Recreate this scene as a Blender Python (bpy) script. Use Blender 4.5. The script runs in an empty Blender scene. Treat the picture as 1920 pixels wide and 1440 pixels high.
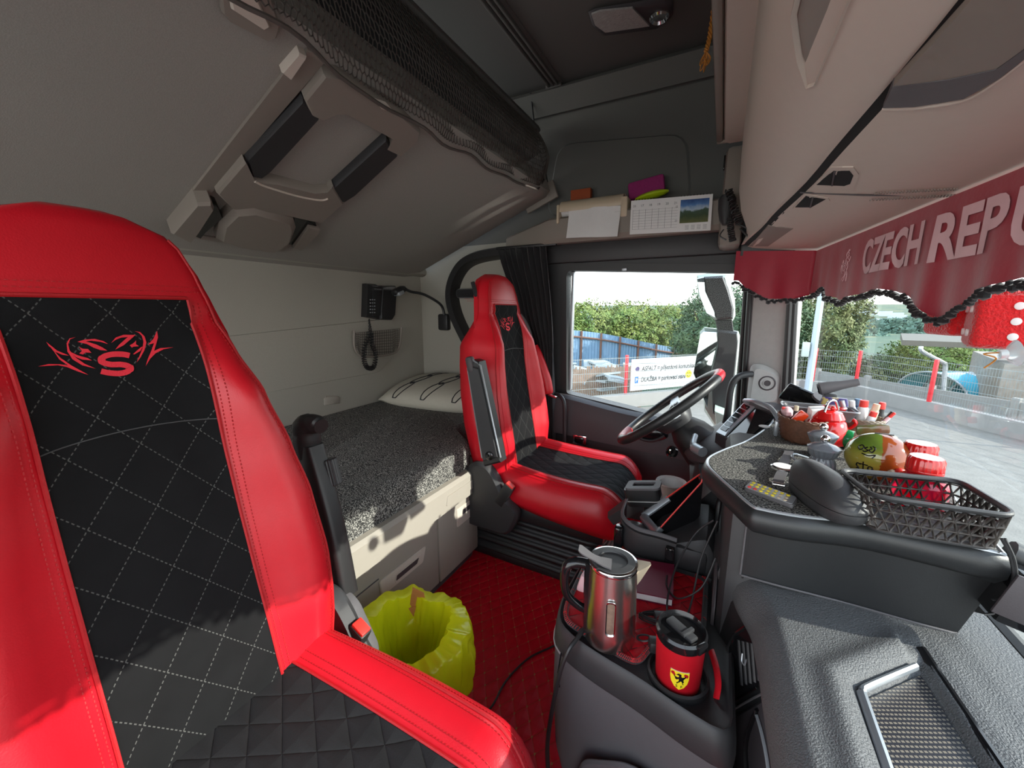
import bpy, bmesh, math, random
from mathutils import Vector, Matrix, noise
R = math.radians
V = Vector
random.seed(7)
scene = bpy.context.scene
COL = scene.collection

# ------------------------------------------------------------------ camera
F_PX = 740.0; PITCH = math.atan(140/740.0); YAW = R(27.7)
EYE = V((0, 0, 1.05))
FWD = V((-math.sin(YAW)*math.cos(PITCH), math.cos(YAW)*math.cos(PITCH), -math.sin(PITCH)))
RIGHT = V((math.cos(YAW), math.sin(YAW), 0)); UP = RIGHT.cross(FWD)
cam_d = bpy.data.cameras.new('camera'); cam = bpy.data.objects.new('camera', cam_d); COL.objects.link(cam)
cam_d.sensor_fit = 'HORIZONTAL'; cam_d.sensor_width = 36.0; cam_d.lens = F_PX*36.0/1920.0
cam_d.clip_start = 0.02; cam_d.clip_end = 3000
cam.matrix_world = Matrix.Translation(EYE) @ Matrix((RIGHT, UP, -FWD)).transposed().to_4x4()
scene.camera = cam
# ------------------------------------------------------------------ sky, sun, exposure
world = bpy.data.worlds.new('sky'); scene.world = world; world.use_nodes = True
wn = world.node_tree; wn.nodes.clear()
wo = wn.nodes.new('ShaderNodeOutputWorld'); wb = wn.nodes.new('ShaderNodeBackground')
wr = wn.nodes.new('ShaderNodeValToRGB'); wm = wn.nodes.new('ShaderNodeMapRange')
wt = wn.nodes.new('ShaderNodeTexCoord'); wx = wn.nodes.new('ShaderNodeSeparateXYZ')
wn.links.new(wt.outputs['Generated'], wx.inputs[0]); wn.links.new(wx.outputs['Z'], wm.inputs[0])
wm.inputs[1].default_value = -0.05; wm.inputs[2].default_value = 0.8
wr.color_ramp.elements[0].color = (0.98, 0.97, 0.93, 1); wr.color_ramp.elements[1].color = (0.62, 0.78, 1.0, 1)
e_ = wr.color_ramp.elements.new(0.3); e_.color = (0.90, 0.95, 1.0, 1)
wn.links.new(wm.outputs[0], wr.inputs[0]); wn.links.new(wr.outputs[0], wb.inputs[0]); wn.links.new(wb.outputs[0], wo.inputs[0])
wb.inputs[1].default_value = 2.5
sun_d = bpy.data.lights.new('sun', 'SUN'); sun = bpy.data.objects.new('sun', sun_d); COL.objects.link(sun)
SUN_DIR = V((0.86, 0.10, 0.42)).normalized()          # towards the sun
sun.rotation_euler = SUN_DIR.to_track_quat('Z', 'Y').to_euler()
sun_d.energy = 4.8; sun_d.angle = R(0.6); sun_d.color = (1.0, 0.96, 0.88)
vs = scene.view_settings
vs.view_transform = 'Standard'; vs.look = 'None'; vs.gamma = 1.0; vs.use_curve_mapping = False
vs.exposure = 0.60

# ------------------------------------------------------------------ point helpers
def ray(px, py):
    return FWD*F_PX + RIGHT*(px-960) + UP*(720-py)
def hit(px, py, p0, n):
    d = ray(px, py); return EYE + d*((V(p0)-EYE).dot(V(n))/d.dot(V(n)))
def at(px, py, axis, val):
    n = V((axis == 'x', axis == 'y', axis == 'z')); return hit(px, py, n*val, n)

# ------------------------------------------------------------------ materials
def nodes(name):
    m = bpy.data.materials.new(name); m.use_nodes = True; t = m.node_tree
    return m, t, t.nodes['Principled BSDF']
def N(t, kind, **kw):
    n = t.nodes.new('ShaderNode'+kind)
    for k, v in kw.items(): setattr(n, k, v)
    return n
def math_(t, op, a, b=None, c=None):
    n = N(t, 'Math', operation=op)
    for i, v in enumerate((a, b, c)):
        if v is None: continue
        if isinstance(v, (int, float)): n.inputs[i].default_value = v
        else: t.links.new(v, n.inputs[i])
    return n.outputs[0]
def mat(name, col, rough=0.5, metal=0.0, var=0.08, scale=60, bump=0.15, bscale=None, bdist=0.001, coat=0, alpha=None, trans=0, sheen=0, spec=None, emit=None, col2=None, c2scale=8, c2lo=.45, c2hi=.6):
    m, t, p = nodes(name); L = t.links.new
    tc = N(t, 'TexCoord').outputs['Object']
    n = N(t, 'TexNoise'); n.inputs['Scale'].default_value = scale; n.inputs['Detail'].default_value = 3
    L(tc, n.inputs['Vector'])
    mx = N(t, 'Mix', data_type='RGBA')
    mx.inputs[6].default_value = (*[c*(1-var) for c in col], 1); mx.inputs[7].default_value = (*[min(1, c*(1+var)) for c in col], 1)
    L(n.outputs['Fac'], mx.inputs[0]); out = mx.outputs[2]
    if col2:
        n2 = N(t, 'TexNoise'); n2.inputs['Scale'].default_value = c2scale; n2.inputs['Detail'].default_value = 6; L(tc, n2.inputs['Vector'])
        rg = N(t, 'MapRange'); rg.inputs[1].default_value = c2lo; rg.inputs[2].default_value = c2hi; L(n2.outputs['Fac'], rg.inputs[0])
        m2 = N(t, 'Mix', data_type='RGBA'); L(rg.outputs[0], m2.inputs[0]); L(out, m2.inputs[6]); m2.inputs[7].default_value = (*col2, 1); out = m2.outputs[2]
    L(out, p.inputs['Base Color'])
    p.inputs['Roughness'].default_value = rough; p.inputs['Metallic'].default_value = metal
    if bump:
        nb = N(t, 'TexNoise'); nb.inputs['Scale'].default_value = bscale or scale*4; nb.inputs['Detail'].default_value = 2; L(tc, nb.inputs['Vector'])
        b = N(t, 'Bump'); b.inputs['Strength'].default_value = bump; b.inputs['Distance'].default_value = bdist
        L(nb.outputs['Fac'], b.inputs['Height']); L(b.outputs[0], p.inputs['Normal'])
    if coat: p.inputs['Coat Weight'].default_value = coat
    if trans: p.inputs['Transmission Weight'].default_value = trans
    if sheen: p.inputs['Sheen Weight'].default_value = sheen
    if spec is not None: p.inputs['Specular IOR Level'].default_value = spec
    if alpha is not None: p.inputs['Alpha'].default_value = alpha
    if emit: p.inputs['Emission Color'].default_value = (*emit[0], 1); p.inputs['Emission Strength'].default_value = emit[1]
    return m
def quilt(name, base, thread, ax, su, sv, rough=0.8, line=0.03, dots=10, relief=0.004, plain_above=None, knots=False, var=0.3):
    """diamond stitched cloth: lines where u/su +- v/sv is whole, thread drawn as dashes"""
    m, t, p = nodes(name); L = t.links.new
    tc = N(t, 'TexCoord').outputs['Object']; sp = N(t, 'SeparateXYZ'); L(tc, sp.inputs[0])
    u = sp.outputs[ax[0]]; v = sp.outputs[ax[1]]
    a0 = math_(t, 'MULTIPLY', u, 1/su); b0 = math_(t, 'MULTIPLY', v, 1/sv)
    a = math_(t, 'ADD', a0, b0); b = math_(t, 'SUBTRACT', a0, b0)
    def dist(x):                                  # distance to nearest whole number
        return math_(t, 'ABSOLUTE', math_(t, 'SUBTRACT', math_(t, 'FRACT', math_(t, 'ADD', x, 100.5)), 0.5))
    da, db = dist(a), dist(b)
    la = math_(t, 'LESS_THAN', da, line); lb = math_(t, 'LESS_THAN', db, line)
    if knots:
        k = math_(t, 'MULTIPLY', math_(t, 'LESS_THAN', da, line*3), math_(t, 'LESS_THAN', db, line*3))
        msk = math_(t, 'MAXIMUM', k, math_(t, 'MULTIPLY', math_(t, 'MAXIMUM', math_(t, 'LESS_THAN', da, line*.6), math_(t, 'LESS_THAN', db, line*.6)), 0.45))
    else:
        ga = math_(t, 'LESS_THAN', math_(t, 'FRACT', math_(t, 'MULTIPLY', math_(t, 'ADD', b, 100), dots)), .55)
        gb = math_(t, 'LESS_THAN', math_(t, 'FRACT', math_(t, 'MULTIPLY', math_(t, 'ADD', a, 100), dots)), .55)
        msk = math_(t, 'MAXIMUM', math_(t, 'MULTIPLY', la, ga), math_(t, 'MULTIPLY', lb, gb))
    n = N(t, 'TexNoise'); n.inputs['Scale'].default_value = 25; n.inputs['Detail'].default_value = 5; L(tc, n.inputs['Vector'])
    mb = N(t, 'Mix', data_type='RGBA'); L(n.outputs['Fac'], mb.inputs[0])
    mb.inputs[6].default_value = (*[c*(1-var) for c in base], 1); mb.inputs[7].default_value = (*[c*(1+var) for c in base], 1)
    mx = N(t, 'Mix', data_type='RGBA'); L(msk, mx.inputs[0]); L(mb.outputs[2], mx.inputs[6]); mx.inputs[7].default_value = (*thread, 1)
    L(mx.outputs[2], p.inputs['Base Color']); p.inputs['Roughness'].default_value = rough; p.inputs['Specular IOR Level'].default_value = .2
    mn = math_(t, 'MINIMUM', da, db)
    h = math_(t, 'POWER', math_(t, 'MULTIPLY', mn, 2), .45)
    nf = N(t, 'TexNoise'); nf.inputs['Scale'].default_value = 700; L(tc, nf.inputs['Vector'])
    h2 = math_(t, 'ADD', h, math_(t, 'MULTIPLY', nf.outputs['Fac'], .12))
    bp = N(t, 'Bump'); bp.inputs['Strength'].default_value = 0.8; bp.inputs['Distance'].default_value = relief
    L(h2, bp.inputs['Height']); L(bp.outputs[0], p.inputs['Normal'])
    return m
def speckle(name, dark, light, scale=350, lo=.52, hi=.6, rough=.95, bump=.5):
    m, t, p = nodes(name); L = t.links.new
    tc = N(t, 'TexCoord').outputs['Object']; n = N(t, 'TexNoise'); n.inputs['Scale'].default_value = scale; n.inputs['Detail'].default_value = 1
    L(tc, n.inputs['Vector']); r = N(t, 'ValToRGB'); r.color_ramp.elements[0].position = lo; r.color_ramp.elements[1].position = hi
    r.color_ramp.elements[0].color = (*dark, 1); r.color_ramp.elements[1].color = (*light, 1)
    L(n.outputs['Fac'], r.inputs[0]); L(r.outputs[0], p.inputs['Base Color']); p.inputs['Roughness'].default_value = rough
    b = N(t, 'Bump'); b.inputs['Strength'].default_value = bump; b.inputs['Distance'].default_value = .001; L(n.outputs['Fac'], b.inputs['Height']); L(b.outputs[0], p.inputs['Normal'])
    return m
def glassm(name, tint=(1, 1, 1), gloss=.05, rough=.0):
    m, t, p = nodes(name); L = t.links.new; t.nodes.remove(p); o = t.nodes['Material Output']
    tr = N(t, 'BsdfTransparent'); tr.inputs[0].default_value = (*tint, 1); gl = N(t, 'BsdfGlossy'); gl.inputs['Roughness'].default_value = rough
    fr = N(t, 'Fresnel'); fr.inputs[0].default_value = 1.45
    k = math_(t, 'MINIMUM', math_(t, 'MULTIPLY', fr.outputs[0], gloss*10), .10)
    mx = N(t, 'MixShader'); L(k, mx.inputs[0]); L(tr.outputs[0], mx.inputs[1]); L(gl.outputs[0], mx.inputs[2]); L(mx.outputs[0], o.inputs[0])
    return m

M = {}
M['red'] = mat('red_leather', (.57, .007, .017), .38, bump=.35, bscale=420, bdist=.0006, var=.05)
M['red_seam'] = mat('red_thread', (.42, .004, .008), .6, bump=.5, bscale=900)
M['quilt_back'] = quilt('black_quilted_suede', (.0075, .0075, .008), (.085, .085, .08), ('Y', 'Z'), .075, .095, rough=.95, line=.012, dots=9, relief=.0015)
M['quilt_cush'] = quilt('black_quilted_cushion', (.013, .013, .014), (.008, .008, .008), ('Y', 'X'), .055, .085, line=.02, dots=1, relief=.006)
M['floor'] = quilt('red_quilted_vinyl', (.55, .004, .018), (.42, .20, .07), ('X', 'Y'), .044, .064, rough=.45, line=.022, knots=True, relief=.004, var=.1)
M['mat_red'] = quilt('red_quilted_mat', (.42, .006, .014), (.05, .01, .01), ('X', 'Y'), .05, .05, rough=.5, line=.02, dots=1, relief=.004, var=.1)
M['headliner'] = mat('grey_woven_headliner', (.30, .285, .255), .95, var=.18, scale=420, bump=.5, bscale=420, bdist=.0008)
M['wall'] = mat('grey_felt_wall', (.36, .345, .295), .95, var=.1, scale=300, bump=.3, bscale=500)
M['ceil'] = mat('dark_grey_roof_lining', (.115, .108, .10), .95, var=.1, scale=300, bump=.3)
M['sidewall'] = mat('charcoal_side_lining', (.12, .118, .108), .95, var=.1, scale=300, bump=.3)
M['beige'] = mat('warm_grey_plastic', (.58, .51, .44), .6, var=.03, bump=.2, bscale=900, bdist=.0004)
M['ladder'] = mat('taupe_plastic', (.24, .21, .18), .55, var=.03, bump=.15, bscale=900, bdist=.0004)
M['locker'] = mat('sand_grey_plastic', (.34, .31, .265), .55, var=.03, bump=.2, bscale=900, bdist=.0004)
M['blk'] = mat('black_plastic', (.016, .016, .017), .45, var=.1, bump=.2, bscale=700, bdist=.0004)
M['blk2'] = mat('charcoal_plastic', (.03, .03, .032), .5, var=.1, bump=.25, bscale=600, bdist=.0005)
M['gloss'] = mat('gloss_black_plastic', (.008, .008, .009), .12, var=0, bump=0)
M['dash'] = mat('grained_charcoal_dash', (.095, .097, .10), .55, var=.35, scale=420, bump=1.0, bscale=480, bdist=.002)
M['plum'] = mat('plum_grey_plastic', (.055, .046, .05), .55, var=.05, bump=.2, bscale=700)
M['slate'] = mat('grey_console_plastic', (.095, .09, .095), .55, var=.05, bump=.2, bscale=800)
M['pillar'] = mat('grey_pillar_plastic', (.37, .365, .355), .7, var=.08, bump=.3, bscale=500)
M['cloth'] = mat('black_cloth', (.010, .010, .012), .9, sheen=.2, var=.1)
M['leatherette'] = mat('black_leatherette', (.016, .017, .018), .42, var=.1, bump=.3, bscale=500, bdist=.0004)
M['carpet'] = speckle('charcoal_carpet', (.010, .010, .010), (.26, .25, .225), scale=300, lo=.42, hi=.70)
M['mattress'] = speckle('speckled_mattress_fabric', (.020, .020, .020), (.36, .35, .32), scale=300, lo=.46, hi=.66)
M['steel'] = mat('brushed_steel', (.62, .60, .57), .27, metal=1, var=.05, bump=.1, bscale=200)
M['chrome'] = mat('chrome', (.75, .75, .76), .12, metal=1, var=0, bump=0)
M['silver'] = mat('satin_silver', (.42, .45, .48), .35, metal=.6, var=.03, bump=0)
M['white'] = mat('white_paper', (.78, .77, .76), .85, var=.03, bump=.2)
M['offwhite'] = mat('cream_plastic', (.55, .45, .32), .45, var=.03, bump=0)
M['net'] = mat('taupe_net_cord', (.10, .085, .075), .9, var=.2)
M['yellowbag'] = mat('yellow_bin_liner', (.92, .97, .02), .25, var=.05, bump=.5, bscale=45, bdist=.004)
_t = M['yellowbag'].node_tree; _tr = N(_t, 'BsdfTranslucent'); _tr.inputs[0].default_value = (.95, 1.0, .05, 1); _mx = N(_t, 'MixShader'); _mx.inputs[0].default_value = .45
_t.links.new(_t.nodes['Principled BSDF'].outputs[0], _mx.inputs[1]); _t.links.new(_tr.outputs[0], _mx.inputs[2]); _t.links.new(_mx.outputs[0], _t.nodes['Material Output'].inputs[0])
M['banner'] = mat('crimson_satin', (.36, .008, .03), .55, sheen=.3, var=.08, bump=.3, bscale=60, bdist=.002)
M['pink'] = mat('pale_pink_print', (.80, .52, .55), .6, var=.05, bump=.1)
M['reddark'] = mat('red_metal_mug', (.45, .006, .014), .4, var=.05, bump=.1)
M['redbuckle'] = mat('red_button', (.75, .04, .03), .4, var=.0, bump=0)
M['yellow'] = mat('yellow_badge', (.85, .68, .02), .4, var=.02, bump=0)
M['fur'] = mat('red_fur', (.62, .003, .006), .9, sheen=.5, var=.35, scale=180, bump=1, bscale=260, bdist=.004)
M['greypot'] = mat('grey_glazed_ceramic', (.17, .185, .205), .2, var=.05, bump=0, coat=.5)
M['redglass'] = mat('red_clear_plastic', (.8, .01, .06), .12, var=.0, bump=0, trans=.6)
M['redcap'] = mat('red_gloss_cap', (.55, .01, .01), .18, var=.0, bump=0, coat=.5)
M['asphalt'] = mat('grey_asphalt', (.17, .16, .142), .9, var=.25, scale=6, bump=.5, bscale=40, bdist=.02)
M['concrete'] = mat('pale_concrete', (.24, .235, .225), .9, var=.1, scale=5, bump=.3)
M['wire'] = mat('galvanised_wire', (.22, .25, .25), .5, metal=.3, var=.05, bump=0)
M['postred'] = mat('red_fence_post', (.62, .02, .03), .5, var=.05, bump=0)
M['bluewall'] = mat('blue_sheet_metal', (.14, .24, .36), .6, var=.15, scale=3, bump=0)
M['rust'] = mat('rusty_steel', (.14, .07, .05), .8, var=.2)
M['bark'] = mat('bark', (.12, .09, .06), .9, var=.3, scale=20)
M['glass'] = glassm('window_glass', (.97, .99, .98), .012)
M['gap_black'] = mat('gap_shade_black', (.006, .006, .006), .95, var=0, bump=0)  # near-black colour for the shade inside the console gap and vent holes
M['mirror'] = mat('mirror_glass', (.5, .55, .55), .03, metal=1, var=0, bump=0)
M['paleplastic'] = mat('pale_green_grey_paint', (.42, .50, .45), .35, var=.02, bump=0)
def leafmat(name, c1, c2):
    return mat(name, c1, .7, var=.35, scale=3, bump=0, col2=c2, c2scale=1.2, c2lo=.4, c2hi=.62)
M['leaf1'] = leafmat('yellow_green_leaves', (.085, .15, .022), (.20, .23, .05))
M['leaf2'] = leafmat('dark_green_leaves', (.03, .075, .03), (.07, .12, .045))
M['leaf3'] = leafmat('olive_leaves', (.08, .12, .035), (.19, .20, .07))

# ------------------------------------------------------------------ object helpers
ROOTM = {}
def tag(o, label=None, cat=None, group=None, kind=None):
    if label: o['label'] = label
    if cat: o['category'] = cat
    if group: o['group'] = group
    if kind: o['kind'] = kind
    return o
def thing(name, label, cat, loc=(0, 0, 0), rot=None, group=None):
    o = bpy.data.objects.new(name, None); COL.objects.link(o); o.empty_display_size = .05
    Mx = Matrix.Translation(V(loc))
    if rot is not None: Mx = Mx @ (rot if isinstance(rot, Matrix) else Matrix.Rotation(rot, 4, 'Z'))
    o.matrix_world = Mx; o.matrix_basis = Mx; ROOTM[o.name] = Mx
    return tag(o, label, cat, group)
class G:
    def __init__(s): s.v = []; s.f = []; s.mi = []; s.T = Matrix.Identity(4); s.cur = 0
    def add(s, vs, fs, T=None):
        k = len(s.v); X = s.T @ T if T is not None else s.T
        s.v += [X @ V(p) for p in vs]; s.f += [[i+k for i in f] for f in fs]; s.mi += [s.cur]*len(fs); return s
    def box(s, c, d, rot=None, bev=0.0, seg=2):
        bm = bmesh.new(); bmesh.ops.create_cube(bm, size=1)
        for v in bm.verts: v.co = V((v.co.x*d[0], v.co.y*d[1], v.co.z*d[2]))
        if bev: bmesh.ops.bevel(bm, geom=list(bm.edges), offset=min(bev, min(d)*.49), segments=seg, profile=.5, affect='EDGES')
        T = Matrix.Translation(V(c))
        if rot is not None: T = T @ rot
        bm.verts.index_update(); s.add([v.co.copy() for v in bm.verts], [[v.index for v in f.verts] for f in bm.faces], T); bm.free(); return s
    def tube(s, pts, r, n=8, closed=False, flat=1.0):
        pts = [V(p) for p in pts]; m = len(pts); rs = r if isinstance(r, (list, tuple)) else [r]*m
        vs = []; fs = []; nrm = None
        for i, p in enumerate(pts):
            if closed: t = pts[(i+1) % m]-pts[i-1]
            else: t = pts[min(i+1, m-1)]-pts[max(i-1, 0)]
            t = t.normalized() if t.length > 1e-9 else V((0, 0, 1))
            if nrm is None: nrm = t.orthogonal().normalized()
            nrm = (nrm-t*nrm.dot(t)); nrm = nrm.normalized() if nrm.length > 1e-6 else t.orthogonal().normalized()
            b = t.cross(nrm)
            for k in range(n):
                a = 2*math.pi*k/n; vs.append(p+nrm*(math.cos(a)*rs[i])+b*(math.sin(a)*rs[i]*flat))
        for i in range(m if closed else m-1):
            j = (i+1) % m
            for k in range(n): fs.append([i*n+k, i*n+(k+1) % n, j*n+(k+1) % n, j*n+k])
        if not closed: fs.append(list(range(n))[::-1]); fs.append([(m-1)*n+k for k in range(n)])
        return s.add(vs, fs)
    def lathe(s, prof, n=32, T=None, wob=None, caps=True):
        vs = []; fs = []; m = len(prof)
        for i, (r, z) in enumerate(prof):
            for k in range(n):
                a = 2*math.pi*k/n; rr = r*(wob(a, z) if wob else 1); vs.append((rr*math.cos(a), rr*math.sin(a), z))
        for i in range(m-1):
            for k in range(n): fs.append([i*n+k, i*n+(k+1) % n, (i+1)*n+(k+1) % n, (i+1)*n+k])
        if caps:
            if prof[0][0] > 1e-5: fs.append(list(range(n))[::-1])
            if prof[-1][0] > 1e-5: fs.append([(m-1)*n+k for k in range(n)])
        return s.add(vs, fs, T)
    def ball(s, c, r, n=16, sc=(1, 1, 1), rot=None):
        prof = [(max(1e-6, math.sin(math.pi*i/(n//2)))*r, -math.cos(math.pi*i/(n//2))*r) for i in range(n//2+1)]
        T = Matrix.Translation(V(c)) @ (rot if rot is not None else Matrix.Identity(4)) @ Matrix.Diagonal((*sc, 1)); return s.lathe(prof, n, T, caps=False)
    def prism(s, poly, o, u, v, th, inset=0.0, n=None):
        """polygon in plane (o,u,v), extruded by th along n (default u x v); inset>0 gives a chamfered front"""
        o, u, v = V(o), V(u), V(v); n = V(n) if n is not None else u.cross(v).normalized(); m = len(poly)
        P = [o+u*a+v*b for a, b in poly]; c = sum(P, V())/m
        vs = list(P); layers = [0]
        if inset:
            vs += [p+n*(th-inset) for p in P]; vs += [p+(c-p).normalized()*min(inset, (c-p).length*.5)+n*th for p in P]; k = 3
        else: vs += [p+n*th for p in P]; k = 2
        fs = [list(range(m))[::-1], [(k-1)*m+i for i in range(m)]]
        for l in range(k-1):
            for i in range(m): j = (i+1) % m; fs.append([l*m+i, l*m+j, (l+1)*m+j, (l+1)*m+i])
        return s.add(vs, fs)
    def loft(s, rings, closed=True, caps=True):
        n = len(rings[0]); vs = [p for r in rings for p in r]; fs = []
        for i in range(len(rings)-1):
            for k in range(n if closed else n-1): fs.append([i*n+k, i*n+(k+1) % n, (i+1)*n+(k+1) % n, (i+1)*n+k])
        if caps and closed: fs.append(list(range(n))[::-1]); fs.append([(len(rings)-1)*n+k for k in range(n)])
        return s.add(vs, fs)
    def sheet(s, rows, th=0.0, nrm=None):
        """grid of points; th gives it real thickness along nrm"""
        n = len(rows[0]); m = len(rows)
        vs = [V(p) for r in rows for p in r]; fs = [[i*n+k, i*n+k+1, (i+1)*n+k+1, (i+1)*n+k] for i in range(m-1) for k in range(n-1)]
        if th:
            b = len(vs); d = V(nrm)*th; vs += [p+d for p in vs[:b]]; fs += [[x+b for x in f][::-1] for f in fs[:]]
            ed = [i for i in range(n)] + [i*n+n-1 for i in range(1, m)] + [(m-1)*n+k for k in range(n-2, -1, -1)] + [i*n for i in range(m-2, 0, -1)]
            for a, c in zip(ed, ed[1:]+ed[:1]): fs.append([a, a+b, c+b, c][::-1])
        return s.add(vs, fs)
    def build(s, name, mats, parent=None, world=True, smooth=True, ang=38, mods=None):
        """verts are given in world space (world=True) and stored relative to the root of the thing"""
        vs = s.v
        if parent is not None:
            rm = ROOTM[parent.name]
            if world: inv = rm.inverted(); vs = [inv @ p for p in vs]
        me = bpy.data.meshes.new(name); me.from_pydata([tuple(p) for p in vs], [], s.f)
        if not isinstance(mats, (list, tuple)): mats = [mats]
        for x in mats: me.materials.append(M[x] if isinstance(x, str) else x)
        me.validate()
        if len(mats) > 1 and len(me.polygons) == len(s.mi): me.polygons.foreach_set('material_index', s.mi)
        bm = bmesh.new(); bm.from_mesh(me); bmesh.ops.remove_doubles(bm, verts=bm.verts, dist=1e-6); bmesh.ops.recalc_face_normals(bm, faces=bm.faces)
        if smooth:
            for f in bm.faces: f.smooth = True
            for e in bm.edges:
                if len(e.link_faces) == 2 and e.calc_face_angle(0) > R(ang): e.smooth = False
        bm.to_mesh(me); bm.free()
        o = bpy.data.objects.new(name, me); COL.objects.link(o)
        if parent is not None:
            o.parent = parent; ROOTM[o.name] = ROOTM[parent.name]
        for md in (mods or []):
            x = o.modifiers.new(md[0], md[0])
            for k, v in md[1].items(): setattr(x, k, v)
        return o
def struct(o): o['kind'] = 'structure'; return o
def copy_tree(root, loc=None, rot=None, label=None):
    c = root.copy(); COL.objects.link(c)
    if loc is not None: c.location = loc
    if rot is not None: c.rotation_euler = rot
    if label: c['label'] = label
    def rec(a, b):
        for ch in list(a.children):
            if ch == b: continue
            d = ch.copy(); COL.objects.link(d); d.parent = b; rec(ch, d)
    rec(root, c); return c
def text_geo(s, size, shear=0.0, bold=0.0, extr=0.0, align='LEFT', sx=1.0):
    cu = bpy.data.curves.new('t', 'FONT'); cu.body = s; cu.size = size; cu.shear = shear; cu.offset = bold; cu.extrude = extr; cu.align_x = align; cu.resolution_u = 4
    o = bpy.data.objects.new('t', cu); COL.objects.link(o)
    bpy.context.view_layer.update()
    me = bpy.data.meshes.new_from_object(o.evaluated_get(bpy.context.evaluated_depsgraph_get()))
    vs = [V((v.co.x*sx, v.co.y, v.co.z)) for v in me.vertices]; fs = [list(p.vertices) for p in me.polygons]
    bpy.data.objects.remove(o); bpy.data.curves.remove(cu); bpy.data.meshes.remove(me); return vs, fs
def put_text(g, s, size, o, u, v, **kw):
    vs, fs = text_geo(s, size, **kw); o, u, v = V(o), V(u), V(v); n = u.cross(v).normalized()
    g.add([o+u*p.x+v*p.y+n*p.z for p in vs], fs)
def smooth_path(pts, k=6, closed=False):
    pts = [V(p) for p in pts]; out = []; m = len(pts)
    rng = range(m if closed else m-1)
    for i in rng:
        if closed: p0, p1, p2, p3 = pts[i-1], pts[i], pts[(i+1) % m], pts[(i+2) % m]
        else: p0, p1, p2, p3 = pts[max(i-1, 0)], pts[i], pts[i+1], pts[min(i+2, m-1)]
        for j in range(k):
            t = j/k; out.append(.5*((2*p1)+(p2-p0)*t+(2*p0-5*p1+4*p2-p3)*t*t+(3*p1-p0-3*p2+p3)*t*t*t))
    if not closed: out.append(pts[-1])
    return out
def lerp_tab(tab, x):
    if x <= tab[0][0]: return tab[0][1]
    for (a, va), (b, vb) in zip(tab, tab[1:]):
        if x <= b:
            t = (x-a)/(b-a); t = t*t*(3-2*t)*.5+t*.5; return va+(vb-va)*t
    return tab[-1][1]
# ================================================================== CAB SHELL
X, Y, Z = V((1, 0, 0)), V((0, 1, 0)), V((0, 0, 1))
def ring_frame(g, outer, inner, o, u, v, n, th):
    o, u, v, n = V(o), V(u), V(v), V(n); m = len(outer)
    A = [o+u*a+v*b for a, b in outer]; B = [o+u*a+v*b for a, b in inner]
    vs = A+B+[p+n*th for p in A]+[p+n*th for p in B]; fs = []
    for i in range(m):
        j = (i+1) % m
        fs += [[i, j, m+j, m+i], [2*m+i, 3*m+i, 3*m+j, 2*m+j], [i, 2*m+i, 2*m+j, j], [m+i, m+j, 3*m+j, 3*m+i]]
    g.add(vs, fs)
def round_poly(poly, r, k=4):
    out = []; m = len(poly)
    for i in range(m):
        p0, p, p1 = V((*poly[i-1], 0)), V((*poly[i], 0)), V((*poly[(i+1) % m], 0))
        rr = r[i] if isinstance(r, (list, tuple)) else r
        a = p+(p0-p).normalized()*min(rr, (p0-p).length*.45); b = p+(p1-p).normalized()*min(rr, (p1-p).length*.45)
        for j in range(k+1):
            t = j/k; q = a*(1-t)**2+p*2*t*(1-t)+b*t*t; out.append((q.x, q.y))
    return out

# floor
g = G(); g.box((-.55, .95, -.02), (2.4, 2.5, .04)); struct(g.build('floor', 'floor'))
# rear wall
g = G(); g.box((-1.73, .9, .66), (.06, 2.6, 1.32)); struct(g.build('wall_rear', 'wall'))
g = G(); g.prism(round_poly([(0, 0), (.9, 0), (1.02, .10), (1.02, .30), (0, .24)], .04), (-1.70, .72, .70), Y, Z, .008, inset=.006); struct(g.build('trim_rear_panel', 'wall'))
# side wall behind the driver's door, with the black pillar loop
g = G(); g.box((-1.35, 2.03, .70), (.80, .06, 1.42)); struct(g.build('wall_left', 'wall'))
g = G(); g.box((-.75, 2.05, 1.75), (2.0, .06, .80)); struct(g.build('wall_left_upper', 'sidewall'))
g = G(); g.prism(round_poly([(-.86, 1.52), (-.16, 1.50), (-.20, 1.80), (-.80, 1.86)], .08), (0, 2.022, 0), X, Z, .012, inset=.01, n=(0, -1, 0)); struct(g.build('trim_recess', 'sidewall'))
# roof lining and the rail in it
g = G(); g.box((-.75, .85, 2.13), (2.0, 2.5, .06)); struct(g.build('ceiling', 'ceil'))
g = G()
for dx in (-.022, 0, .022): g.box((-.80+dx, .95, 2.092), (.010, 2.0, .018), bev=.002)
g.box((-.80, 1.955, 2.09), (.08, .03, .022), bev=.004); g.box((-.80, .95, 2.099), (.085, 2.0, .006)); struct(g.build('trim_roof_rail', 'ceil'))
g = G(); g.box((-.75, 2.0, 2.06), (2.0, .10, .10), Matrix.Rotation(R(40), 4, 'X')); struct(g.build('trim_cove', 'sidewall'))

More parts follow.
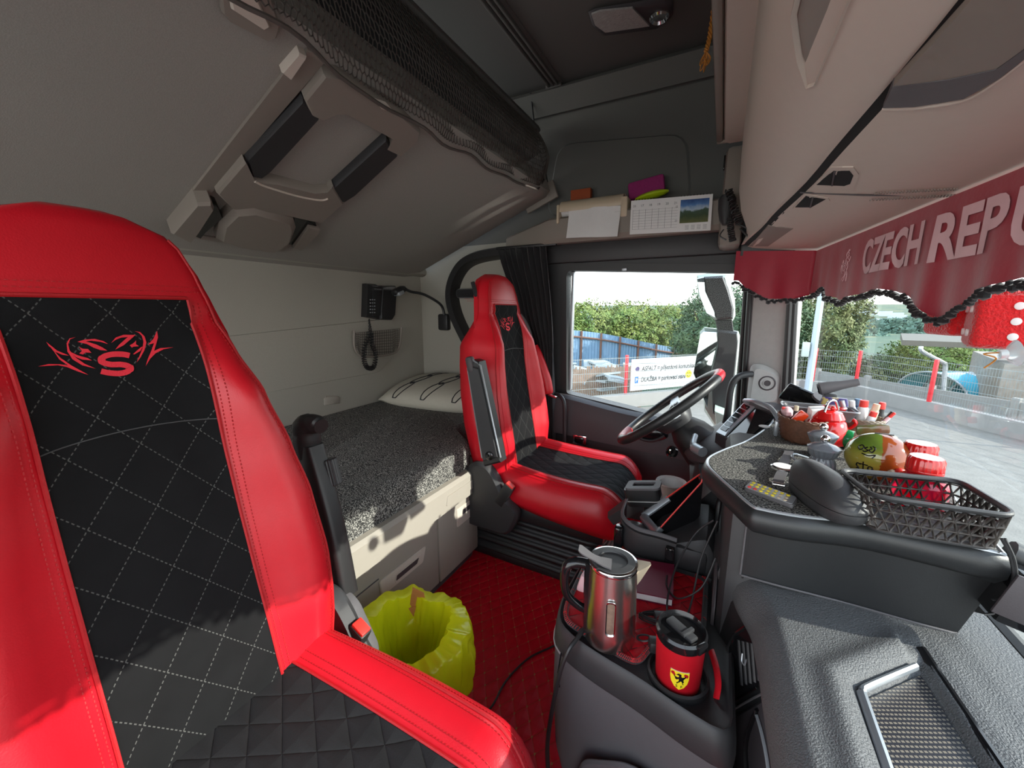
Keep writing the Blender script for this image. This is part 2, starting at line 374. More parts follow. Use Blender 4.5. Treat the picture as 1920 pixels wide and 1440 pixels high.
# driver's door: frame with window hole
Yd = 1.985
inner = round_poly([(-.722, 1.245), (.085, 1.20), (.085, .44), (-.02, .497), (-.33, .555), (-.705, .607)], [.035, .03, .02, .03, .1, .02], 5)
outer = []
for a, b in inner:
    c0 = V((-.32, .86)); d = V((a, b))-c0; k = min(((.47 if d.x > 0 else .60)/abs(d.x)) if abs(d.x) > 1e-6 else 99, ((.51 if d.y > 0 else .50)/abs(d.y)) if abs(d.y) > 1e-6 else 99)
    q = c0+d*k; outer.append((q.x, q.y))
g = G(); ring_frame(g, outer, inner, (0, Yd, 0), X, Z, (0, 1, 0), .06)
door_o = struct(g.build('door_1', 'blk2')); ROOTM[door_o.name] = Matrix.Identity(4)
i2 = [(a*1.0, b) for a, b in inner]; c_ = V((-.32, .87))
o3 = [(c_.x+(a-c_.x)*1.085, c_.y+(b-c_.y)*1.10) for a, b in inner]
g = G(); ring_frame(g, o3, inner, (0, Yd-.014, 0), X, Z, (0, 1, 0), .016); struct(g.build('trim_window_seal', 'blk'))
g = G(); g.box((-.700, 2.02, .93), (.012, .03, .62), bev=.003); g.box((-.43, 1.968, 1.237), (.024, .016, .014), bev=.003); struct(g.build('trim_window_channel', 'silver'))
g = G(); g.prism(inner, (0, 2.025, 0), X, Z, .004, n=(0, 1, 0)); struct(g.build('window_1', 'glass'))
# header beam above the door
g = G(); g.box((-.42, 1.975, 1.325), (1.10, .06, .09), bev=.006); struct(g.build('trim_door_header', 'blk2'))
# door inner skin below the belt line
def belt(x): return lerp_tab([(-.75, .612), (-.33, .556), (0, .498), (.25, .44)], x)
g = G(); rows = []
xs = [-.76+.05*i for i in range(21)]
for x in xs:
    b = belt(x); rows.append([V((x, 2.0, b-.004)), V((x, 1.955, b-.006)), V((x, 1.93, b-.02)), V((x, 1.915, b-.06)), V((x, 1.905, b-.11)), V((x, 1.90, .40-.06*(x+.7)))])
g.sheet(rows, th=.03, nrm=(0, 1, 0)); struct(g.build('door_left_upper_trim', 'plum'))
g = G(); g.box((-.28, 1.95, .18), (.98, .05, .42), bev=.01); struct(g.build('door_left_lower_trim', 'blk2'))
g = G(); g.ball((-.26, 1.897, .47), 1, 20, (.085, .012, .034)); dh_ = g.build('pull_handle', 'gloss', door_o)
g = G(); g.tube(smooth_path([(-.34, 1.896, .49), (-.30, 1.885, .445), (-.24, 1.885, .44), (-.19, 1.895, .47)]), .007); g.build('lip', 'blk2', dh_)
g = G(); g.box((-.60, 1.90, .385), (.075, .02, .05), bev=.006); sw_ = g.build('switch_plate', 'chrome', door_o)
g = G(); g.box((-.60, 1.892, .385), (.05, .02, .034), bev=.008); g.build('rocker', 'gloss', sw_)
# A pillar and windscreen surround
def xz(px, py, y): p = at(px, py, 'y', y); return p
g = G()
P = [xz(1418, 470, 1.93), xz(1490, 470, 1.87), xz(1468, 775, 1.87), xz(1392, 830, 1.93)]
g.loft([[P[3], P[2], P[2]+V((.05, .10, 0)), P[3]+V((.0, .1, 0))], [P[0], P[1], P[1]+V((.05, .10, 0)), P[0]+V((0, .1, 0))]]); pil_o = struct(g.build('trim_pillar_left', 'pillar')); ROOTM[pil_o.name] = Matrix.Identity(4)
g = G(); a, b = xz(1486, 470, 1.86), xz(1468, 790, 1.86); g.tube([a, b], .010); a, b = xz(1495, 470, 1.87), xz(1478, 790, 1.87); g.tube([a, b], .012); a, b = xz(1412, 470, 1.94), xz(1388, 830, 1.94); g.tube([a, b], .012); a, b = xz(1403, 470, 1.96), xz(1379, 830, 1.96); g.tube([a, b], .010); struct(g.build('trim_pillar_seal', 'blk'))
t = thing('pillar_speaker', 'small round grey loudspeaker set in the pillar between the side window and windscreen', 'speaker', (.187, 1.88, .753))
c = xz(1438, 718, 1.87)
g = G(); g.prism(round_poly([(-.062, -.10), (.05, -.09), (.05, .04), (-.02, .075), (-.062, .07)], .03), c+V((0, .035, 0)), X, Z, .042, inset=.018, n=(0, -1, 0)); g.build('housing', 'pillar', t)
FR = Matrix.Translation(c+V((0, -.004, 0))) @ Matrix.Rotation(R(90), 4, 'X')
g = G(); g.lathe([(.030, -.004), (.030, .004), (.026, .006), (.024, .002), (.001, .004)], 28, FR); g.build('grille', 'plum', t)
g = G(); g.lathe([(.015, .002), (.015, .006), (.012, .006), (.012, .002)], 24, FR, caps=False); g.build('ring', 'pillar', t)

# windscreen glass
def wsx(y, z):
    base = lerp_tab([(-.4, .41), (.6, .415), (1.2, .41), (1.6, .385), (1.8, .345), (1.9, .27)], y); return base+.045*(.95-z)
g = G(); rows = []
for i in range(15):
    z = .50+i*.85/14; rows.append([V((wsx(-.4+j*.094, z)+.02, -.4+j*.094, z)) for j in range(25)])
g.sheet(rows, th=.005, nrm=(1, 0, 0)); struct(g.build('window_2', 'glass'))
g = G(); g.tube([(wsx(y, 0.55)+.008, y, .545) for y in [-.4+.1*i for i in range(24)]], .014, 8); struct(g.build('trim_windscreen_seal', 'blk'))
g = G(); g.tube([(wsx(y, 1.32)+.02, y, 1.335) for y in [-.4+.1*i for i in range(24)]], .03, 8); struct(g.build('trim_windscreen_header', 'blk'))
g = G(); g.box((.43, .78, 1.30), (.09, 2.42, .09), bev=.01); g.box((.26, 1.95, 1.30), (.44, .16, .10), bev=.01); struct(g.build('trim_header_block', 'blk'))
g = G(); g.box((.46, .80, 1.75), (.05, 2.60, .86)); struct(g.build('wall_front', 'sidewall'))
g = G(); g.box((.36, 2.05, 1.72), (.30, .06, .90)); struct(g.build('wall_left_front', 'sidewall'))
g = G(); g.box((-.63, -.50, 1.80), (2.2, .05, .74)); struct(g.build('wall_right', 'wall'))

# ------------------------------------------------------------------ overhead console above the windscreen
t = thing('overhead_console', 'warm grey overhead storage console running above the windscreen', 'overhead console', (.1, 1.0, 1.3))
def extr(g, prof, ys, tap=None):
    rings = []
    for y in ys:
        k = tap(y) if tap else (0, 0, 1); rings.append([V((x+k[0], y, z+k[1])) for x, z in prof])
    g.loft(rings)
YS = [-.42+.08*i for i in range(25)]+[1.55, 1.60, 1.66, 1.72, 1.76, 1.80, 1.84]
def xgap(y): return lerp_tab([(-.42, .175), (.5, .157), (.95, .137), (1.4, .100), (1.84, .060)], y)
g = G(); rings = []
for y in YS:
    s = max(0, (y-1.60)/.24); ss = s*s; xg = xgap(y)
    body = [(xg, 1.300), (xg-.018, 1.296), (xg*.62+.010, 1.312), (xg*.34+.016, 1.338), (.024, 1.385), (.014, 1.44), (.010, 1.55), (.010, 1.70), (.40, 1.70), (.40, 1.34)]
    rings.append([V((x+.04*ss*(z > 1.32 and x < .2), y, z-(z-1.30)*.05*ss)) for x, z in body])
g.loft(rings); body_o = g.build('storage_body', 'beige', t, ang=50)
# open pocket in the body
pkp, pkn = V((.075, 0, 1.338)), V((.53, 0, .85)).normalized()
def onpk(px, py, d=0.0): return hit(px, py, pkp-pkn*d, pkn)
pk = [(1502, -60), (1484, 20), (1497, 110), (1516, 166), (1532, 160), (1560, 92), (1598, 0), (1630, -70)]
g = G(); A_ = [onpk(a, b, .002) for a, b in pk]; c_ = sum(A_, V())/8; B_ = [p+(c_-p)*.10 for p in A_]; Cc = [p+(c_-p)*.22+pkn*.004 for p in A_]
g.add(A_+[p-pkn*.006 for p in B_]+Cc, [[k*8+i, k*8+(i+1) % 8, (k+1)*8+(i+1) % 8, (k+1)*8+i] for k in range(2) for i in range(8)])
g.build('pocket_rim', 'beige', t)
g = G(); g.add([p-pkn*.004 for p in Cc], [list(range(8))]); g.build('pocket_floor', 'ladder', t)
# lower front panel with vents
low = [(.004, 1.292), (.018, 1.285), (.08, 1.274), (.19, 1.258), (.275, 1.256), (.275, 1.33), (.004, 1.33)]
g = G(); rings = []
for y in [-.42+.06*i for i in range(39)]:
    xg = xgap(y); rings.append([V((xg+x*(.385-xg)/.275, y, z)) for x, z in low])
g.loft(rings); g.build('lower_panel', 'beige', t, ang=50)
g = G(); g.loft([[V((xgap(y)+dx, y, z)) for dx, z in ((-.009, 1.2985), (.007, 1.2905), (.007, 1.33), (-.009, 1.33))] for y in YS]); g.build('gap_shade', 'gap_black', t)  # dark strip painted in for the shade of the open gap
lowp = V((.20, 1, 1.272)); lown = V((.14, 0, 1)).normalized()
def panel_z(x, y):
    xg = xgap(y); r = (x-xg)*.275/(.385-xg); tb = [(-.1, 1.292), (.004, 1.292), (.018, 1.285), (.08, 1.274), (.19, 1.258), (.275, 1.256)]
    for (a, va), (b, vb) in zip(tb, tb[1:]):
        if r <= b: return va+(vb-va)*(r-a)/(b-a)
    return 1.256
def onlow(px, py, d=.003):
    z = 1.27
    for _ in range(25): p = at(px, py, 'z', z); z = .5*z+.5*(panel_z(p.x, p.y)-d)
    return at(px, py, 'z', z)
def patch(g, pix, d, th=.002):
    bm = bmesh.new(); vs = [bm.verts.new((a, b, 0)) for a, b in pix]; bm.faces.new(vs); bmesh.ops.triangulate(bm, faces=bm.faces)
    for _ in range(3): bmesh.ops.subdivide_edges(bm, edges=[e for e in bm.edges if e.calc_length() > 22], cuts=1)
    bmesh.ops.triangulate(bm, faces=bm.faces); r = bmesh.ops.extrude_face_region(bm, geom=list(bm.faces))
    ext = {v for v in r['geom'] if isinstance(v, bmesh.types.BMVert)}; bm.verts.index_update()
    g.add([onlow(v.co.x, v.co.y, d)+(V((0, 0, .010)) if v in ext else V((0, 0, 0))) for v in bm.verts], [[v.index for v in f.verts] for f in bm.faces]); bm.free()
for lab, rim, hole, bars in (('upper', [(1520, 354), (1558, 314), (1600, 314), (1610, 328), (1603, 351), (1587, 357)], [(1531, 347), (1563, 321), (1593, 321), (1600, 330), (1594, 345), (1583, 349)], [(1565, 322, 1560, 348)]),
                         ('lower', [(1486, 392), (1508, 364), (1553, 372), (1556, 377), (1523, 393)], [(1491, 389), (1511, 368), (1548, 374), (1521, 389)], [(1524, 371, 1519, 389)])):
    g = G(); patch(g, rim, .002, .001); v_o = g.build('air_vent', 'beige', t)
    g = G(); patch(g, hole, .0026, .001); g.build('vent_hole', 'gap_black', v_o)  # flat black patch paints the shaded inside of the vent
    g = G()
    for x0, y0, x1, y1 in bars: g.tube([onlow(x0, y0, .003), onlow(x1, y1, .003)], .0016, 6)
    g.build('vent_bar', 'plum', v_o)
g = G(); patch(g, [(1405, 462), (1440, 424), (1487, 429), (1440, 462)], .0015, .001); g.build('map_lamp_recess', 'ladder', t)
# seams and the big sunken hatch in the lower panel
g = G(); g.tube([onlow(1500, 361, .002), onlow(1620, 366, .002), onlow(1800, 366, .002)], .0016, 6); g.build('panel_seam', 'plum', t)
g = G(); P_ = [(1655, 203), (1673, 164), (1780, 150), (1868, 131), (1925, 90), (1925, 108), (1870, 150), (1806, 186), (1715, 201)]
patch(g, P_, .0032, .001); g.build('hatch_grip', 'slate', t)
g = G(); patch(g, [(1674, 163), (1745, 86), (1840, -20), (2000, -60), (1925, 89), (1868, 129), (1780, 148)], .0024, .001); g.build('hatch_recess', 'ladder', t)
g = G(); g.tube(smooth_path([onlow(a, b, .001) for a, b in [(1655, 204), (1715, 202), (1806, 187), (1870, 151), (1925, 109), (1960, 80)]], 5), .0022, 6); g.build('hatch_lip', 'beige', t)
g = G()
for i in range(4):
    for j in range(26): 
        p = onlow(1632+j*6+i*4, 376-i*2.6-j*.3+ (i>1)*-7, .0025); g.box(p, (.0025, .0025, .002))
g.build('speaker_perforation', 'ladder', t, smooth=False)
# upper lockers
t = thing('overhead_locker', 'warm grey upper locker with a pale edge strip under the roof', 'locker', (-.05, 1.0, 1.7))
g = G(); g.box((.12, .72, 1.863), (.34, 2.06, .46), bev=.02); g.build('body', 'beige', t)
g = G(); g.box((-.062, .72, 1.87), (.022, 2.04, .46), bev=.008); g.build('door', 'ladder', t)
g = G(); g.box((-.055, 1.735, 1.87), (.034, .02, .462), bev=.005); g.build('edge_strip', 'locker', t)
g = G(); g.tube([V((-.074, 1.40, 1.80)), V((-.074, 1.36, 1.86)), V((-.074, 1.30, 1.86)), V((-.074, 1.30, 1.80))], .003, 6, closed=True); g.build('latch', 'plum', t)
g.tube(P, .003, 6, closed=True); g.build('latch', 'plum', t)
t = thing('corner_trim', 'grey corner post between the overhead console and the side shelf', 'trim panel', (-.04, 1.85, 1.5))
g = G(); g.box((-.0, 1.88, 1.47), (.08, .16, .36), bev=.02); g.build('panel', 'ladder', t)
g = G(); g.box((-.043, 1.83, 1.60), (.006, .02, .05), bev=.002); g.build('slot', 'gloss', t)

# ------------------------------------------------------------------ side shelf above the door
t = thing('side_shelf', 'grey moulded shelf above the driver door holding paper and calendar', 'shelf', (-.5, 1.93, 1.4))
g = G(); rings = []
for x in [-1.06, -1.0, -.9, -.78, -.5, -.2, -.04]:
    k = min(1, max(0, (x+1.06)/.3)); yo = 1.96-.09*k; zt = 1.43+.055*k
    rings.append([V((x, 2.02, 1.37)), V((x, yo+.005, 1.365)), V((x, yo-.01, 1.385)), V((x, yo-.008, zt-.01)), V((x, yo+.005, zt)), V((x, yo+.02, zt-.004)), V((x, yo+.022, zt-.05)), V((x, 2.02, zt-.05))])
g.loft(rings); g.build('body', 'ladder', t)

# lower bunk-side pillar loop (black)
t = thing('pillar_grab_loop', 'black curved frame with a crossbar behind the driver seat', 'frame', (-1.3, 1.97, 1.0))
pp = [(1010, 470), (935, 474), (882, 486), (857, 510), (845, 548), (852, 590), (875, 640), (905, 700), (960, 800)]
g = G(); rings = []
path = smooth_path([at(a, b, 'y', 1.955) for a, b in pp], 5)
for i, p in enumerate(path):
    d = (path[min(i+1, len(path)-1)]-path[max(0, i-1)]).normalized(); s = d.cross(Y).normalized()
    w = .030
    rings.append([p+s*w, p+s*w*.6-Y*.03, p-s*w*.6-Y*.03, p-s*w, p-s*w+Y*.06, p+s*w+Y*.06])
g.loft(rings); g.build('frame', 'blk', t)
g = G(); a, b = at(856, 551, 'y', 1.92), at(945, 548, 'y', 1.92); g.box((a+b)/2, ((b-a).length, .04, .055), bev=.02); g.build('crossbar', 'cloth', t)
# ================================================================== UPPER BUNK, LADDER, NET
U0 = V((-1.65, 0, 1.26)); US = V((.85, 0, .335)).normalized(); UN = V((US.z, 0, -US.x))      # slope, normal into the cab
def onub(px, py, d=0.0): return hit(px, py, U0+UN*d, UN)
t = thing('upper_bunk', 'folded upper bunk with grey woven underside sloping over the rear of the cab', 'bunk', (-1.2, .9, 1.4))
L_ub = .92
g = G(); rings = []
for y in [-.6, .2, 1.0, 1.6, 1.85, 1.91, 1.94]:
    k = max(0, (y-1.85)/.09); s0, s1 = -.06, L_ub-.0*k
    a = U0+US*s0; b = U0+US*s1; th = .11
    pr = [a-UN*.01*k, U0+US*(s1-.03)-UN*.012*k, b-UN*(.02+.01*k), b-UN*th, a-UN*th]
    rings.append([p+Y*y for p in pr])
g.loft(rings); g.build('panel', 'headliner', t)
g = G(); g.box((-1.0, .68, 1.80), (.30, 2.46, .14), Matrix.Rotation(R(-21), 4, 'Y'), bev=.02); g.build('mattress', 'cloth', t)  # black box standing in for the shaded bunk interior behind the net
g = G(); g.box((-1.68, .9, 1.275), (.06, 2.4, .05), Matrix.Rotation(R(-15), 4, 'Y'), bev=.02); g.build('hinge_trim', 'wall', t)
g = G(); pb = [V((-.90, -.6, 1.90)), V((-.90, 1.94, 1.90))]; g.box((-.885, .68, 1.905), (.05, 2.52, .035), Matrix.Rotation(R(-30), 4, 'Y'), bev=.01); g.build('top_rail', 'ceil', t)
# side fold at the far end
g = G(); g.box(U0+US*.86+Y*1.945-UN*.03, (.18, .02, .09), Matrix.Rotation(R(-21), 4, 'Y'), bev=.008); g.build('end_cap', 'ladder', t)

# ladder folded flat against the bunk: outline points measured on the bunk plane
t = thing('folding_ladder', 'taupe folding ladder with two black rails strapped under the upper bunk', 'ladder', tuple(onub(560, 280)))
def ubpoly(g, pix, d0, d1, inset=0.0, cham=None):
    P = [onub(a, b, d0) for a, b in pix]; c = sum(P, V())/len(P); m = len(P)
    if inset:
        vs = P+[p+UN*(d1-d0-inset) for p in P]+[p+(c-p).normalized()*inset+UN*(d1-d0) for p in P]; k = 3
    else: vs = P+[p+UN*(d1-d0) for p in P]; k = 2
    fs = [list(range(m))[::-1], [(k-1)*m+i for i in range(m)]]
    for l in range(k-1):
        for i in range(m): j = (i+1) % m; fs.append([l*m+i, l*m+j, (l+1)*m+j, (l+1)*m+i])
    g.add(vs, fs)
D = .03
g = G(); ubpoly(g, [(563, 165), (600, 118), (628, 122), (735, 185), (783, 232), (780, 248), (748, 278), (722, 265), (733, 245), (722, 238), (640, 192), (622, 192), (594, 204), (577, 196)], 0, D, .006)
top_o = g.build('top_section', 'ladder', t)
g = G(); ubpoly(g, [(697, 182), (722, 190), (735, 205), (733, 209), (715, 203)], D, D+.002); g.build('latch', 'beige', t)
g = G(); ubpoly(g, [(400, 345), (452, 283), (468, 318), (486, 323), (512, 326), (588, 346), (612, 344), (620, 335), (640, 368), (600, 405), (575, 400), (540, 392), (470, 378), (430, 376)], 0, D, .006)
g.build('bottom_section', 'ladder', t)
g = G(); g.tube(smooth_path([onub(478, 340, D), onub(500, 350, D), (onub(560, 368, D)), onub(600, 375, D), onub(615, 372, D)]), .004, 6); g.build('moulding_ridge', 'beige', t)
for pp in ([(456, 284), (563, 170), (594, 204), (500, 310), (484, 321), (468, 318)], [(618, 340), (720, 246), (742, 277), (660, 356), (640, 368), (630, 366)]):
    g = G(); ubpoly(g, pp, 0, D-.004, .007); g.build('rail', 'gloss' if 0 else 'blk2', t)
g = G(); ubpoly(g, [(530, 132), (575, 88), (600, 100), (606, 112), (350, 410), (318, 408)], 0, .008, .002); g.build('backing_strip', 'ladder', t)
g = G(); ubpoly(g, [(523, 122), (556, 84), (570, 92), (540, 136)], 0, .02, .004); g.build('strap_guide', 'beige', t)
g = G(); ubpoly(g, [(312, 412), (360, 352), (386, 352), (392, 362), (362, 412), (348, 430)], 0, .05, .008); g.build('catch', 'ladder', t)
g = G(); ubpoly(g, [(352, 424), (392, 365), (402, 370), (412, 392), (380, 420), (370, 432)], 0, .03, .003); g.build('catch_opening', 'gloss', t)
g = G(); ubpoly(g, [(405, 400), (432, 375), (470, 372), (545, 395), (550, 412), (540, 440), (510, 457), (440, 447), (400, 432)], 0, .045, .018); g.build('foot_cover', 'ladder', t)
g = G(); ubpoly(g, [(549, 396), (570, 402), (594, 418), (556, 454), (537, 450), (546, 430)], 0, .018, .002); g.build('catch_opening', 'gloss', t)
g = G(); ubpoly(g, [(574, 412), (595, 417), (594, 425), (560, 458), (545, 452)], 0, .03, .003); g.build('catch', 'ladder', t)
g = G(); ubpoly(g, [(430, 448), (510, 456), (540, 449), (550, 456), (530, 470), (340, 440), (340, 432)], 0, .006, .002); g.build('base_lip', 'ladder', t)
t = thing('bunk_release_handle', 'rounded taupe release handle under the upper bunk beside the net', 'handle', tuple(onub(465, 20)))
g = G(); ubpoly(g, [(408, -30), (412, 12), (430, 32), (500, 68), (515, 62), (522, 40), (500, -30)], 0, .014, .004); g.build('plate', 'ladder', t)
g = G(); ubpoly(g, [(424, -30), (432, 12), (495, 52), (505, 46), (470, -30)], .014, .022, .004); g.build('grip', 'beige', t)

# luggage net
t = thing('luggage_net', 'taupe string luggage net hanging along the front edge of the upper bunk', 'net', (-.8, 1.0, 1.7))
nb = [(-.35, 1.52, -.69), (.47, 1.545, -.732), (.8, 1.555, -.80), (1.2, 1.565, -.815), (1.6, 1.575, -.815), (1.80, 1.60, -.80), (1.88, 1.66, -.81)]
def netpt(u, w):      # u along Y, w 0 top..1 bottom
    y = -.35+u*2.22
    zb = lerp_tab([(a, b) for a, b, c in nb], y); xb = lerp_tab([(a, c) for a, b, c in nb], y)
    top = V((-.862, y, 1.89)); bot = V((xb, y, zb)); p = top.lerp(bot, w)
    p.x += .035*math.sin(math.pi*w)+.012*w*w*math.sin(u*60+w*9)*.6; p.z += .006*w*w*math.sin(u*43+2*w)
    p.y += .004*math.sin(u*77+w*31)*w
    return p
g = G(); NU, NW = 150, 15; vmap = {}; 
def vid(i, j):
    k = (i, j)
    if k not in vmap:
        cyc = j % 4; off = {0: 0, 1: 0, 2: .5, 3: .5}[cyc]; z0 = (j//2)*1.5+(.5 if j % 2 else 0) 
        vmap[k] = (i+off, z0); 
    return k
hx = []; idx = {}; verts = []
def gv(x, y):
    k = (round(x*4), round(y*4))
    if k not in idx: idx[k] = len(verts); verts.append(netpt(min(1, max(0, x/NU)), min(1, y/(NW*1.5)))) 
    return idx[k]
for r in range(NW-1):
    for i in range(NU):
        cx = i+.5+(.5 if r % 2 else 0); cyy = r*1.5+1
        hx.append([gv(cx-.5, cyy-.5), gv(cx, cyy-1), gv(cx+.5, cyy-.5), gv(cx+.5, cyy+.5), gv(cx, cyy+1), gv(cx-.5, cyy+.5)])
g.add(verts, hx)
no = g.build('mesh', 'net', t, mods=[('WIREFRAME', dict(thickness=.0036, use_even_offset=False))])
g = G(); g.tube([netpt(i/60, 1.0)+V((0, 0, -.002)) for i in range(61)], .0045, 6); g.build('hem_cord', 'net', t)
g = G(); g.tube([netpt(1, i/12)+V((0, .006, 0)) for i in range(13)], .008, 6, flat=.6); g.build('end_binding', 'net', t)
t = thing('bunk_strap', 'thin dark strap running from the roof hook down to the bunk end', 'strap', (-.83, 1.93, 1.9))
g = G(); g.tube([at(995, 175, 'y', 1.95), at(1003, 250, 'y', 1.95), at(1022, 320, 'y', 1.95), at(1030, 362, 'y', 1.94)], .005, 6); g.build('webbing', 'blk2', t)
g = G(); g.tube([at(955, 205, 'y', 1.93), at(985, 240, 'y', 1.93), at(1008, 268, 'y', 1.93)], .007, 6); g.build('stay_rod', 'plum', t)
t = thing('coat_hook', 'dark rounded hook on the roof lining at the far end of the rail', 'hook', tuple(at(985, 148, 'y', 1.93)))
c = at(982, 148, 'y', 1.95)
g = G(); g.box(c, (.10, .05, .035), bev=.014); g.build('base', 'ceil', t)
g = G(); g.tube(smooth_path([c+V((-.04, -.02, .01)), c+V((-.045, -.05, -.02)), c+V((-.01, -.06, -.035)), c+V((.035, -.045, -.02))]), .009, 8); g.build('hook', 'blk2', t)
# ceiling lamp
t = thing('ceiling_lamp', 'oblong clear interior lamp with a round spot on the dark roof lining', 'lamp', (-.38, 1.62, 2.1))
cs = [at(a, b, 'z', 2.095) for a, b in [(1103, 22), (1118, 15), (1250, -6), (1262, 2), (1262, 26), (1235, 48), (1130, 62), (1110, 45)]]
c = sum(cs, V())/8
g = G(); g.add([*cs, *[p-Z*.012+(c-p)*.05 for p in cs], *[p-Z*.016+(c-p)*.12 for p in cs]], [list(range(16, 24))]+[[k*8+i, k*8+(i+1) % 8, (k+1)*8+(i+1) % 8, (k+1)*8+i] for k in range(2) for i in range(8)]); g.build('housing', 'plum', t)
ls = [at(a, b, 'z', 2.078) for a, b in [(1109, 24), (1125, 18), (1186, 12), (1218, 46), (1135, 58), (1116, 44)]]
g = G(); g.add([*ls, *[p-Z*.006 for p in ls]], [list(range(6, 12))]+[[i, (i+1) % 6, 6+(i+1) % 6, 6+i] for i in range(6)]); g.build('lens', mat('frosted_lens', (.42, .40, .38), .25, var=.25, scale=90, bump=.8, bscale=240, bdist=.002), t)
c2 = at(1236, 30, 'z', 2.078); g = G(); g.lathe([(.034, 0), (.034, -.006), (.028, -.012), (.022, -.004), (.001, -.002)], 24, Matrix.Translation(c2)); g.build('spot_light', 'chrome', t)
t = thing('gold_tassel', 'twisted gold and orange tassel cord hanging beside the upper locker', 'tassel', tuple(at(1340, 0, 'y', 1.2)))
M['gold'] = mat('gold_orange_cord', (.55, .22, .03), .6, var=.4, scale=200, bump=.5)
pth = [at(1345, -40, 'y', 1.25), at(1340, 0, 'y', 1.25), at(1335, 40, 'y', 1.25), at(1330, 72, 'y', 1.25), at(1324, 96, 'y', 1.25)]
sp_ = smooth_path(pth, 14); g = G()
for ph in (0, 2.1, 4.2): g.tube([p+V((.0035*math.cos(i*.55+ph), .0035*math.sin(i*.55+ph), 0)) for i, p in enumerate(sp_)], .0028, 6)
g.build('cord', 'gold', t)
g = G()
for k in range(9):
    a = random.uniform(0, 6.28); q = sp_[-1]; w = random.uniform(.006, .013); h = random.uniform(.025, .045)
    g.tube(smooth_path([q, q+V((w*math.cos(a), w*math.sin(a), -h*.5)), q+V((w*.8*math.cos(a)-.004, w*.6*math.sin(a), -h)), q+V((-w*.3*math.cos(a), -w*.4, -h*.6))], 4), .0012, 5)
g.build('fringe', 'gold', t)
# ================================================================== LOWER BUNK
t = thing('lower_bunk', 'sand grey bunk cabinet with two drawer fronts behind the aisle', 'bunk cabinet', (-1.1, .95, 0))
def bunk_outline(off=0.0, y0=.56, y1=1.325, xf=-.86, r=.07):
    x = xf+off
    return round_poly([(-1.69, -.5), (-1.12, -.5), (-1.08, y0-.12-off), (x, y0-off), (x, y1+off), (-1.06, y1+.14+off), (-1.06, 1.97), (-1.69, 1.97)], [.01, .02, .08, .07, .05, .05, .02, .01], 5)
def slab(g, off, z0, z1, ch=.0, **kw):
    P = bunk_outline(off, **kw); Q = bunk_outline(off-ch, **kw); m = len(P)
    rings = [[V((a, b, z0)) for a, b in P], [V((a, b, z1-ch)) for a, b in P]]
    if ch: rings += [[V((P[i][0]*.4+Q[i][0]*.6, P[i][1]*.4+Q[i][1]*.6, z1-ch*.35)) for i in range(m)], [V((a, b, z1)) for a, b in Q]]
    g.loft(rings)
g = G(); slab(g, -.012, .0, .33); g.build('carcass', 'plum', t)
g = G(); slab(g, .018, .31, .405, .012); g.build('top_lip', 'locker', t, ang=30)
def front_strip(z0, z1, ya, yb, d0, d1, bev=.004):
    """curved front panel following the bunk outline between two y values (ya can wrap round the near corner)"""
    P = [q for q in bunk_outline(d1)]; return P
fx = -.86
g = G(); rings = []
wrap = [(-1.0, .47), (-.935, .505), (-.885, .545), (-.862, .60), (-.86, .68), (-.86, .80), (-.86, .925), (-.86, 1.045)]
g.loft([[V((x, y, z)) for (x, y) in [wrap[i]] for z in (.035, .3)]+[V((x-.02, y+.01, z)) for (x, y) in [wrap[i]] for z in (.3, .035)] for i in range(len(wrap))])
dr = g.build('drawer_front', 'locker', t)
g = G(); g.prism(round_poly([(-.095, -.028), (.10, -.028), (.118, .024), (-.10, .028)], .008), (fx+.001, .86, .205), Y, Z, .004, inset=.003); g.prism(round_poly([(-.05, -.018), (.065, -.018), (.08, .010), (-.045, .010)], .006), (fx+.002, .87, .205), Y, Z, .0045, inset=.002); g.build('handle', 'beige', dr)
g = G(); g.prism(round_poly([(-.045, -.012), (.055, -.012), (.066, .005), (-.04, .005)], .004), (fx+.0066, .87, .205), Y, Z, .0006); g.build('grip_slot', 'plum', dr)
g = G(); g.tube([(-.955, .494, .235), (-.885, .545, .235), (-.861, .60, .235), (-.8585, .66, .24), (-.8585, .76, .242)], .0018, 6); g.build('moulded_line', 'plum', dr)
g = G(); g.box((fx-.008, 1.185, .165), (.02, .265, .27), bev=.006); do = g.build('cabinet_door', 'locker', t)
g = G(); g.prism(round_poly([(-.06, -.045), (.03, -.045), (.062, .02), (.062, .032), (-.06, .032)], .008), (fx+.002, 1.225, .245), Y, Z, .003, inset=.002); g.build('handle', 'beige', do)
g = G(); g.prism(round_poly([(-.028, -.010), (.03, -.010), (.04, .010), (-.026, .010)], .004), (fx+.0052, 1.228, .250), Y, Z, .0006); g.build('grip_slot', 'plum', do)
g = G(); g.prism(round_poly([(-.10, -.016), (.13, -.016), (.10, .020), (-.09, .020)], .006), (fx+.0176, 1.18, .350), Y, Z, .003, inset=.002); g.build('label_panel', 'locker', t)
t = thing('mattress', 'thick mattress in speckled charcoal fabric on the lower bunk', 'mattress', (-1.3, .95, .4))
g = G(); P = bunk_outline(-.015); Q = bunk_outline(-.03); m = len(P)
def mz(x): return .505+max(0, min(1, (-x-.88)/.8))*.03
rings = [[V((a, b, .40)) for a, b in P], [V((a, b, mz(a)-.016)) for a, b in P], [V(((P[i][0]*.6+Q[i][0]*.4), P[i][1]*.6+Q[i][1]*.4, mz(P[i][0])-.005)) for i in range(m)], [V((a, b, mz(a))) for a, b in Q]]
g.loft(rings); g.build('cover', 'mattress', t, ang=50)
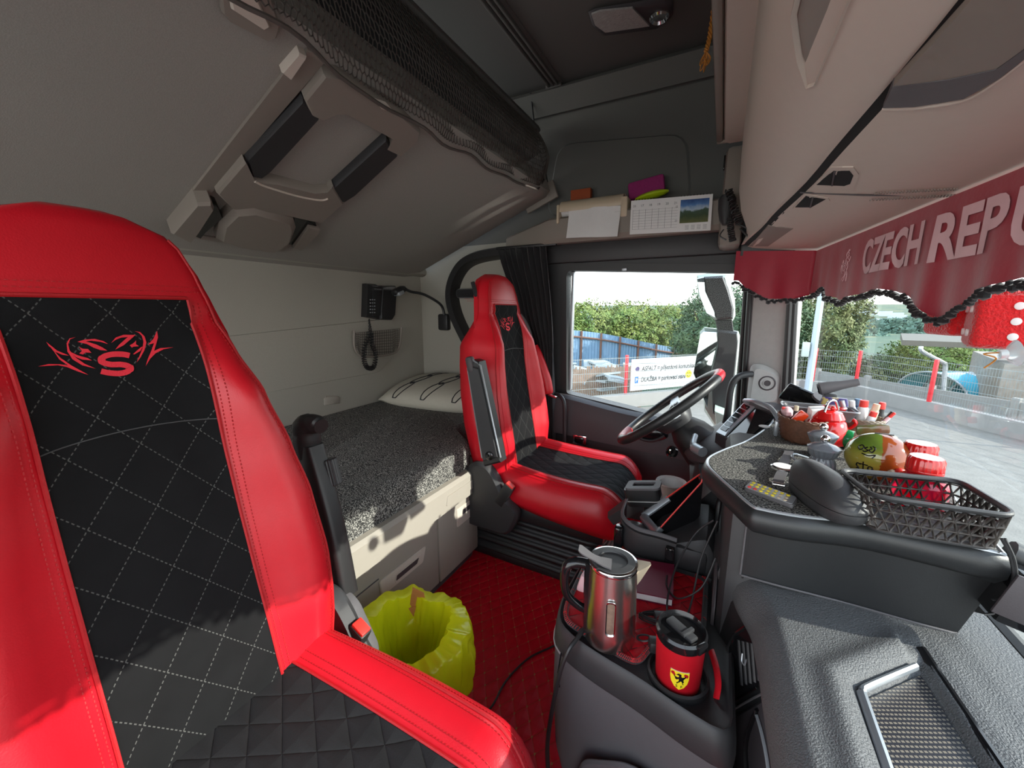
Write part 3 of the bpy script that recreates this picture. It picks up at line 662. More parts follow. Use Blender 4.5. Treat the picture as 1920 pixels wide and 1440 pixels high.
# pillow
t = thing('pillow', 'cream pillow printed with black interlinked loops at the head of the bunk', 'pillow', (-1.45, 1.72, .55))
PW, PH = .42, .62
Rp = Matrix.Translation(V((-1.33, 1.80, .575))) @ Matrix.Rotation(R(8), 4, 'Z')
def pil(u, v, s):   # u,v in -1..1
    e = (max(0, 1-abs(u)**3.0)**.5)*(max(0, 1-abs(v)**3.0)**.5)
    k = 1-.06*(abs(u)*abs(v)); return Rp @ V((u*.38*k, v*.22*k, s*.070*e+.012+.03*v))
n = 24; g = G()
for s in (1, -1): g.sheet([[pil(-1+2*i/n, -1+2*j/n, s) for j in range(n+1)] for i in range(n+1)])
g.build('cover', mat('cream_cotton', (.52, .49, .40), .9, var=.05, bump=.2), t, ang=80)
g = G()
for u0 in (-.62, -.12, .38, .85):
    for k in range(3):
        cv = -.65+k*.6; pts = []
        for a in range(17):
            th = a/16*2*math.pi; u_ = u0+.07*math.cos(th)+.07*math.sin(th)+.10*k; v_ = cv+.36*math.sin(th)
            u_ = max(-.97, min(.97, u_)); v_ = max(-.97, min(.97, v_)); pts.append(pil(u_, v_, 1)+Z*.001)
        g.tube(pts[:-1], .0032, 5, closed=True)
g.build('printed_loops', 'cloth', t)
# phone-like bunk control + coiled cord, net pocket, reading lamp, socket cover
def onr(px, py, x=-1.69): return at(px, py, 'x', x)
t = thing('bunk_control_unit', 'black wall unit with keypad handset mounted on the rear wall', 'handset', tuple(onr(700, 565)))
def rpoly(g, pix, x0, x1, inset=.002):
    P = [onr(a, b, x0) for a, b in pix]; c = sum(P, V())/len(P); m = len(P); d = X*(x1-x0)
    vs = P+[p+d*.7 for p in P]+[p+d+(c-p).normalized()*inset for p in P]
    g.add(vs, [list(range(m))[::-1], [2*m+i for i in range(m)]]+[[l*m+i, l*m+(i+1) % m, (l+1)*m+(i+1) % m, (l+1)*m+i] for l in (0, 1) for i in range(m)])
g = G(); rpoly(g, [(679, 532), (696, 533), (700, 536), (700, 598), (690, 596), (677, 594)], -1.70, -1.66, .004); g.build('cradle', 'blk', t)
g = G(); rpoly(g, [(691, 537), (706, 538), (704, 592), (689, 592)], -1.69, -1.65, .004); g.build('keypad', 'blk', t)
g = G()
for r in range(5):
    for c in range(3): g.box(onr(694.5+c*4, 562+r*6, -1.648), (.004, .007, .006), bev=.001)
g.build('keys', 'silver', t)
g = G(); rpoly(g, [(707, 536), (732, 536), (734, 542), (731, 592), (726, 600), (704, 599), (703, 585)], -1.69, -1.645, .008); h_o = g.build('handset', 'blk', t)
cord = smooth_path([onr(692, 598, -1.66), onr(692, 625, -1.66), onr(684, 650, -1.65), onr(683, 675, -1.65), onr(690, 690, -1.65), onr(701, 687, -1.65), (onr(705, 665, -1.65)), onr(698, 645, -1.65), onr(696, 620, -1.66), onr(692, 600, -1.66)], 26)
g = G(); pts = []
for i, p in enumerate(cord):
    d = (cord[min(i+1, len(cord)-1)]-cord[max(i-1, 0)]).normalized(); a = d.orthogonal().normalized(); b = d.cross(X).normalized(); k = 1 if 22 < i < len(cord)-30 else .15
    pts.append(p+(b*math.cos(i*1.25)+X*math.sin(i*1.25))*.011*k)
g.tube(pts, .0035, 5); g.build('coiled_cord', 'blk', t)
t = thing('wall_net_pocket', 'shallow grey mesh pocket with a frame on the rear wall below the handset', 'wall pocket', tuple(onr(707, 645)))
fr = [(664, 620), (664, 648), (672, 664), (690, 669), (735, 663), (749, 650), (753, 614)]
g = G(); g.tube(smooth_path([onr(a, b, -1.665) for a, b in fr], 5), .006, 6); g.build('frame', 'ladder', t)
g = G(); v_ = []; f_ = []; nu, nv = 20, 9
for j in range(nv+1):
    for i in range(nu+1):
        u = i/nu; v = j/nv; x = 667+(749-667)*u; top = 624+(616-624)*u; bot = 666-3*abs(u-.4)-(12 if u > .85 else (10 if u < .08 else 0)); v_.append(onr(x, top+(bot-top)*v, -1.67))
for j in range(nv):
    for i in range(nu): f_.append([j*(nu+1)+i, j*(nu+1)+i+1, (j+1)*(nu+1)+i+1, (j+1)*(nu+1)+i])
g.add(v_, f_); g.build('mesh', 'net', t, mods=[('WIREFRAME', dict(thickness=.004, use_even_offset=False))])
t = thing('reading_lamp', 'black gooseneck reading lamp on the side wall by the bunk', 'lamp', tuple(at(833, 605, 'y', 1.97)))
g = G(); g.box(at(833, 604, 'y', 1.985), (.075, .04, .10), bev=.012); g.build('base', 'blk', t)
hd = at(748, 545, 'x', -1.58); bs = at(833, 590, 'y', 1.96)
g = G(); g.tube(smooth_path([bs, bs+V((-.01, -.02, .06)), hd.lerp(bs, .55)+Z*.055, hd.lerp(bs, .25)+Z*.03, hd+V((.02, .03, .01))]), .008, 8); g.build('gooseneck', 'blk', t)
g = G(); g.box(hd, (.05, .085, .035), Matrix.Rotation(R(20), 4, 'X'), bev=.014); g.build('lamp_head', 'blk', t)
g = G(); g.box(hd+V((.01, -.012, -.014)), (.045, .045, .02), Matrix.Rotation(R(20), 4, 'X'), bev=.006); g.build('lens', 'silver', t)
t = thing('wall_socket_cover', 'small pale rounded cover plate on the rear wall above the mattress', 'cover plate', tuple(onr(621, 750)))
g = G(); rpoly(g, [(607, 760), (607, 748), (612, 742), (632, 742), (637, 746), (636, 756)], -1.70, -1.693, .003); g.build('plate', 'locker', t)
# curtain
t = thing('curtain', 'black gathered curtain hanging between driver seat and side window', 'curtain', (-.9, 1.9, 1.33))
g = G(); rows = []
for j in range(16):
    z = 1.36-j*(1.02/15); row = []
    for i in range(61):
        u = i/60; xl = lerp_tab([(.3, -.80), (.8, -.86), (1.05, -.97), (1.36, -1.07)], z); xr = lerp_tab([(.3, -.74), (.9, -.755), (1.36, -.80)], z)
        am = .020*(1-.3*math.sin(u*9)); row.append(V((xl+(xr-xl)*u, 1.90+am*math.sin(u*50+2*math.sin(z*4)), z)))
    rows.append(row)
g.sheet(rows, th=.003, nrm=(0, 1, 0)); g.build('cloth', 'cloth', t, ang=80)
g = G(); g.box((-.92, 1.90, 1.365), (.34, .02, .015), bev=.004); g.build('track', 'blk', t)
t = thing('door_grab_bar', 'black curved grab bar on the driver door edge beside the seat', 'grab bar', (-.70, 1.9, .5))
g = G(); g.tube(smooth_path([at(1038, 738, 'y', 1.92), at(1050, 742, 'y', 1.89), at(1058, 757, 'y', 1.87), at(1059, 790, 'y', 1.87), at(1058, 830, 'y', 1.87), at(1052, 850, 'y', 1.9)]), .010, 10); g.build('bar', 'blk2', t)
t = thing('belt_webbing', 'seat belt webbing sheathed in a red sleeve beside the driver backrest', 'seat belt', (-.8, 1.85, .9))
g = G(); P = smooth_path([at(975, 590, 'y', 1.83), at(990, 615, 'y', 1.85), at(1002, 660, 'y', 1.86)], 5); g.tube(P, .010, 8, flat=.3); g.build('strap', 'slate', t)
g = G(); P = smooth_path([at(1000, 650, 'y', 1.86), at(1010, 670, 'y', 1.86), at(1024, 710, 'y', 1.86), at(1029, 738, 'y', 1.86)], 5); g.tube(P, [.026]*(len(P)-1)+[.022], 10, flat=.55); g.build('red_sleeve', 'red', t)['label'] = 'red leather sleeve'
g = G(); g.box(at(1036, 742, 'y', 1.86), (.05, .014, .014), Matrix.Rotation(R(15), 4, 'Y'), bev=.003); g.build('tongue', 'chrome', t)
# ================================================================== SEATS (local frame: x forward, y to the driver's door, z up from the floor)
HW = [(.34, .235), (.38, .243), (.46, .258), (.58, .270), (.70, .262), (.80, .240), (.90, .210), (.98, .182), (1.05, .160), (1.10, .147), (1.14, .132), (1.17, .108), (1.185, .06)]
def front_x(z): return -(z-.42)*.194
def back_profile(z, n=28):
    """closed ring of the backrest at height z"""
    w = lerp_tab(HW, z); xf = front_x(z); k = max(0, min(1, (1.03-z)/.12)); bol = .050*k*min(1, max(.3, (z-.3)/.2)); dep = .105 if z < .90 else .105*max(.30, 1-.62*min(1, (z-.90)/.12)-((max(0, z-1.1))/.13)**2*.3); sb = .085 if z < .9 else .085-.045*min(1, (z-.9)/.12)
    ring = []
    for i in range(n):          # front side from -w to +w
        s = -1+2*i/(n-1); a = abs(s)
        bulge = bol*math.exp(-((a-.70)/.20)**2) - .004
        edge = -.055*max(0, (a-.80)/.20)**2
        ring.append(V((xf+bulge+edge + (.012*(1-a*a) if z > 1.03 else 0), s*w, z)))
    ring.append(V((xf-sb, w*1.0, z))); 
    for i in range(9):
        s = 1-2*i/8; ring.append(V((xf-sb+.010-dep*(.55+.45*(1-s*s)), s*w*.93, z-.0)))
    ring.append(V((xf-sb, -w*1.0, z)))
    return ring
CREST_S = [(1185, 522), (1150, 490), (1060, 472), (960, 480), (890, 510), (870, 560), (895, 598), (980, 618), (1060, 622), (1075, 632), (1040, 642), (1000, 625), (885, 640), (900, 672), (960, 695), (1060, 700), (1160, 682), (1210, 635), (1212, 585), (1170, 548), (1080, 535), (1010, 540), (985, 530), (1040, 520), (1100, 542)]
CREST = [[(413, 388), (440, 430), (520, 470), (620, 512), (560, 505), (480, 472)], [(470, 455), (540, 530), (640, 600), (796, 686), (700, 655), (600, 615), (520, 598), (332, 608), (430, 588), (540, 590), (610, 600), (530, 545)],
 [(680, 346), (630, 365), (612, 410), (625, 465), (680, 530), (760, 585), (862, 630), (740, 600), (650, 545), (605, 475), (598, 400), (625, 358)], [(635, 480), (700, 510), (790, 535), (826, 556), (740, 548), (680, 525)],
 [(695, 388), (760, 368), (850, 362), (930, 382), (972, 408), (900, 388), (820, 378), (770, 384), (860, 410), (920, 438), (965, 468), (900, 462), (840, 440), (780, 408)], [(710, 435), (745, 450), (790, 452), (822, 486), (770, 484), (745, 502), (712, 494), (735, 470)],
 [(998, 400), (1040, 350), (1110, 325), (1218, 326), (1175, 365), (1110, 420), (1036, 458), (1070, 415), (1120, 370), (1150, 345), (1090, 350), (1040, 370)], [(1166, 420), (1200, 400), (1225, 375), (1222, 410), (1250, 428), (1200, 432), (1185, 440)],
 [(1210, 292), (1260, 300), (1300, 340), (1316, 395), (1300, 460), (1262, 530), (1228, 575), (1252, 520), (1280, 450), (1290, 385), (1275, 335), (1245, 305)], [(1195, 500), (1230, 468), (1270, 435), (1285, 430), (1262, 470), (1210, 500)],
 [(1412, 288), (1420, 350), (1400, 420), (1385, 470), (1440, 445), (1556, 437), (1470, 455), (1400, 490), (1350, 540), (1310, 606), (1330, 540), (1360, 470), (1385, 400), (1330, 415), (1380, 360)]]
def crest_local(x, y, yc):      # measured on the big seat's back, stored as (side, height) on the seat itself
    p = hit(x/4.8, 560+y/4.8, V((-.66, 0, .42)), V((1, 0, .194))); return (p.y-yc, p.z)
def emblem(g, surf, yc):
    P = smooth_path([V((a, b, 0)) for a, b in [(1165, 512), (1100, 500), (1000, 502), (925, 528), (925, 572), (1000, 592), (1090, 592), (1160, 612), (1155, 650), (1080, 672), (985, 668), (908, 652)]], 6); m = len(P); vs = []
    for i, p in enumerate(P):
        d = (P[min(i+1, m-1)]-P[max(i-1, 0)]).normalized(); nn = V((-d.y, d.x, 0))*(30 if abs(d.x) > .6 else 38)
        vs += [surf(*crest_local(p.x+nn.x, p.y+nn.y*.82, yc)), surf(*crest_local(p.x-nn.x, p.y-nn.y*.82, yc))]
    g.add(vs, [[2*i, 2*i+1, 2*i+3, 2*i+2] for i in range(m-1)])
    for poly in CREST:
        bm = bmesh.new(); vs = [bm.verts.new((*crest_local(a, b, yc), 0)) for a, b in poly]; bm.faces.new(vs); bmesh.ops.triangulate(bm, faces=bm.faces); bm.verts.index_update()
        g.add([surf(v.co.x, v.co.y) for v in bm.verts], [[v.index for v in f.verts] for f in bm.faces]); bm.free()
def stitch_row(g, pts, gap=.006, r=.0009):
    P = [V(p) for p in pts]; acc = 0
    for a, b in zip(P, P[1:]):
        L_ = (b-a).length; d = (b-a)/max(L_, 1e-9); q = gap-acc
        while q < L_:
            c = a+d*q; g.tube([c-d*.0018, c+d*.0018], r, 4); q += gap
        acc = (acc+L_) % gap
def make_seat(name, label, loc, arm_side, detail):
    Rt = Matrix.Translation(V(loc)); t = thing(name, label, 'seat', loc, group='red and black truck seats')
    B = lambda g, nm, m, p=t, **k: g.build(nm, m, p, world=False, **k)
    g = G(); zs = [.33+.855*i/44 for i in range(45)]
    rings = [back_profile(z) for z in zs]
    top = [p.lerp(V((front_x(1.2)-.05, 0, 1.19)), .35)+Z*.006 for p in rings[-1]]
    bot = [V((p.x, p.y, .33)) for p in rings[0]]
    g.loft([*rings, top]); back = B(g, 'backrest', 'red', ang=75)
    # black quilted middle, 2 mm proud of the shell
    pw = lambda z: .100+.004*max(0, (.9-z)/.4)
    def skin(s_abs, z, off):
        w = lerp_tab(HW, z); xf = front_x(z); k = max(0, min(1, (1.03-z)/.12)); bol = .050*k*min(1, max(.3, (z-.3)/.2)); a = abs(s_abs)/w
        return V((xf+bol*math.exp(-((a-.70)/.20)**2)-.004-.055*max(0, (a-.80)/.20)**2+(.012*(1-a*a) if z > 1.03 else 0)+off, s_abs, z))
    g = G(); n = 36
    g.sheet([[skin(-pw(z)+2*pw(z)*i/16, z, .003) for i in range(17)] for z in [.345+(1.065-.345)*j/n for j in range(n+1)]]); B(g, 'centre_panel', 'quilt_back', ang=80)
    g = G(); g.tube([skin(-pw(.87)+2*pw(.87)*i/16, .87+.008*math.sin(i*.2), .0035) for i in range(17)], .0012, 5); B(g, 'panel_seam', 'blk2')
    g = G()
    for sg in (1, -1):
        g.tube([skin(sg*(pw(z)+.001), z, .003) for z in [.345+.72*j/40 for j in range(41)]], .0028, 6)
    g.tube([skin(-pw(1.066)+2*pw(1.066)*i/16, 1.068, .003) for i in range(17)], .003, 6); B(g, 'piping', 'red_seam', smooth=True)
    g = G()
    for sg in (1, -1):
        for off in (.008, .016): stitch_row(g, [skin(sg*(pw(z)+off), z, .0008) for z in [.35+.71*j/60 for j in range(61)]], .0065)
        stitch_row(g, [skin(sg*(lerp_tab(HW, z)*.80), z, .0008) for z in [.36+.70*j/60 for j in range(61)]], .007)
    for off in (.010, .018): stitch_row(g, [skin(-.16+.32*i/24, 1.068+off, .0008) for i in range(25)], .0065)
    B(g, 'stitching', 'red_seam', smooth=False)
    g = G()
    for sg in (1, -1): g.tube([skin(sg*(lerp_tab(HW, z)*.84), z, .001) for z in [.36+.80*j/60 for j in range(61)]], .0024, 6)
    B(g, 'side_seam', 'red_seam')
    g = G(); emblem(g, lambda y, z: skin(y, z, .0045), loc[1]); B(g, 'embroidered_crest', mat('red_embroidery', (.75, .02, .04), .7, bump=.6, bscale=900), smooth=False)
    for sg in (-1,):
        g = G(); g.box(V((front_x(1.1)-.050, sg*(.1425), 1.10)), (.016, .012, .115), Matrix.Rotation(R(-12), 4, 'Y') @ Matrix.Rotation(sg*R(-10), 4, 'X'), bev=.004); B(g, 'belt_slot', 'cloth')
    # cushion
    def cush(u, v):    # u 0 back..1 front, v -1..1
        w = .235+.02*math.sin(u*3.1)+.01*u; x = -.02+.50*u; a = abs(v)
        z = .395-.012*math.sin(u*3.0)+.040*math.exp(-((a-.72)/.17)**2)*(1-.35*u)
        z -= .075*max(0, (u-.80)/.20)**2.2; z -= .05*max(0, (a-.86)/.14)**2
        return V((x-.0*a, v*w*(1-.08*max(0, (u-.85)/.15)**2), z))
    g = G(); nu, nv = 30, 36; topg = [[cush(i/nu, -1+2*j/nv) for j in range(nv+1)] for i in range(nu+1)]
    low = lambda p, i: V((min(p.x, .46), p.y*.96, .29-.02*(i/nu)))
    rows = []
    for i, r in enumerate(topg):
        b = [V((min(p.x, .455), p.y*.93, .285-.045*(i/nu))) for p in r]; rows.append(r+[r[-1].lerp(b[-1], .5)+Y*.012]+b[::-1]+[r[0].lerp(b[0], .5)-Y*.012])
    g.loft(rows); cu = B(g, 'cushion', 'red', ang=70)
    g = G(); cw = .52
    g.sheet([[cush(i/nu*1.0, -cw+2*cw*j/16)+Z*.003+X*(.004 if i == nu else 0) for j in range(17)] for i in range(nu+1)]); B(g, 'cushion_panel', 'quilt_cush', ang=80)
    g = G(); g.sheet([[V((.484-.012*k*.5+ (.006 if k else 0), y, cush(1, 0).z+.003-.075*k/3)) for y in [-.13+.26*j/8 for j in range(9)]] for k in range(4)]); B(g, 'cushion_front_panel', 'quilt_cush', ang=80)
    g = G()
    for sg in (1, -1):
        g.tube([cush(i/nu, sg*(cw+.006))+Z*.003 for i in range(nu+1)], .0026, 6); g.tube([cush(i/nu, sg*.80)+Z*.001 for i in range(nu+1)], .0024, 6)
    B(g, 'cushion_piping', 'red_seam')
    g = G()
    for sg in (1, -1):
        for o in (.05, .09): stitch_row(g, [cush(i/nu, sg*(cw+o))+Z*.0008 for i in range(nu+1)], .0065)
        for o in (.76, .845): stitch_row(g, [cush(i/nu, sg*o)+Z*.0008 for i in range(nu+1)], .0065)
    B(g, 'cushion_stitching', 'red_seam', smooth=False)
    # hinge covers, base, bellows
    for sg in (1, -1):
        g = G(); g.prism(round_poly([(-.16, .16), (.06, .16), (.11, .27), (.05, .31), (-.0, .40), (-.05, .45), (-.12, .44), (-.17, .36)], .04), (0, sg*.242, 0), X, Z, .04, inset=.012, n=(0, sg, 0)); B(g, 'hinge_cover', 'blk2')
    g = G(); g.box((.12, 0, .245), (.62, .46, .07), bev=.02); B(g, 'seat_pan', 'blk')
    g = G(); prof = []
    rings = []
    for i in range(26):
        z = .21-i*.20/25; o = .010*math.sin(i*1.25)+.0; hx, hy = .30+o, .215+o
        rings.append([V((x+.12, y, z)) for x, y in round_poly([(-hx, -hy), (hx, -hy), (hx, hy), (-hx, hy)], .06)])
    g.loft(rings); B(g, 'bellows', 'blk', ang=80)
    g = G(); g.box((.12, 0, .018), (.66, .44, .036), bev=.008); B(g, 'base_plate', 'blk')
    # belt buckle
    bx = V((.008, .262, .335))
    g = G(); rot = Matrix.Rotation(R(28), 4, 'Y'); g.box(bx, (.042, .030, .100), rot, bev=.005); bk = B(g, 'buckle', 'blk')
    g = G(); q = rot @ V((0, 0, .046)); g.box(bx+q*1.08, (.034, .024, .012), rot, bev=.002); B(g, 'button', 'redbuckle', bk)
    g = G(); g.tube([bx-q*.8, bx-q*1.6+V((-.03, 0, -.01)), bx-q*2.0+V((-.07, 0, -.02))], .010, 8, flat=.6); B(g, 'buckle_stalk', 'blk', bk)
    return t
def armrest(t, pts, w, y, side, knob=True):
    """folded up armrest along side points (x,z)"""
seat_p = make_seat('truck_seat', 'red leather passenger seat with black quilted centre, large in the foreground', (-.66, .238, 0), 1, True)
SD = Matrix.Translation(V((-.745, 1.535, 0))) @ Matrix.Rotation(R(1.6), 4, 'Y')
seat_d = copy_tree(seat_p, loc=(-.745, 1.535, 0), rot=(0, R(1.6), 0), label='red leather driver seat with black quilted centre, behind the steering wheel')
ROOTM[seat_d.name] = SD
for ch in seat_d.children:
    if ch.name.startswith('buckle'):
        ch.location = V((.03, -.53, .0))
# armrests, folded up beside each backrest (parts of their seat)
g = G(); a0 = V((-.075, .305, .40)); a1 = V((-.165, .315, .745))
d = (a1-a0).normalized(); rings = []
for k in range(13):
    s = k/12; c = a0.lerp(a1, s); w = .032+.010*math.sin(s*3.1); hy = .022
    rings.append([c+X*x+Y*y for x, y in round_poly([(-w, -hy), (w, -hy), (w, hy), (-w, hy)], .012, 3)])
g.loft(rings); ar = g.build('armrest', 'blk', seat_p, world=False)
g = G(); g.tube(smooth_path([a1+V((.0, 0, -.03)), a1+V((.005, -.004, .02)), a1+V((.012, -.008, .045)), a1+V((.038, -.006, .055)), a1+V((.06, -.004, .050))], 5), [.030]*6+[.028]*8+[.025]*5+[.021]*2, 12, flat=.8); g.build('end_pad', 'leatherette', ar, world=False)
g = G(); T = Matrix.Translation(a0.lerp(a1, .80)+V((.028, .022, 0))) @ Matrix.Rotation(R(-14), 4, 'Y'); g.lathe([(.015, -.032), (.018, -.029), (.018, .029), (.015, .032)], 40, T, wob=lambda a, z: 1+.05*math.cos(a*20)); g.build('height_wheel', 'blk2', ar, world=False)
g = G(); g.prism(round_poly([(-.05, .26), (.05, .24), (.06, .30), (.0, .40), (-.05, .42)], .02), (-.02, .275, 0), X, Z, .03, inset=.006, n=(0, 1, 0)); g.build('armrest_bracket', 'slate', seat_p, world=False)
g = G(); a0 = V((.005, -.300, .50)); a1 = V((-.075, -.300, .84)); d = (a1-a0).normalized(); s_ = d.cross(Y)
def armpoly(w0, w1): return [a0-s_*w0-d*.02, a0+s_*w0-d*.035, a1+s_*w1+d*.01, a1+d*.026, a1-s_*w1+d*.015]
P = armpoly(.038, .026); c = (a0+a1)/2
def slabp(g, P, yo, th, ins):
    m = len(P); c = sum(P, V())/m
    A = [p+Y*(yo) for p in P]; Bp = [p+Y*(yo-th+ins) for p in P]; C_ = [p+(c-p).normalized()*ins-Y*0+Y*(yo-th) for p in P]
    g.add(A+Bp+C_, [list(range(m)), list(range(2*m, 3*m))[::-1]]+[[l*m+i, l*m+(i+1) % m, (l+1)*m+(i+1) % m, (l+1)*m+i] for l in (0, 1) for i in range(m)])
g = G(); slabp(g, P, .025, .05, .008); ar = g.build('armrest', 'blk', seat_d, world=False)
g = G(); slabp(g, [p.lerp(c, .12)+X*.0 for p in P], -.024, .008, .004); g.build('armrest_side_cover', 'blk2', ar, world=False)
g = G(); e = s_*.037; g.tube([a0-s_*.042+V((0, -.022, 0)), a1-s_*.030+V((0, -.022, 0)), a1+d*.026+V((0, -.022, 0))], .0035, 6); g.tube([a0+s_*.040+V((0, -.018, 0)), a1+s_*.028+V((0, -.018, 0))], .006, 6); g.build('silver_edge', 'silver', ar, world=False)
g = G(); g.lathe([(.017, 0), (.017, .006), (.013, .009), (.001, .009)], 20, Matrix.Translation(a0+V((.0, -.032, .012))) @ Matrix.Rotation(R(90), 4, 'X')); g.build('pivot_cap', 'gloss', ar, world=False)
g = G(); g.box(a1+s_*.012+d*.01+V((0, -.02, 0)), (.03, .03, .06), Matrix.Rotation(R(-15), 4, 'Y'), bev=.01); g.build('end_pad', 'plum', ar, world=False)
# ================================================================== DASHBOARD, STEERING, TABLE, CONSOLE
t = thing('dashboard', 'grained charcoal dashboard with vent and ribbed storage tray', 'dashboard', (.2, .9, .3))
EDGE = [(.135, -.45), (.118, .1), (.106, .42), (.101, .60), (.096, .68), (.072, .765), (.042, .84), (.032, .92), (.030, 1.20), (.045, 1.30)]
def dash_pt(i, k):    # cross section of soft top from front edge to windscreen
    x, y = EDGE[i]; prof = [(-.000, .30), (-.002, .50), (.002, .530), (.010, .536), (.028, .536), (.07, .536), (.12, .536)]
    return V((x+prof[k][0], y, prof[k][1]))
g = G(); top = []
for i in range(len(EDGE)):
    y = EDGE[i][1]; inset = X*(.034 if y < .72 else .0)
    r = [V((EDGE[i][0]+.03, EDGE[i][1], .02))+inset, V((EDGE[i][0]+.012, EDGE[i][1], .16))+inset]+[dash_pt(i, k)+inset for k in range(5)]; xw = wsx(y, .55)-.03
    r += [V((EDGE[i][0]*.3+xw*.7, y, .50)), V((xw, y, .50))]; top.append(r)
g.sheet(top); g.build('core', 'blk2', t, ang=50)
# soft top skin for the passenger side, with a sunken tray
TR = [at(a, b, 'z', .566) for a, b in [(1612, 1300), (1726, 1250), (1850, 1445), (1662, 1445)]]
TR[2] = TR[1]+(TR[2]-TR[1])*2.6; TR[3] = TR[0]+(TR[3]-TR[0])*2.3
def in_tray(p):
    s = 1e9
    for i in range(4):
        a, b = TR[i], TR[(i+1) % 4]; e = (b-a); nn = V((e.y, -e.x, 0)).normalized(); s = min(s, -(p-a).dot(nn) if False else (p-a).dot(nn))
    return s
ctr = sum(TR, V())/4; sgn = 1 if in_tray(ctr) > 0 else -1
def trayd(p):
    s = 1e9
    for i in range(4):
        a, b = TR[i], TR[(i+1) % 4]; e = (b-a); nn = V((e.y, -e.x, 0)).normalized()*sgn; s = min(s, (p-a).dot(nn))
    return s
g = G(); rows = []; NY, NX = 150, 64
for j in range(NY+1):
    y = -.25+1.08*j/NY; ex = lerp_tab(sorted([(b, a) for a, b in EDGE]), y)-.008; xw = wsx(y, .57)-.022; row = [V((ex+.045, y, .500)), V((ex+.012, y, .502)), V((ex+.002, y, .510))]
    for i in range(NX+1):
        s = i/NX; x = ex+(xw-ex)*s; z = .525+.047*min(1, (s/.10))**.4
        p = V((x, y, z)); d = trayd(p)
        ring = math.exp(-((d+.030)/.016)**2)*.009; z += ring*(1 if x < .27 else .2)
        z -= .016*max(0, min(1, (d+.008)/.010))
        z += .004*max(0, min(1, (x-.305)/.05)); row.append(V((x, y, z)))
    rows.append(row)
g.sheet(rows); g.build('soft_top', 'dash', t, ang=60)
g = G(); g.tube(smooth_path([TR[3]+Z*.004, TR[0].lerp(TR[3], .12)+Z*.005, TR[0]+(ctr-TR[0])*.03+Z*.005, TR[0].lerp(TR[1], .15)+Z*.005, TR[0].lerp(TR[1], .9)+Z*.004], 6), .006, 8, flat=.7); tr_o = g.build('tray_rim', 'silver', t)
g = G(); P = [p+(ctr-p)*.05 for p in TR]; nr = 60
g.sheet([[P[0].lerp(P[1], i/8).lerp(P[3].lerp(P[2], i/8), j/nr)+Z*(-.006) for i in range(9)] for j in range(nr+1)], th=.002, nrm=(0, 0, -1))
m_, t_, p_ = nodes('ribbed_tray_mat'); L_ = t_.links.new
tc_ = N(t_, 'TexCoord').outputs['Object']; sx_ = N(t_, 'SeparateXYZ'); L_(tc_, sx_.inputs[0])
u_ = math_(t_, 'ADD', math_(t_, 'MULTIPLY', sx_.outputs['X'], -.45), math_(t_, 'MULTIPLY', sx_.outputs['Y'], .9)); v_ = math_(t_, 'ADD', math_(t_, 'MULTIPLY', sx_.outputs['X'], .9), math_(t_, 'MULTIPLY', sx_.outputs['Y'], .45))
fu = math_(t_, 'FRACT', math_(t_, 'MULTIPLY', math_(t_, 'ADD', u_, 5), 190)); fv = math_(t_, 'FRACT', math_(t_, 'MULTIPLY', math_(t_, 'ADD', v_, 5), 190))
mk = math_(t_, 'MULTIPLY', math_(t_, 'GREATER_THAN', fu, .55), math_(t_, 'GREATER_THAN', fv, .35)); mxx = N(t_, 'Mix', data_type='RGBA'); L_(mk, mxx.inputs[0]); mxx.inputs[6].default_value = (.012, .012, .018, 1); mxx.inputs[7].default_value = (.20, .17, .13, 1); L_(mxx.outputs[2], p_.inputs['Base Color']); p_.inputs['Roughness'].default_value = .45
bb = N(t_, 'Bump'); bb.inputs['Distance'].default_value = .001; L_(mk, bb.inputs['Height']); L_(bb.outputs[0], p_.inputs['Normal'])
g.build('ribbed_mat', m_, t)
# groove line between tray and windscreen ledge
g = G(); a, b = TR[1]+V((.012, .0, .002)), TR[2]+V((.012, 0, .002)); g.tube([a+V((-.004, .03, .004)), a, b], .0075, 8, flat=.6); g.build('ledge_groove', 'gloss', t)
# side vent on the slanted facet
vp, vn = V((.086, .708, .45)), V((-.86, -.50, .10)).normalized()
def onv(px, py, d=0.0): return hit(px, py, vp+vn*d, vn)
def vpoly(g, pix, d0, d1, ins=.0):
    P = [onv(a, b, d0) for a, b in pix]; Q = [onv(a, b, d1) for a, b in pix]; c = sum(Q, V())/len(Q); m = len(P); Q = [q+(c-q).normalized()*ins for q in Q]
    g.add(P+Q, [list(range(m))[::-1], [m+i for i in range(m)]]+[[i, (i+1) % m, m+(i+1) % m, m+i] for i in range(m)])
vt = [(1366, 1212), (1376, 1190), (1404, 1170), (1412, 1173), (1430, 1222), (1431, 1262), (1418, 1290), (1378, 1316), (1368, 1318), (1362, 1300)]
g = G(); vpoly(g, [(1345, 1140), (1392, 1118), (1412, 1128), (1478, 1440), (1440, 1800), (1352, 1800), (1352, 1330)], -.05, -.006); g.build('end_panel', 'blk', t)
g = G(); vpoly(g, vt, -.006, 0, .001); ven = g.build('air_vent', 'gloss', t)
g = G(); g.tube([onv(a, b, .001) for a, b in vt[-1:]+vt[:3]], .0024, 6); g.tube([onv(a, b, .001) for a, b in vt[6:9]], .0015, 6); g.build('chrome_trim', 'chrome', ven)
for k in range(6):
    g = G(); x = 1385+k*8; g.tube([onv(x, 1200+k*2, .001), onv(x+6, 1285-k*2, .001)], .0016, 5, flat=2); g.build('vane', 'blk2', ven)
g = G(); g.tube(smooth_path([onv(1392, 1225, .004), onv(1391, 1240, .005), onv(1396, 1247, .005), onv(1399, 1236, .005)], 3), .0014, 6); g.build('vent_tab', 'silver', ven)
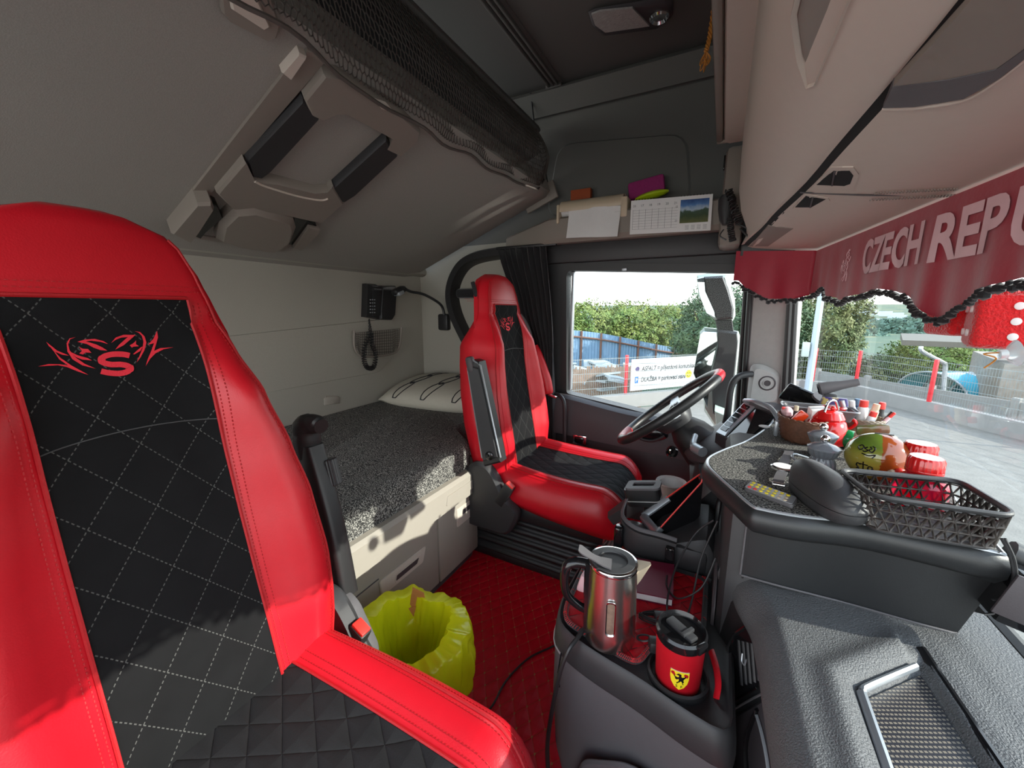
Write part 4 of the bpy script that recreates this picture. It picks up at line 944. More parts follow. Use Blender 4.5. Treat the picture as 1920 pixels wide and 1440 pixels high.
g = G(); g.tube(smooth_path([onv(1366, 1336, -.004), onv(1400, 1316, -.004), onv(1450, 1290, -.004)], 4), .0018, 6); g.build('panel_seam', 'slate', t)
g = G(); vpoly(g, [(1370, 1345), (1452, 1300), (1480, 1800), (1372, 1800)], -.008, -.001, .004); gb = g.build('glovebox_door', 'plum', t)
g = G(); g.tube(smooth_path([onv(1420, 1330, .001), onv(1400, 1390, .001), onv(1402, 1460, .001), onv(1410, 1600, .001)], 4), .006, 6, flat=.4); g.build('glovebox_gap', 'gloss', gb)
g = G(); g.tube(smooth_path([onv(1418, 1340, .002), onv(1428, 1375, .002), onv(1440, 1440, .002), onv(1450, 1560, .002)], 4), .0028, 6); g.build('trim_strip', 'silver', gb)

# centre stack
g = G(); g.box((.16, 1.02, .36), (.24, .50, .70), bev=.03); g.build('centre_stack', 'blk2', t)
g = G(); g.prism(round_poly([(.80, .10), (.98, .06), (1.0, .48), (.86, .52), (.80, .46)], .02), (.038, 0, 0), Y, Z, .006, inset=.004, n=(-1, 0, 0)); g.build('stack_panel', 'plum', t)
g = G(); g.tube([V((.034, 1.0, .12)), V((.034, 1.02, .40)), V((.034, .98, .56)), V((.034, .92, .66))], .002, 6); g.build('stack_seam', 'gloss', t)
# driver side dash
g = G(); rings = []
for y in [1.18, 1.24, 1.35, 1.5, 1.65, 1.8, 1.90]:
    k = math.sin(max(0, min(1, (y-1.18)/.72))*math.pi)
    rings.append([V((.05, y, .18)), V((.02-.02*k, y, .30)), V((-.02-.03*k, y, .42)), V((-.02-.04*k, y, .50)), V((.03-.02*k, y, .565)), V((.10, y, .60+.02*k)), V((.24, y, .60+.01*k)), V((.24, y, .2))])
g.loft(rings); g.build('driver_section', 'blk2', t, ang=50)
g = G(); g.ball((.06, 1.53, .585), 1, 28, (.15, .20, .055), Matrix.Rotation(R(-18), 4, 'Y')); g.build('cluster_hood', 'plum', t)
# steering column and wheel
t = thing('steering_wheel', 'black leather steering wheel with two red leather sections', 'steering wheel', (-.157, 1.54, .68))
wc = V((-.150, 1.55, .688)); e1 = V((.758, 0, .652)).normalized(); nW = V((-.652, 0, .758)).normalized(); RW = .212
def wp(a, r=RW, h=0): return wc+e1*(math.cos(a)*r)+Y*(math.sin(a)*r)+nW*h
def arc(g, a0, a1, r=RW, rad=.0165, n=40, h=0): g.tube([wp(a0+(a1-a0)*i/n, r, h) for i in range(n+1)], rad, 14)
g = G(); g.tube([wp(2*math.pi*i/96) for i in range(96)], .0165, 14, closed=True); g.build('rim', 'leatherette', t)
for nm, a in (('red_grip_upper', R(-4)), ('red_grip_lower', R(176))):
    g = G(); arc(g, a-R(15), a+R(15), rad=.0172, n=14); g.build('red_grip', 'red', t)
g = G()
for a in range(20, 340, 2):
    if 158 < a < 194: continue
    q0 = wp(R(-a), RW-.0160, .004); q1 = wp(R(-a-1), RW-.0160, -.002); g.tube([q0, q1], .0009, 4)
g.build('stitching', 'rust', t, smooth=False)
g = G(); rt = Matrix(((e1.x, 0, nW.x, wc.x), (e1.y, 1, nW.y, wc.y), (e1.z, 0, nW.z, wc.z), (0, 0, 0, 1)))
rings = []
for z, k in ((-.075, .8), (-.05, 1.0), (-.030, 1.0), (-.018, .92), (-.014, .6), (-.012, .05)):
    rings.append([rt @ V((a*k, b*k, z)) for a, b in round_poly([(-.075, -.055), (-.01, -.085), (.055, -.06), (.055, .06), (-.01, .085), (-.075, .055)], .03, 4)])
g.loft(rings); hub = g.build('hub', 'blk2', t)
g = G(); g.box((rt @ V((.005, 0, -.010))), (.02, .055, .004), Matrix.Rotation(R(-40.7), 4, 'Y'), bev=.0015); g.build('hub_badge', 'chrome', hub)
for sg in (-1, 1):
    g = G(); g.loft([[rt @ V((x, sg*y, z)) for x, z in ((-w, -.010-h), (w, -.010-h), (w, .004-h), (-w, .004-h))] for y, w, h in ((.06, .034, .03), (.11, .026, .024), (.17, .018, .010), (.205, .014, .004))]); sp = g.build('spoke', 'silver', t)
    g = G()
    for k in range(3): g.box(rt @ V((-.012+.012*k, sg*.105, -.016)), (.009, .03, .006), Matrix.Rotation(R(-40.7), 4, 'Y'), bev=.002)
    g.build('spoke_buttons', 'gloss', sp)
g = G(); g.loft([[rt @ V((x, y, z)) for y, z in ((-w, -.012-h), (w, -.012-h), (w, .004-h), (-w, .004-h))] for x, w, h in ((-.06, .04, .03), (-.13, .02, .02), (-.205, .014, .004))]); g.build('spoke', 'silver', t)
t = thing('steering_column', 'black steering column cowl below the wheel with stalk and ignition lock', 'steering column', (-.05, 1.54, .55))
g = G(); rings = []
for s, (w, h) in ((.075, (.055, .045)), (.11, (.085, .065)), (.18, (.10, .08)), (.26, (.12, .10)), (.33, (.13, .12))):
    c = wc-nW*s+X*(s-.075)*.15; rings.append([c+Y*(math.cos(2*math.pi*k/20)*w)+e1*(math.sin(2*math.pi*k/20)*h) for k in range(20)])
g.loft(rings); g.build('cowl', 'blk', t)
c = at(1300, 836, 'y', 1.35)
g = G(); g.tube(smooth_path([c+V((-.0, .08, .01)), c, c+V((.03, -.05, .0))], 5), [.010]*6+[.016]*5, 10); g.build('stalk', 'silver', t)
g = G(); c = at(1262, 848, 'y', 1.38); g.lathe([(.02, 0), (.02, .012), (.013, .014), (.013, .006), (.001, .006)], 24, Matrix.Translation(c) @ Matrix.Rotation(R(60), 4, 'X') @ Matrix.Rotation(R(-35), 4, 'Y')); ig = g.build('ignition_lock', 'gloss', t)
g = G(); g.box(c+V((-.008, -.012, .006)), (.006, .006, .014), bev=.001); g.build('key_slot', 'chrome', ig)
g = G(); g.box((.03, 1.40, .44), (.14, .24, .26), bev=.05); g.build('knee_cover', 'blk', t)
# gear/driver display pod
t = thing('display_pod', 'black display pod with a column of switches and silver surround beside the wheel', 'display', (.1, 1.38, .7))
pA, pB, pC, pD_ = at(1342, 812, 'y', 1.42), at(1398, 752, 'y', 1.50), at(1462, 782, 'y', 1.38), at(1398, 838, 'y', 1.27)
nP = (pB-pA).cross(pD_-pA).normalized(); nP = nP if nP.z > 0 else -nP
g = G(); g.add([pA, pB, pC, pD_, pA-Z*.10, pB-Z*.12, pC-Z*.12, pD_-Z*.08], [[0, 1, 2, 3], [7, 6, 5, 4], [0, 4, 5, 1], [1, 5, 6, 2], [2, 6, 7, 3], [3, 7, 4, 0]]); g.build('body', 'blk2', t)
g = G(); uu = (pB-pA); vv = (pD_-pA)
def pod(a, b, h=.002): return pA.lerp(pB, a).lerp(pD_.lerp(pC, a), b)+nP*h
def podq(g, a0, a1, b0, b1, h0=.0, h1=.004): 
    q = [pod(a0, b0, h0), pod(a1, b0, h0), pod(a1, b1, h0), pod(a0, b1, h0)]; r = [pod(a0, b0, h1), pod(a1, b0, h1), pod(a1, b1, h1), pod(a0, b1, h1)]
    g.add(q+r, [[0, 1, 2, 3], [7, 6, 5, 4], [0, 4, 5, 1], [1, 5, 6, 2], [2, 6, 7, 3], [3, 7, 4, 0]])
podq(g, .02, .98, .02, .34, 0, .004); g.build('switch_frame', 'silver', t)
for k in range(6): g = G(); podq(g, .12+k*.135, .12+k*.135+.11, .07, .27, .003, .007); g.build('switch', 'gloss', t)
g = G(); podq(g, .02, .94, .42, .90, 0, .004); g.build('screen', 'gloss', t)
g = G(); put_text(g, 'P', .022, pod(.84, .24, .0075), uu.normalized().lerp(X, 0), -vv.normalized()); g.build('switch_letter', 'white', t)
g = G(); g.tube(smooth_path([at(1395, 750, 'y', 1.50), at(1415, 752, 'y', 1.46), at(1445, 765, 'y', 1.42), at(1460, 795, 'y', 1.35), at(1440, 806, 'y', 1.30), at(1400, 828, 'y', 1.22)], 6), .007, 8, flat=.6); g.build('silver_surround', 'silver', t)
g = G(); P = [at(1405, 752, 'y', 1.47), at(1455, 755, 'y', 1.50), at(1500, 775, 'y', 1.42), at(1462, 792, 'y', 1.36), at(1448, 772, 'y', 1.41)]; g.add(P+[p-Z*.05 for p in P], [[0, 1, 2, 3, 4], [9, 8, 7, 6, 5]]+[[i, (i+1) % 5, 5+(i+1) % 5, 5+i] for i in range(5)]); g.build('hood', 'slate', t)
# small grab handle on the pillar
g = G(); g.tube(smooth_path([at(1425, 702, 'y', 1.90), at(1400, 702, 'y', 1.86), at(1380, 710, 'y', 1.84), at(1370, 730, 'y', 1.84), at(1364, 775, 'y', 1.85), at(1358, 800, 'y', 1.88)]), .013, 12); g.build('grab_handle', 'blk2', pil_o)

# ------------------------------------------------------------------ table fitted on the dashboard
t = thing('dashboard_table', 'custom dashboard table with charcoal carpet top and black leather skirt', 'table', (.2, 1.1, .7))
TP = [at(a, b, 'z', .72) for a, b in [(1890, 1048), (1640, 992), (1500, 975), (1430, 962), (1405, 953), (1370, 922), (1330, 885), (1322, 870), (1330, 858), (1360, 844), (1400, 828), (1440, 800), (1448, 785)]]+[V((.215, 1.55, .72)), V((.33, 1.52, .72)), V((.385, 1.30, .72)), V((.40, 1.0, .72))]
TP = smooth_path(TP[:13], 4)+TP[13:]
m = len(TP); c = sum(TP, V())/m
def offs(P, d):
    out = []
    for i in range(len(P)):
        t_ = (P[(i+1) % len(P)]-P[i-1]).normalized(); n_ = V((t_.y, -t_.x, 0)); n_ = n_ if n_.dot(P[i]-c) > 0 else -n_; out.append(P[i]+n_*d)
    return out
R0 = [offs(TP, d) for d in (-.006, 0, .006, .004, -.006)]; zz = [.724, .722, .706, .690, .680]
g = G(); g.loft([[V((p.x, p.y, z)) for p in r] for r, z in zip(R0, zz)]); g.build('edge_roll', 'leatherette', t, ang=60)
g = G(); g.loft([[V((p.x, p.y, z)) for p in offs(TP, -.008)] for z in (.722, .7265)]); g.build('carpet_top', 'carpet', t)
g = G(); g.tube([V((p.x, p.y, .7245)) for p in offs(TP, -.004)], .0028, 6, closed=True); g.build('edge_piping', 'silver', t)
# skirt: leather sheet hanging from the near edge down to the dash top
SK = []
NXs = 30
for i in range(NXs+1):
    u = i/NXs; a = at(1405, 965, 'z', .70).lerp(at(1893, 1062, 'z', .70), u)
    row = []
    for j in range(9):
        v = j/8; zb = .577-.004*u+.003*math.sin(u*9); z = .70+(zb-.70)*v; row.append(V((a.x-.030*v*u, a.y+.010*v-.006*math.sin(u*9)*v, z)))
    SK.append(row)
g = G(); g.sheet(SK, th=.004, nrm=(0, 1, 0)); g.build('skirt', 'leatherette', t)
g = G(); g.tube([r[-1]+V((0, -.002, 0)) for r in SK], .0018, 6); g.tube([p+V((-.002, 0, 0)) for p in SK[0]], .0018, 6); g.build('skirt_piping', 'slate', t)
g = G(); a = SK[0][0]; g.sheet([[a+V((0, 0, -.02)), a+V((-.0, .30, -.02))], [a+V((.0, .01, -.13)), a+V((.03, .30, -.13))]], th=.004, nrm=(1, 0, 0)); g.build('side_skirt', 'leatherette', t)
g = G(); g.tube([at(1890, 1035, 'z', .71), at(1912, 1060, 'z', .70)+V((.02, .01, 0))], .018, 12); g.build('end_roll', 'leatherette', t)
# cables and the box at its right end
t = thing('wall_box', 'small silver edged box hanging in the windscreen corner beside the table', 'box', tuple(at(1908, 1130, 'y', .72)))
g = G(); g.box(at(1915, 1120, 'y', .74), (.045, .05, .075), Matrix.Rotation(R(15), 4, 'Y'), bev=.004); g.build('body', 'gloss', t)
g = G(); g.box(at(1917, 1126, 'y', .713), (.036, .004, .062), Matrix.Rotation(R(15), 4, 'Y'), bev=.001); g.build('front', 'plum', t)
t = thing('black_cables', 'thin black cables looped round the right end of the table', 'cable', tuple(at(1890, 1070, 'y', .73)))
for k, pp in enumerate(([(1878, 1010), (1893, 1040), (1900, 1085), (1880, 1120), (1860, 1125)], [(1884, 1010), (1902, 1050), (1904, 1090), (1885, 1110)], [(1935, 1110), (1900, 1128), (1872, 1148), (1845, 1152)])):
    g = G(); g.tube(smooth_path([at(a, b, 'y', .722) for a, b in pp]), .0018, 6); g.build('cable', 'blk', t)

# ------------------------------------------------------------------ centre console between the seats
t = thing('centre_console', 'grey centre console with a raised tray between the seats', 'console', (-.1, .75, 0))
CP = [(-.245, .95), (-.262, .85), (-.262, .72), (-.248, .655), (-.205, .628), (-.14, .61), (-.07, .597), (.006, .572), (.075, .56), (.075, .95)]
CPs = round_poly(CP, .035, 3); cc = V((-.08, .78, 0))
def cring(k, z, dx=0): return [V((cc.x+(a-cc.x)*k+dx, cc.y+(b-cc.y)*k, z)) for a, b in CPs]
g = G(); g.loft([cring(.88, .0, .01), cring(.97, .12), cring(1.01, .26), cring(1.0, .372)]); g.build('body', 'slate', t, ang=60)
g = G(); g.loft([cring(1.0, .372), cring(1.012, .380), cring(1.0, .405), cring(.98, .428), cring(.955, .432), cring(.93, .424)]); g.build('rim', 'blk2', t, ang=60)
g = G(); P = cring(1.008, .378); g.tube([p+V((0, 0, .0)) for p in P[4:17]], .0028, 6); g.build('trim_line', 'silver', t)
g = G(); g.prism(round_poly([(-.03, .0), (.24, -.0), (.28, .30), (.10, .26), (.02, .20)], .02), (-.18, .596, .02), V((.985, -.17, 0)), Z, .006, inset=.004, n=(0, -1, 0)); g.build('lower_panel', 'slate', t)
g = G(); g.prism(round_poly([(0, 0), (.16, 0), (.16, .05), (.03, .13)], .01), (-.13, .587, .02), V((.985, -.17, 0)), Z, .008, inset=.003, n=(0, -1, 0)); g.build('recess', 'gloss', t)
for pp in ([(1052, 1225), (1046, 1262), (1049, 1288)],):
    g = G(); g.tube([at(a, b, 'y', .628) for a, b in pp], .0015, 5); g.build('panel_gap', 'gloss', t)
g = G(); g.lathe([(.047, 0), (.050, .002), (.050, .018), (.046, .020), (.044, .016), (.043, -.02), (.001, -.02)], 32, Matrix.Translation((-.015, .645, .416))); g.build('cup_holder', 'blk', t)
t = thing('console_mat', 'red quilted tray mat with black corded edge under the kettle', 'mat', (-.1, .8, .43))
mp = [(-.235, .94), (-.243, .84), (-.238, .70), (-.225, .66), (-.17, .645), (-.10, .628), (-.078, .630), (-.068, .665), (-.05, .70), (-.01, .712), (.02, .72), (.02, .93)]
mp = [(a, b) for a, b in round_poly(mp, .02, 3)]
g = G(); g.prism(mp, (0, 0, .4285), X, Y, .006, inset=.002); g.build('quilted_pad', 'mat_red', t)
g = G(); P = [V((a, b, .436)) for a, b in mp]; g.tube(P, .0052, 8, closed=True); ed = g.build('corded_edge', 'cloth', t)
g = G()
L = smooth_path(P, 6, True)
for i in range(0, len(L)-1, 1):
    d = (L[i+1]-L[i]).normalized()
    if (i % 2) == 0: s = d.cross(Z); g.tube([L[i]+s*.005+Z*.0015, L[i]+Z*.0058+d*.002, L[i]-s*.005+Z*.0015+d*.004], .0008, 4)
g.build('red_stitch', 'red_seam', ed, smooth=False)
# cup/phone holder bracket behind the console
t = thing('cup_bracket', 'curved black plastic cup holder bracket in front of the driver seat', 'cup holder', (-.1, 1.0, .45))
pa = smooth_path([V((-.195, 1.06, .485)), V((-.190, .985, .475)), V((-.15, .955, .465)), V((-.09, .95, .465)), V((-.05, .945, .465))], 5); g = G()
g.loft([[p+V((0, 0, .03)), p+V((0, .02, .032)), p+V((0, .022, -.03)), p+V((0, .0, -.034)), p+V((-.002, -.006, 0))] for p in pa]); g.build('band', 'blk2', t)
g = G(); g.box((-.02, .965, .455), (.085, .045, .075), bev=.02); g.build('pod', 'blk2', t)
g = G(); g.box((-.062, .940, .45), (.022, .02, .075), bev=.004); g.build('clip', 'gloss', t)
g = G(); g.box((-.190, .965, .465), (.022, .03, .06), bev=.005); g.build('clip', 'gloss', t)
g = G(); pa2 = [p+V((0, .012, .034)) for p in pa]; g.tube(pa2, .006, 8, flat=.5); g.build('top_edge', 'slate', t)
# slanted open compartment
t = thing('slanted_tray', 'gloss black slanted compartment with red edging beside the driver seat', 'tray', (-.05, 1.08, .55))
qa, qb, qc, qd = at(1206, 968, 'y', 1.08), at(1312, 893, 'y', 1.16), at(1318, 905, 'y', 1.05), at(1232, 1000, 'y', .985)
g = G(); g.add([qa, qb, qc, qd]+[p-Z*.09 for p in (qa, qb, qc, qd)], [[4, 5, 6, 7], [0, 1, 5, 4], [1, 2, 6, 5], [2, 3, 7, 6], [3, 0, 4, 7]]); g.build('tub', 'gloss', t, mods=[('SOLIDIFY', dict(thickness=.006))], smooth=False)
g = G(); P = [qa, qb, qc, qd]; g.tube([qa, qa.lerp(qb, .45)], .010, 8, flat=.6); g.tube([qa, qd, qd.lerp(qc, .1)], .012, 8, flat=.6); g.build('chrome_lip', 'silver', t)
g = G(); g.tube([qa.lerp(qb, .4)+Z*.006, qb+Z*.006], .002, 6); g.tube([qd.lerp(qc, .05)+Z*.006, qc.lerp(qd, .04)+Z*.006, qc+Z*.02], .002, 6); g.build('red_edging', 'redbuckle', t)
g = G(); g.box((.0, 1.06, .38), (.16, .22, .26), Matrix.Rotation(R(-25), 4, 'Y'), bev=.03); g.build('support', 'blk2', t)
# holder with rectangular opening on a stalk
t = thing('stalk_holder', 'black holder with a rectangular opening on a stalk at the front of the driver cushion', 'holder', tuple(at(1190, 930, 'y', 1.13)))
hc = at(1206, 925, 'y', 1.13); rh = Matrix.Rotation(R(-12), 4, 'Y')
o_ = round_poly([(-.048, -.032), (.048, -.032), (.048, .032), (-.048, .032)], .014, 4); i_ = round_poly([(-.030, -.012), (.028, -.012), (.034, .016), (-.030, .016)], .006, 4)
g = G(); ring_frame(g, o_, i_, hc+Z*.022, rh @ X, Y, rh @ Z, .006); g.build('top_frame', 'slate', t)
g = G(); g.loft([[hc+rh @ V((a*k, b*k, z)) for a, b in o_] for z, k in ((-.03, .9), (-.012, 1.0), (.021, 1.0))]); g.build('box', 'blk', t)
g = G(); g.tube([hc+rh @ V((a*1.02, b*1.02, -.012)) for a, b in o_], .0018, 6, closed=True); g.build('pale_seam', 'pillar', t)
g = G(); e_p = at(1145, 972, 'y', 1.13); mid = (hc+V((-.03, 0, -.03))+e_p)/2; dv = (e_p-hc); g.tube([hc+V((-.01, 0, -.025)), e_p], [.030, .022], 4, flat=.7); g.build('stalk', 'blk2', t)
t = thing('red_thermos', 'red steel flask standing below the black cup holder bracket', 'flask', (-.185, 1.01, .25))
g = G(); g.lathe([(.036, 0), (.040, .01), (.042, .20), (.040, .205)], 32, Matrix.Translation((-.165, 1.03, .235))); g.build('body', 'reddark', t)
g = G(); g.lathe([(.042, .205), (.042, .225), (.034, .23), (.001, .23)], 32, Matrix.Translation((-.165, 1.03, .235))); g.build('lid', 'silver', t)
t = thing('white_tub', 'small white plastic tub in the footwell below the steering column', 'tub', tuple(at(1256, 918, 'y', 1.42)))
c = at(1258, 915, 'y', 1.40); g = G(); g.lathe([(.030, -.035), (.045, .02), (.052, .022), (.050, .026), (.040, .02), (.03, -.02), (.001, -.02)], 28, Matrix.Translation(c)); g.build('tub', 'white', t)
g = G(); g.box(c-Z*.12, (.16, .16, .17), bev=.02); g.build('stand', 'cloth', t)
# ================================================================== VALANCE OVER THE WINDSCREEN
VP = [V((.030, 1.885, 0)), V(((at(1535, 470, 'y', 1.79)).x, 1.79, 0)), V((.372, .90, 0)), V((.385, .2, 0)), V((.37, -.35, 0))]
VT = [1.279, at(1535, 470, 'y', 1.79).z, 1.252, 1.25, 1.25]
segL = [(VP[i+1]-VP[i]).length for i in range(4)]; cum = [0]
for l in segL: cum.append(cum[-1]+l)
def vseg(s):
    i = max(j for j in range(4) if s >= cum[j]-1e-9); return i, (s-cum[i])/segL[i]
def vpos(s, z):
    i, u = vseg(min(max(s, 0), cum[-1]-1e-6)); p = VP[i].lerp(VP[i+1], u); return V((p.x, p.y, z))
def vsz(px, py, seg):
    d = (VP[seg+1]-VP[seg]).normalized(); p = hit(px, py, VP[seg]+Z, V((d.y, -d.x, 0))); return cum[seg]+(p-VP[seg]).dot(d), p.z
BOT = [vsz(1385, 526, 0), vsz(1400, 540, 0), vsz(1440, 560, 0), vsz(1490, 560, 0), vsz(1525, 552, 0), vsz(1547, 537, 1), vsz(1556, 555, 1), vsz(1580, 562, 1), (vsz(1610, 552, 1)), vsz(1655, 541, 1), vsz(1700, 550, 1), vsz(1728, 570, 1), vsz(1752, 592, 1), vsz(1765, 597, 1), vsz(1785, 585, 1), vsz(1830, 553, 1), vsz(1880, 533, 1), vsz(1930, 520, 1)]
BOT = sorted(BOT); sl = BOT[-1][0]
BOT += [(sl+.12, BOT[-1][1]-.01), (sl+.30, 1.02), (sl+.5, 1.10), (cum[-1], 1.10)]
def vbot(s): return lerp_tab(BOT, s)
def vtop(s):
    i, u = vseg(min(max(s, 0), cum[-1]-1e-6)); return VT[i]*(1-u)+VT[i+1]*u
def vwave(s, w): return .006*w*math.sin(s*34)+.004*w*math.sin(s*71+1)
def vsurf(s, z, off=0):
    i, u = vseg(min(max(s, 0), cum[-1]-1e-6)); d = (VP[i+1]-VP[i]).normalized(); n = V((-d.y, d.x, 0)); n = n if n.x < 0 else -n
    w = min(1, max(0, (vtop(s)-z)/.25)); return vpos(s, z)+n*(off+.006+vwave(s, w))
t = thing('windscreen_valance', 'crimson valance with pale lettering and black fringe hung across the windscreen top', 'valance', (.3, 1.2, 1.2))
g = G(); NS = 260; rows = []
for i in range(NS+1):
    s = cum[-1]*i/NS; zt, zb = vtop(s), vbot(s); rows.append([vsurf(s, zt+(zb-zt)*j/14) for j in range(15)])
g.sheet(rows, th=.0015, nrm=(.7, .3, 0)); g.build('cloth', 'banner', t, ang=80)
g = G(); random.seed(3)
for i in range(330):
    s = cum[-1]*i/330; p = vsurf(s, vbot(s)-.004, .001); r = random.uniform(.0045, .0075)*(1 if i % 3 else 1.35); g.ball(p+V((0, 0, random.uniform(-.006, 0)-.004*(i % 3 == 0))), r, 6)
g.build('fringe', 'cloth', t)
def word(txt, s0, s1, z0, z1, name):
    vs, fs = text_geo(txt, 1.0, bold=.032); bm = bmesh.new(); bv = [bm.verts.new(v) for v in vs]
    for f in fs:
        try: bm.faces.new([bv[i] for i in f])
        except ValueError: pass
    xs = [v.x for v in vs]; ys = [v.y for v in vs]; x0, x1, y0, y1 = min(xs), max(xs), min(ys), max(ys)
    for _ in range(1): bmesh.ops.subdivide_edges(bm, edges=[e for e in bm.edges if e.calc_length() > .12], cuts=2)
    bmesh.ops.triangulate(bm, faces=bm.faces); bm.verts.index_update()
    g = G(); g.add([vsurf(s0+(s1-s0)*(v.co.x-x0)/(x1-x0), z0+(z1-z0)*(v.co.y-y0)/(y1-y0), .0035) for v in bm.verts], [[v.index for v in f.verts] for f in bm.faces]); bm.free(); g.build(name, 'pink', t, smooth=False)
a, b = vsz(1619, 517, 1), vsz(1731, 498, 1); a2 = vsz(1640, 445, 1)
word('CZECH', a[0], b[0], a[1]+.002, a2[1]-.004, 'word')
a, b = vsz(1754, 493, 1), vsz(1898, 460, 1); b2 = vsz(1790, 397, 1)
word('REP', a[0], b[0], a[1], b2[1], 'word')
wd = b[0]-a[0]; word('UBLIC', b[0]+.012, b[0]+.012+wd*1.62, a[1], b2[1], 'word')
g = G(); L0, L1 = vsz(1584, 530, 1), vsz(1607, 468, 1)
def lz(a, b): return vsurf(L0[0]+(L1[0]-L0[0])*a, L0[1]+(L1[1]-L0[1])*b, .004)
for st in ([(.5, .99), (.62, .93), (.5, .88), (.68, .86), (.55, .80), (.62, .74)], [(.5, .99), (.35, .95), (.3, .88), (.40, .82), (.32, .74), (.3, .6), (.2, .52), (.05, .55)], [(.62, .74), (.85, .72), (.95, .80), (.8, .66), (.62, .64), (.7, .5), (.62, .40)], [(.3, .6), (.05, .66), (.0, .74), (-.05, .64), (.18, .56)], [(.2, .52), (.25, .40), (.4, .32), (.35, .2), (.15, .12), (.3, .04), (.42, .14), (.5, .28)], [(.62, .40), (.55, .3), (.7, .2), (.62, .08), (.8, .02), (.82, .12), (.78, .26), (.7, .34)], [(.3, .42), (.1, .38), (.0, .48), (-.12, .60), (-.2, .5), (-.1, .36), (.05, .30)], [(.45, .7), (.52, .6), (.42, .5), (.5, .42)], [(.5, .95), (.55, 1.05), (.62, .99), (.7, 1.04)]):
    g.tube(smooth_path([lz(a, b) for a, b in st], 3), .0009, 4)
g.build('lion_crest', 'pink', t, smooth=False)
# ================================================================== FUZZY DICE, SUCTION CUP
def die(c, s, rz, lab, faces):
    t = thing('fuzzy_die', lab, 'dice', c, Matrix.Rotation(rz, 4, 'Z'), group='pair of fuzzy dice hanging by the windscreen')
    bm = bmesh.new(); bmesh.ops.create_cube(bm, size=s); bmesh.ops.bevel(bm, geom=list(bm.edges), offset=s*.16, segments=5, profile=.6, affect='EDGES'); bm.verts.index_update()
    g = G(); g.add([v.co.copy() for v in bm.verts], [[v.index for v in f.verts] for f in bm.faces]); bm.free(); b = g.build('plush_body', 'fur', t, world=False)
    g = G(); random.seed(int(s*1e4))
    for k in range(1500):
        a = V((random.uniform(-1, 1), random.uniform(-1, 1), random.uniform(-1, 1))); top = k < 1000
        if top: a.z = 1.0
        else:
            m = max(abs(a.x), abs(a.y), abs(a.z)); a = a/m
        q = V((max(-.94, min(.94, a.x)), max(-.94, min(.94, a.y)), max(-.96, min(.96, a.z))))*s*.5; h = random.uniform(.010, .020)*s/.085 if top else .003
        e = q+(a*.6+V((random.uniform(-1, 1), random.uniform(-1, 1), random.uniform(0, 1.2)))).normalized()*h; w = V((random.uniform(-1, 1), random.uniform(-1, 1), 0))*.0012; g.add([q-w, q+w, e], [[0, 1, 2]])
    g.build('fur', 'fur', t, world=False, smooth=False)
    for fx_, pips in faces.items():
        for a, b in pips:
            h = s*.5+.0008; g = G()
            if fx_ == '-x': T = Matrix.Translation((-h, a*s, b*s)) @ Matrix.Rotation(R(90), 4, 'Y')
            if fx_ == '-y': T = Matrix.Translation((a*s, -h, b*s)) @ Matrix.Rotation(R(90), 4, 'X')
            g.lathe([(s*.066, -.002), (s*.066, .001), (s*.045, .0018), (.0001, .0018)], 18, T, caps=False); g.build('pip', 'white', t, world=False)
    return t
four = [(-.22, .22), (.22, .22), (-.22, -.22), (.22, -.22)]; three = [(0, .27), (0, 0), (0, -.27)]
dc = at(1838, 600, 'y', .93); rz = R(18)
die(dc+V((.052, .046, -.002)), .090, R(-14), 'large red fuzzy die with white pips, right of the pair', {'-x': four, '-y': three})
die(at(1795, 590, 'y', 1.04)+V((.02, .03, 0)), .078, R(12), 'red fuzzy die partly hidden behind the larger one', {'-x': [(0, .2), (0, -.2)], '-y': four})
for nm, q in (('thin red cord holding the large fuzzy die', dc+V((.043, .046, .045))), ('thin red cord holding the hidden fuzzy die', at(1795, 590, 'y', 1.04)+V((.02, .03, .038)))):
    g = G(); g.tube([q, V((q.x-.012, q.y, 1.27))], .0015, 6); tag(g.build('hanging_cord', 'reddark'), nm, 'cord')
t = thing('suction_cup', 'clear suction cup stuck to the windscreen under the large die', 'suction cup', tuple(at(1905, 662, 'y', .86)))
c = at(1906, 662, 'y', .88); g = G(); g.lathe([(.020, 0), (.014, .006), (.007, .010), (.007, .018), (.001, .019)], 24, Matrix.Translation(c) @ Matrix.Rotation(R(-100), 4, 'Y')); g.build('cup', mat('clear_rubber', (.8, .85, .88), .15, var=0, bump=0, trans=.7), t)
g = G(); g.tube(smooth_path([c+V((-.016, 0, 0)), c+V((-.03, .01, -.004)), at(1868, 672, 'y', .90), at(1845, 690, 'y', .91)], 4), .0012, 5); g.build('string', 'gold', t)

# ================================================================== THINGS ON THE TABLE  (top at z = .7265)
ZT = .7268
# plastic basket
t = thing('plastic_basket', 'empty dark brown plastic basket with woven cut-out sides at the table edge', 'basket', (.28, .77, ZT))
zr = .785; rim = [at(1573, 880, 'z', zr), at(1640, 932, 'z', zr), at(1912, 970, 'z', zr), at(1800, 902, 'z', zr)]
ctr = sum(rim, V())/4
rim2 = [V((a, b, zr)) for a, b in round_poly([(p.x, p.y) for p in rim], .022, 5)]
n = 72; RP = []
L = [(rim2[i]-rim2[i-1]).length for i in range(len(rim2))]; tot = sum(L); acc = 0; idx = 0
def along(P, k, n):
    m = len(P); Ls = [(P[(i+1) % m]-P[i]).length for i in range(m)]; T_ = sum(Ls); q = T_*k/n; i = 0
    while q > Ls[i] and i < m-1: q -= Ls[i]; i += 1
    return P[i].lerp(P[(i+1) % m], q/Ls[i] if Ls[i] else 0)
RP = [along(rim2, k, n) for k in range(n)]
c0 = V((.285, .785, 0))
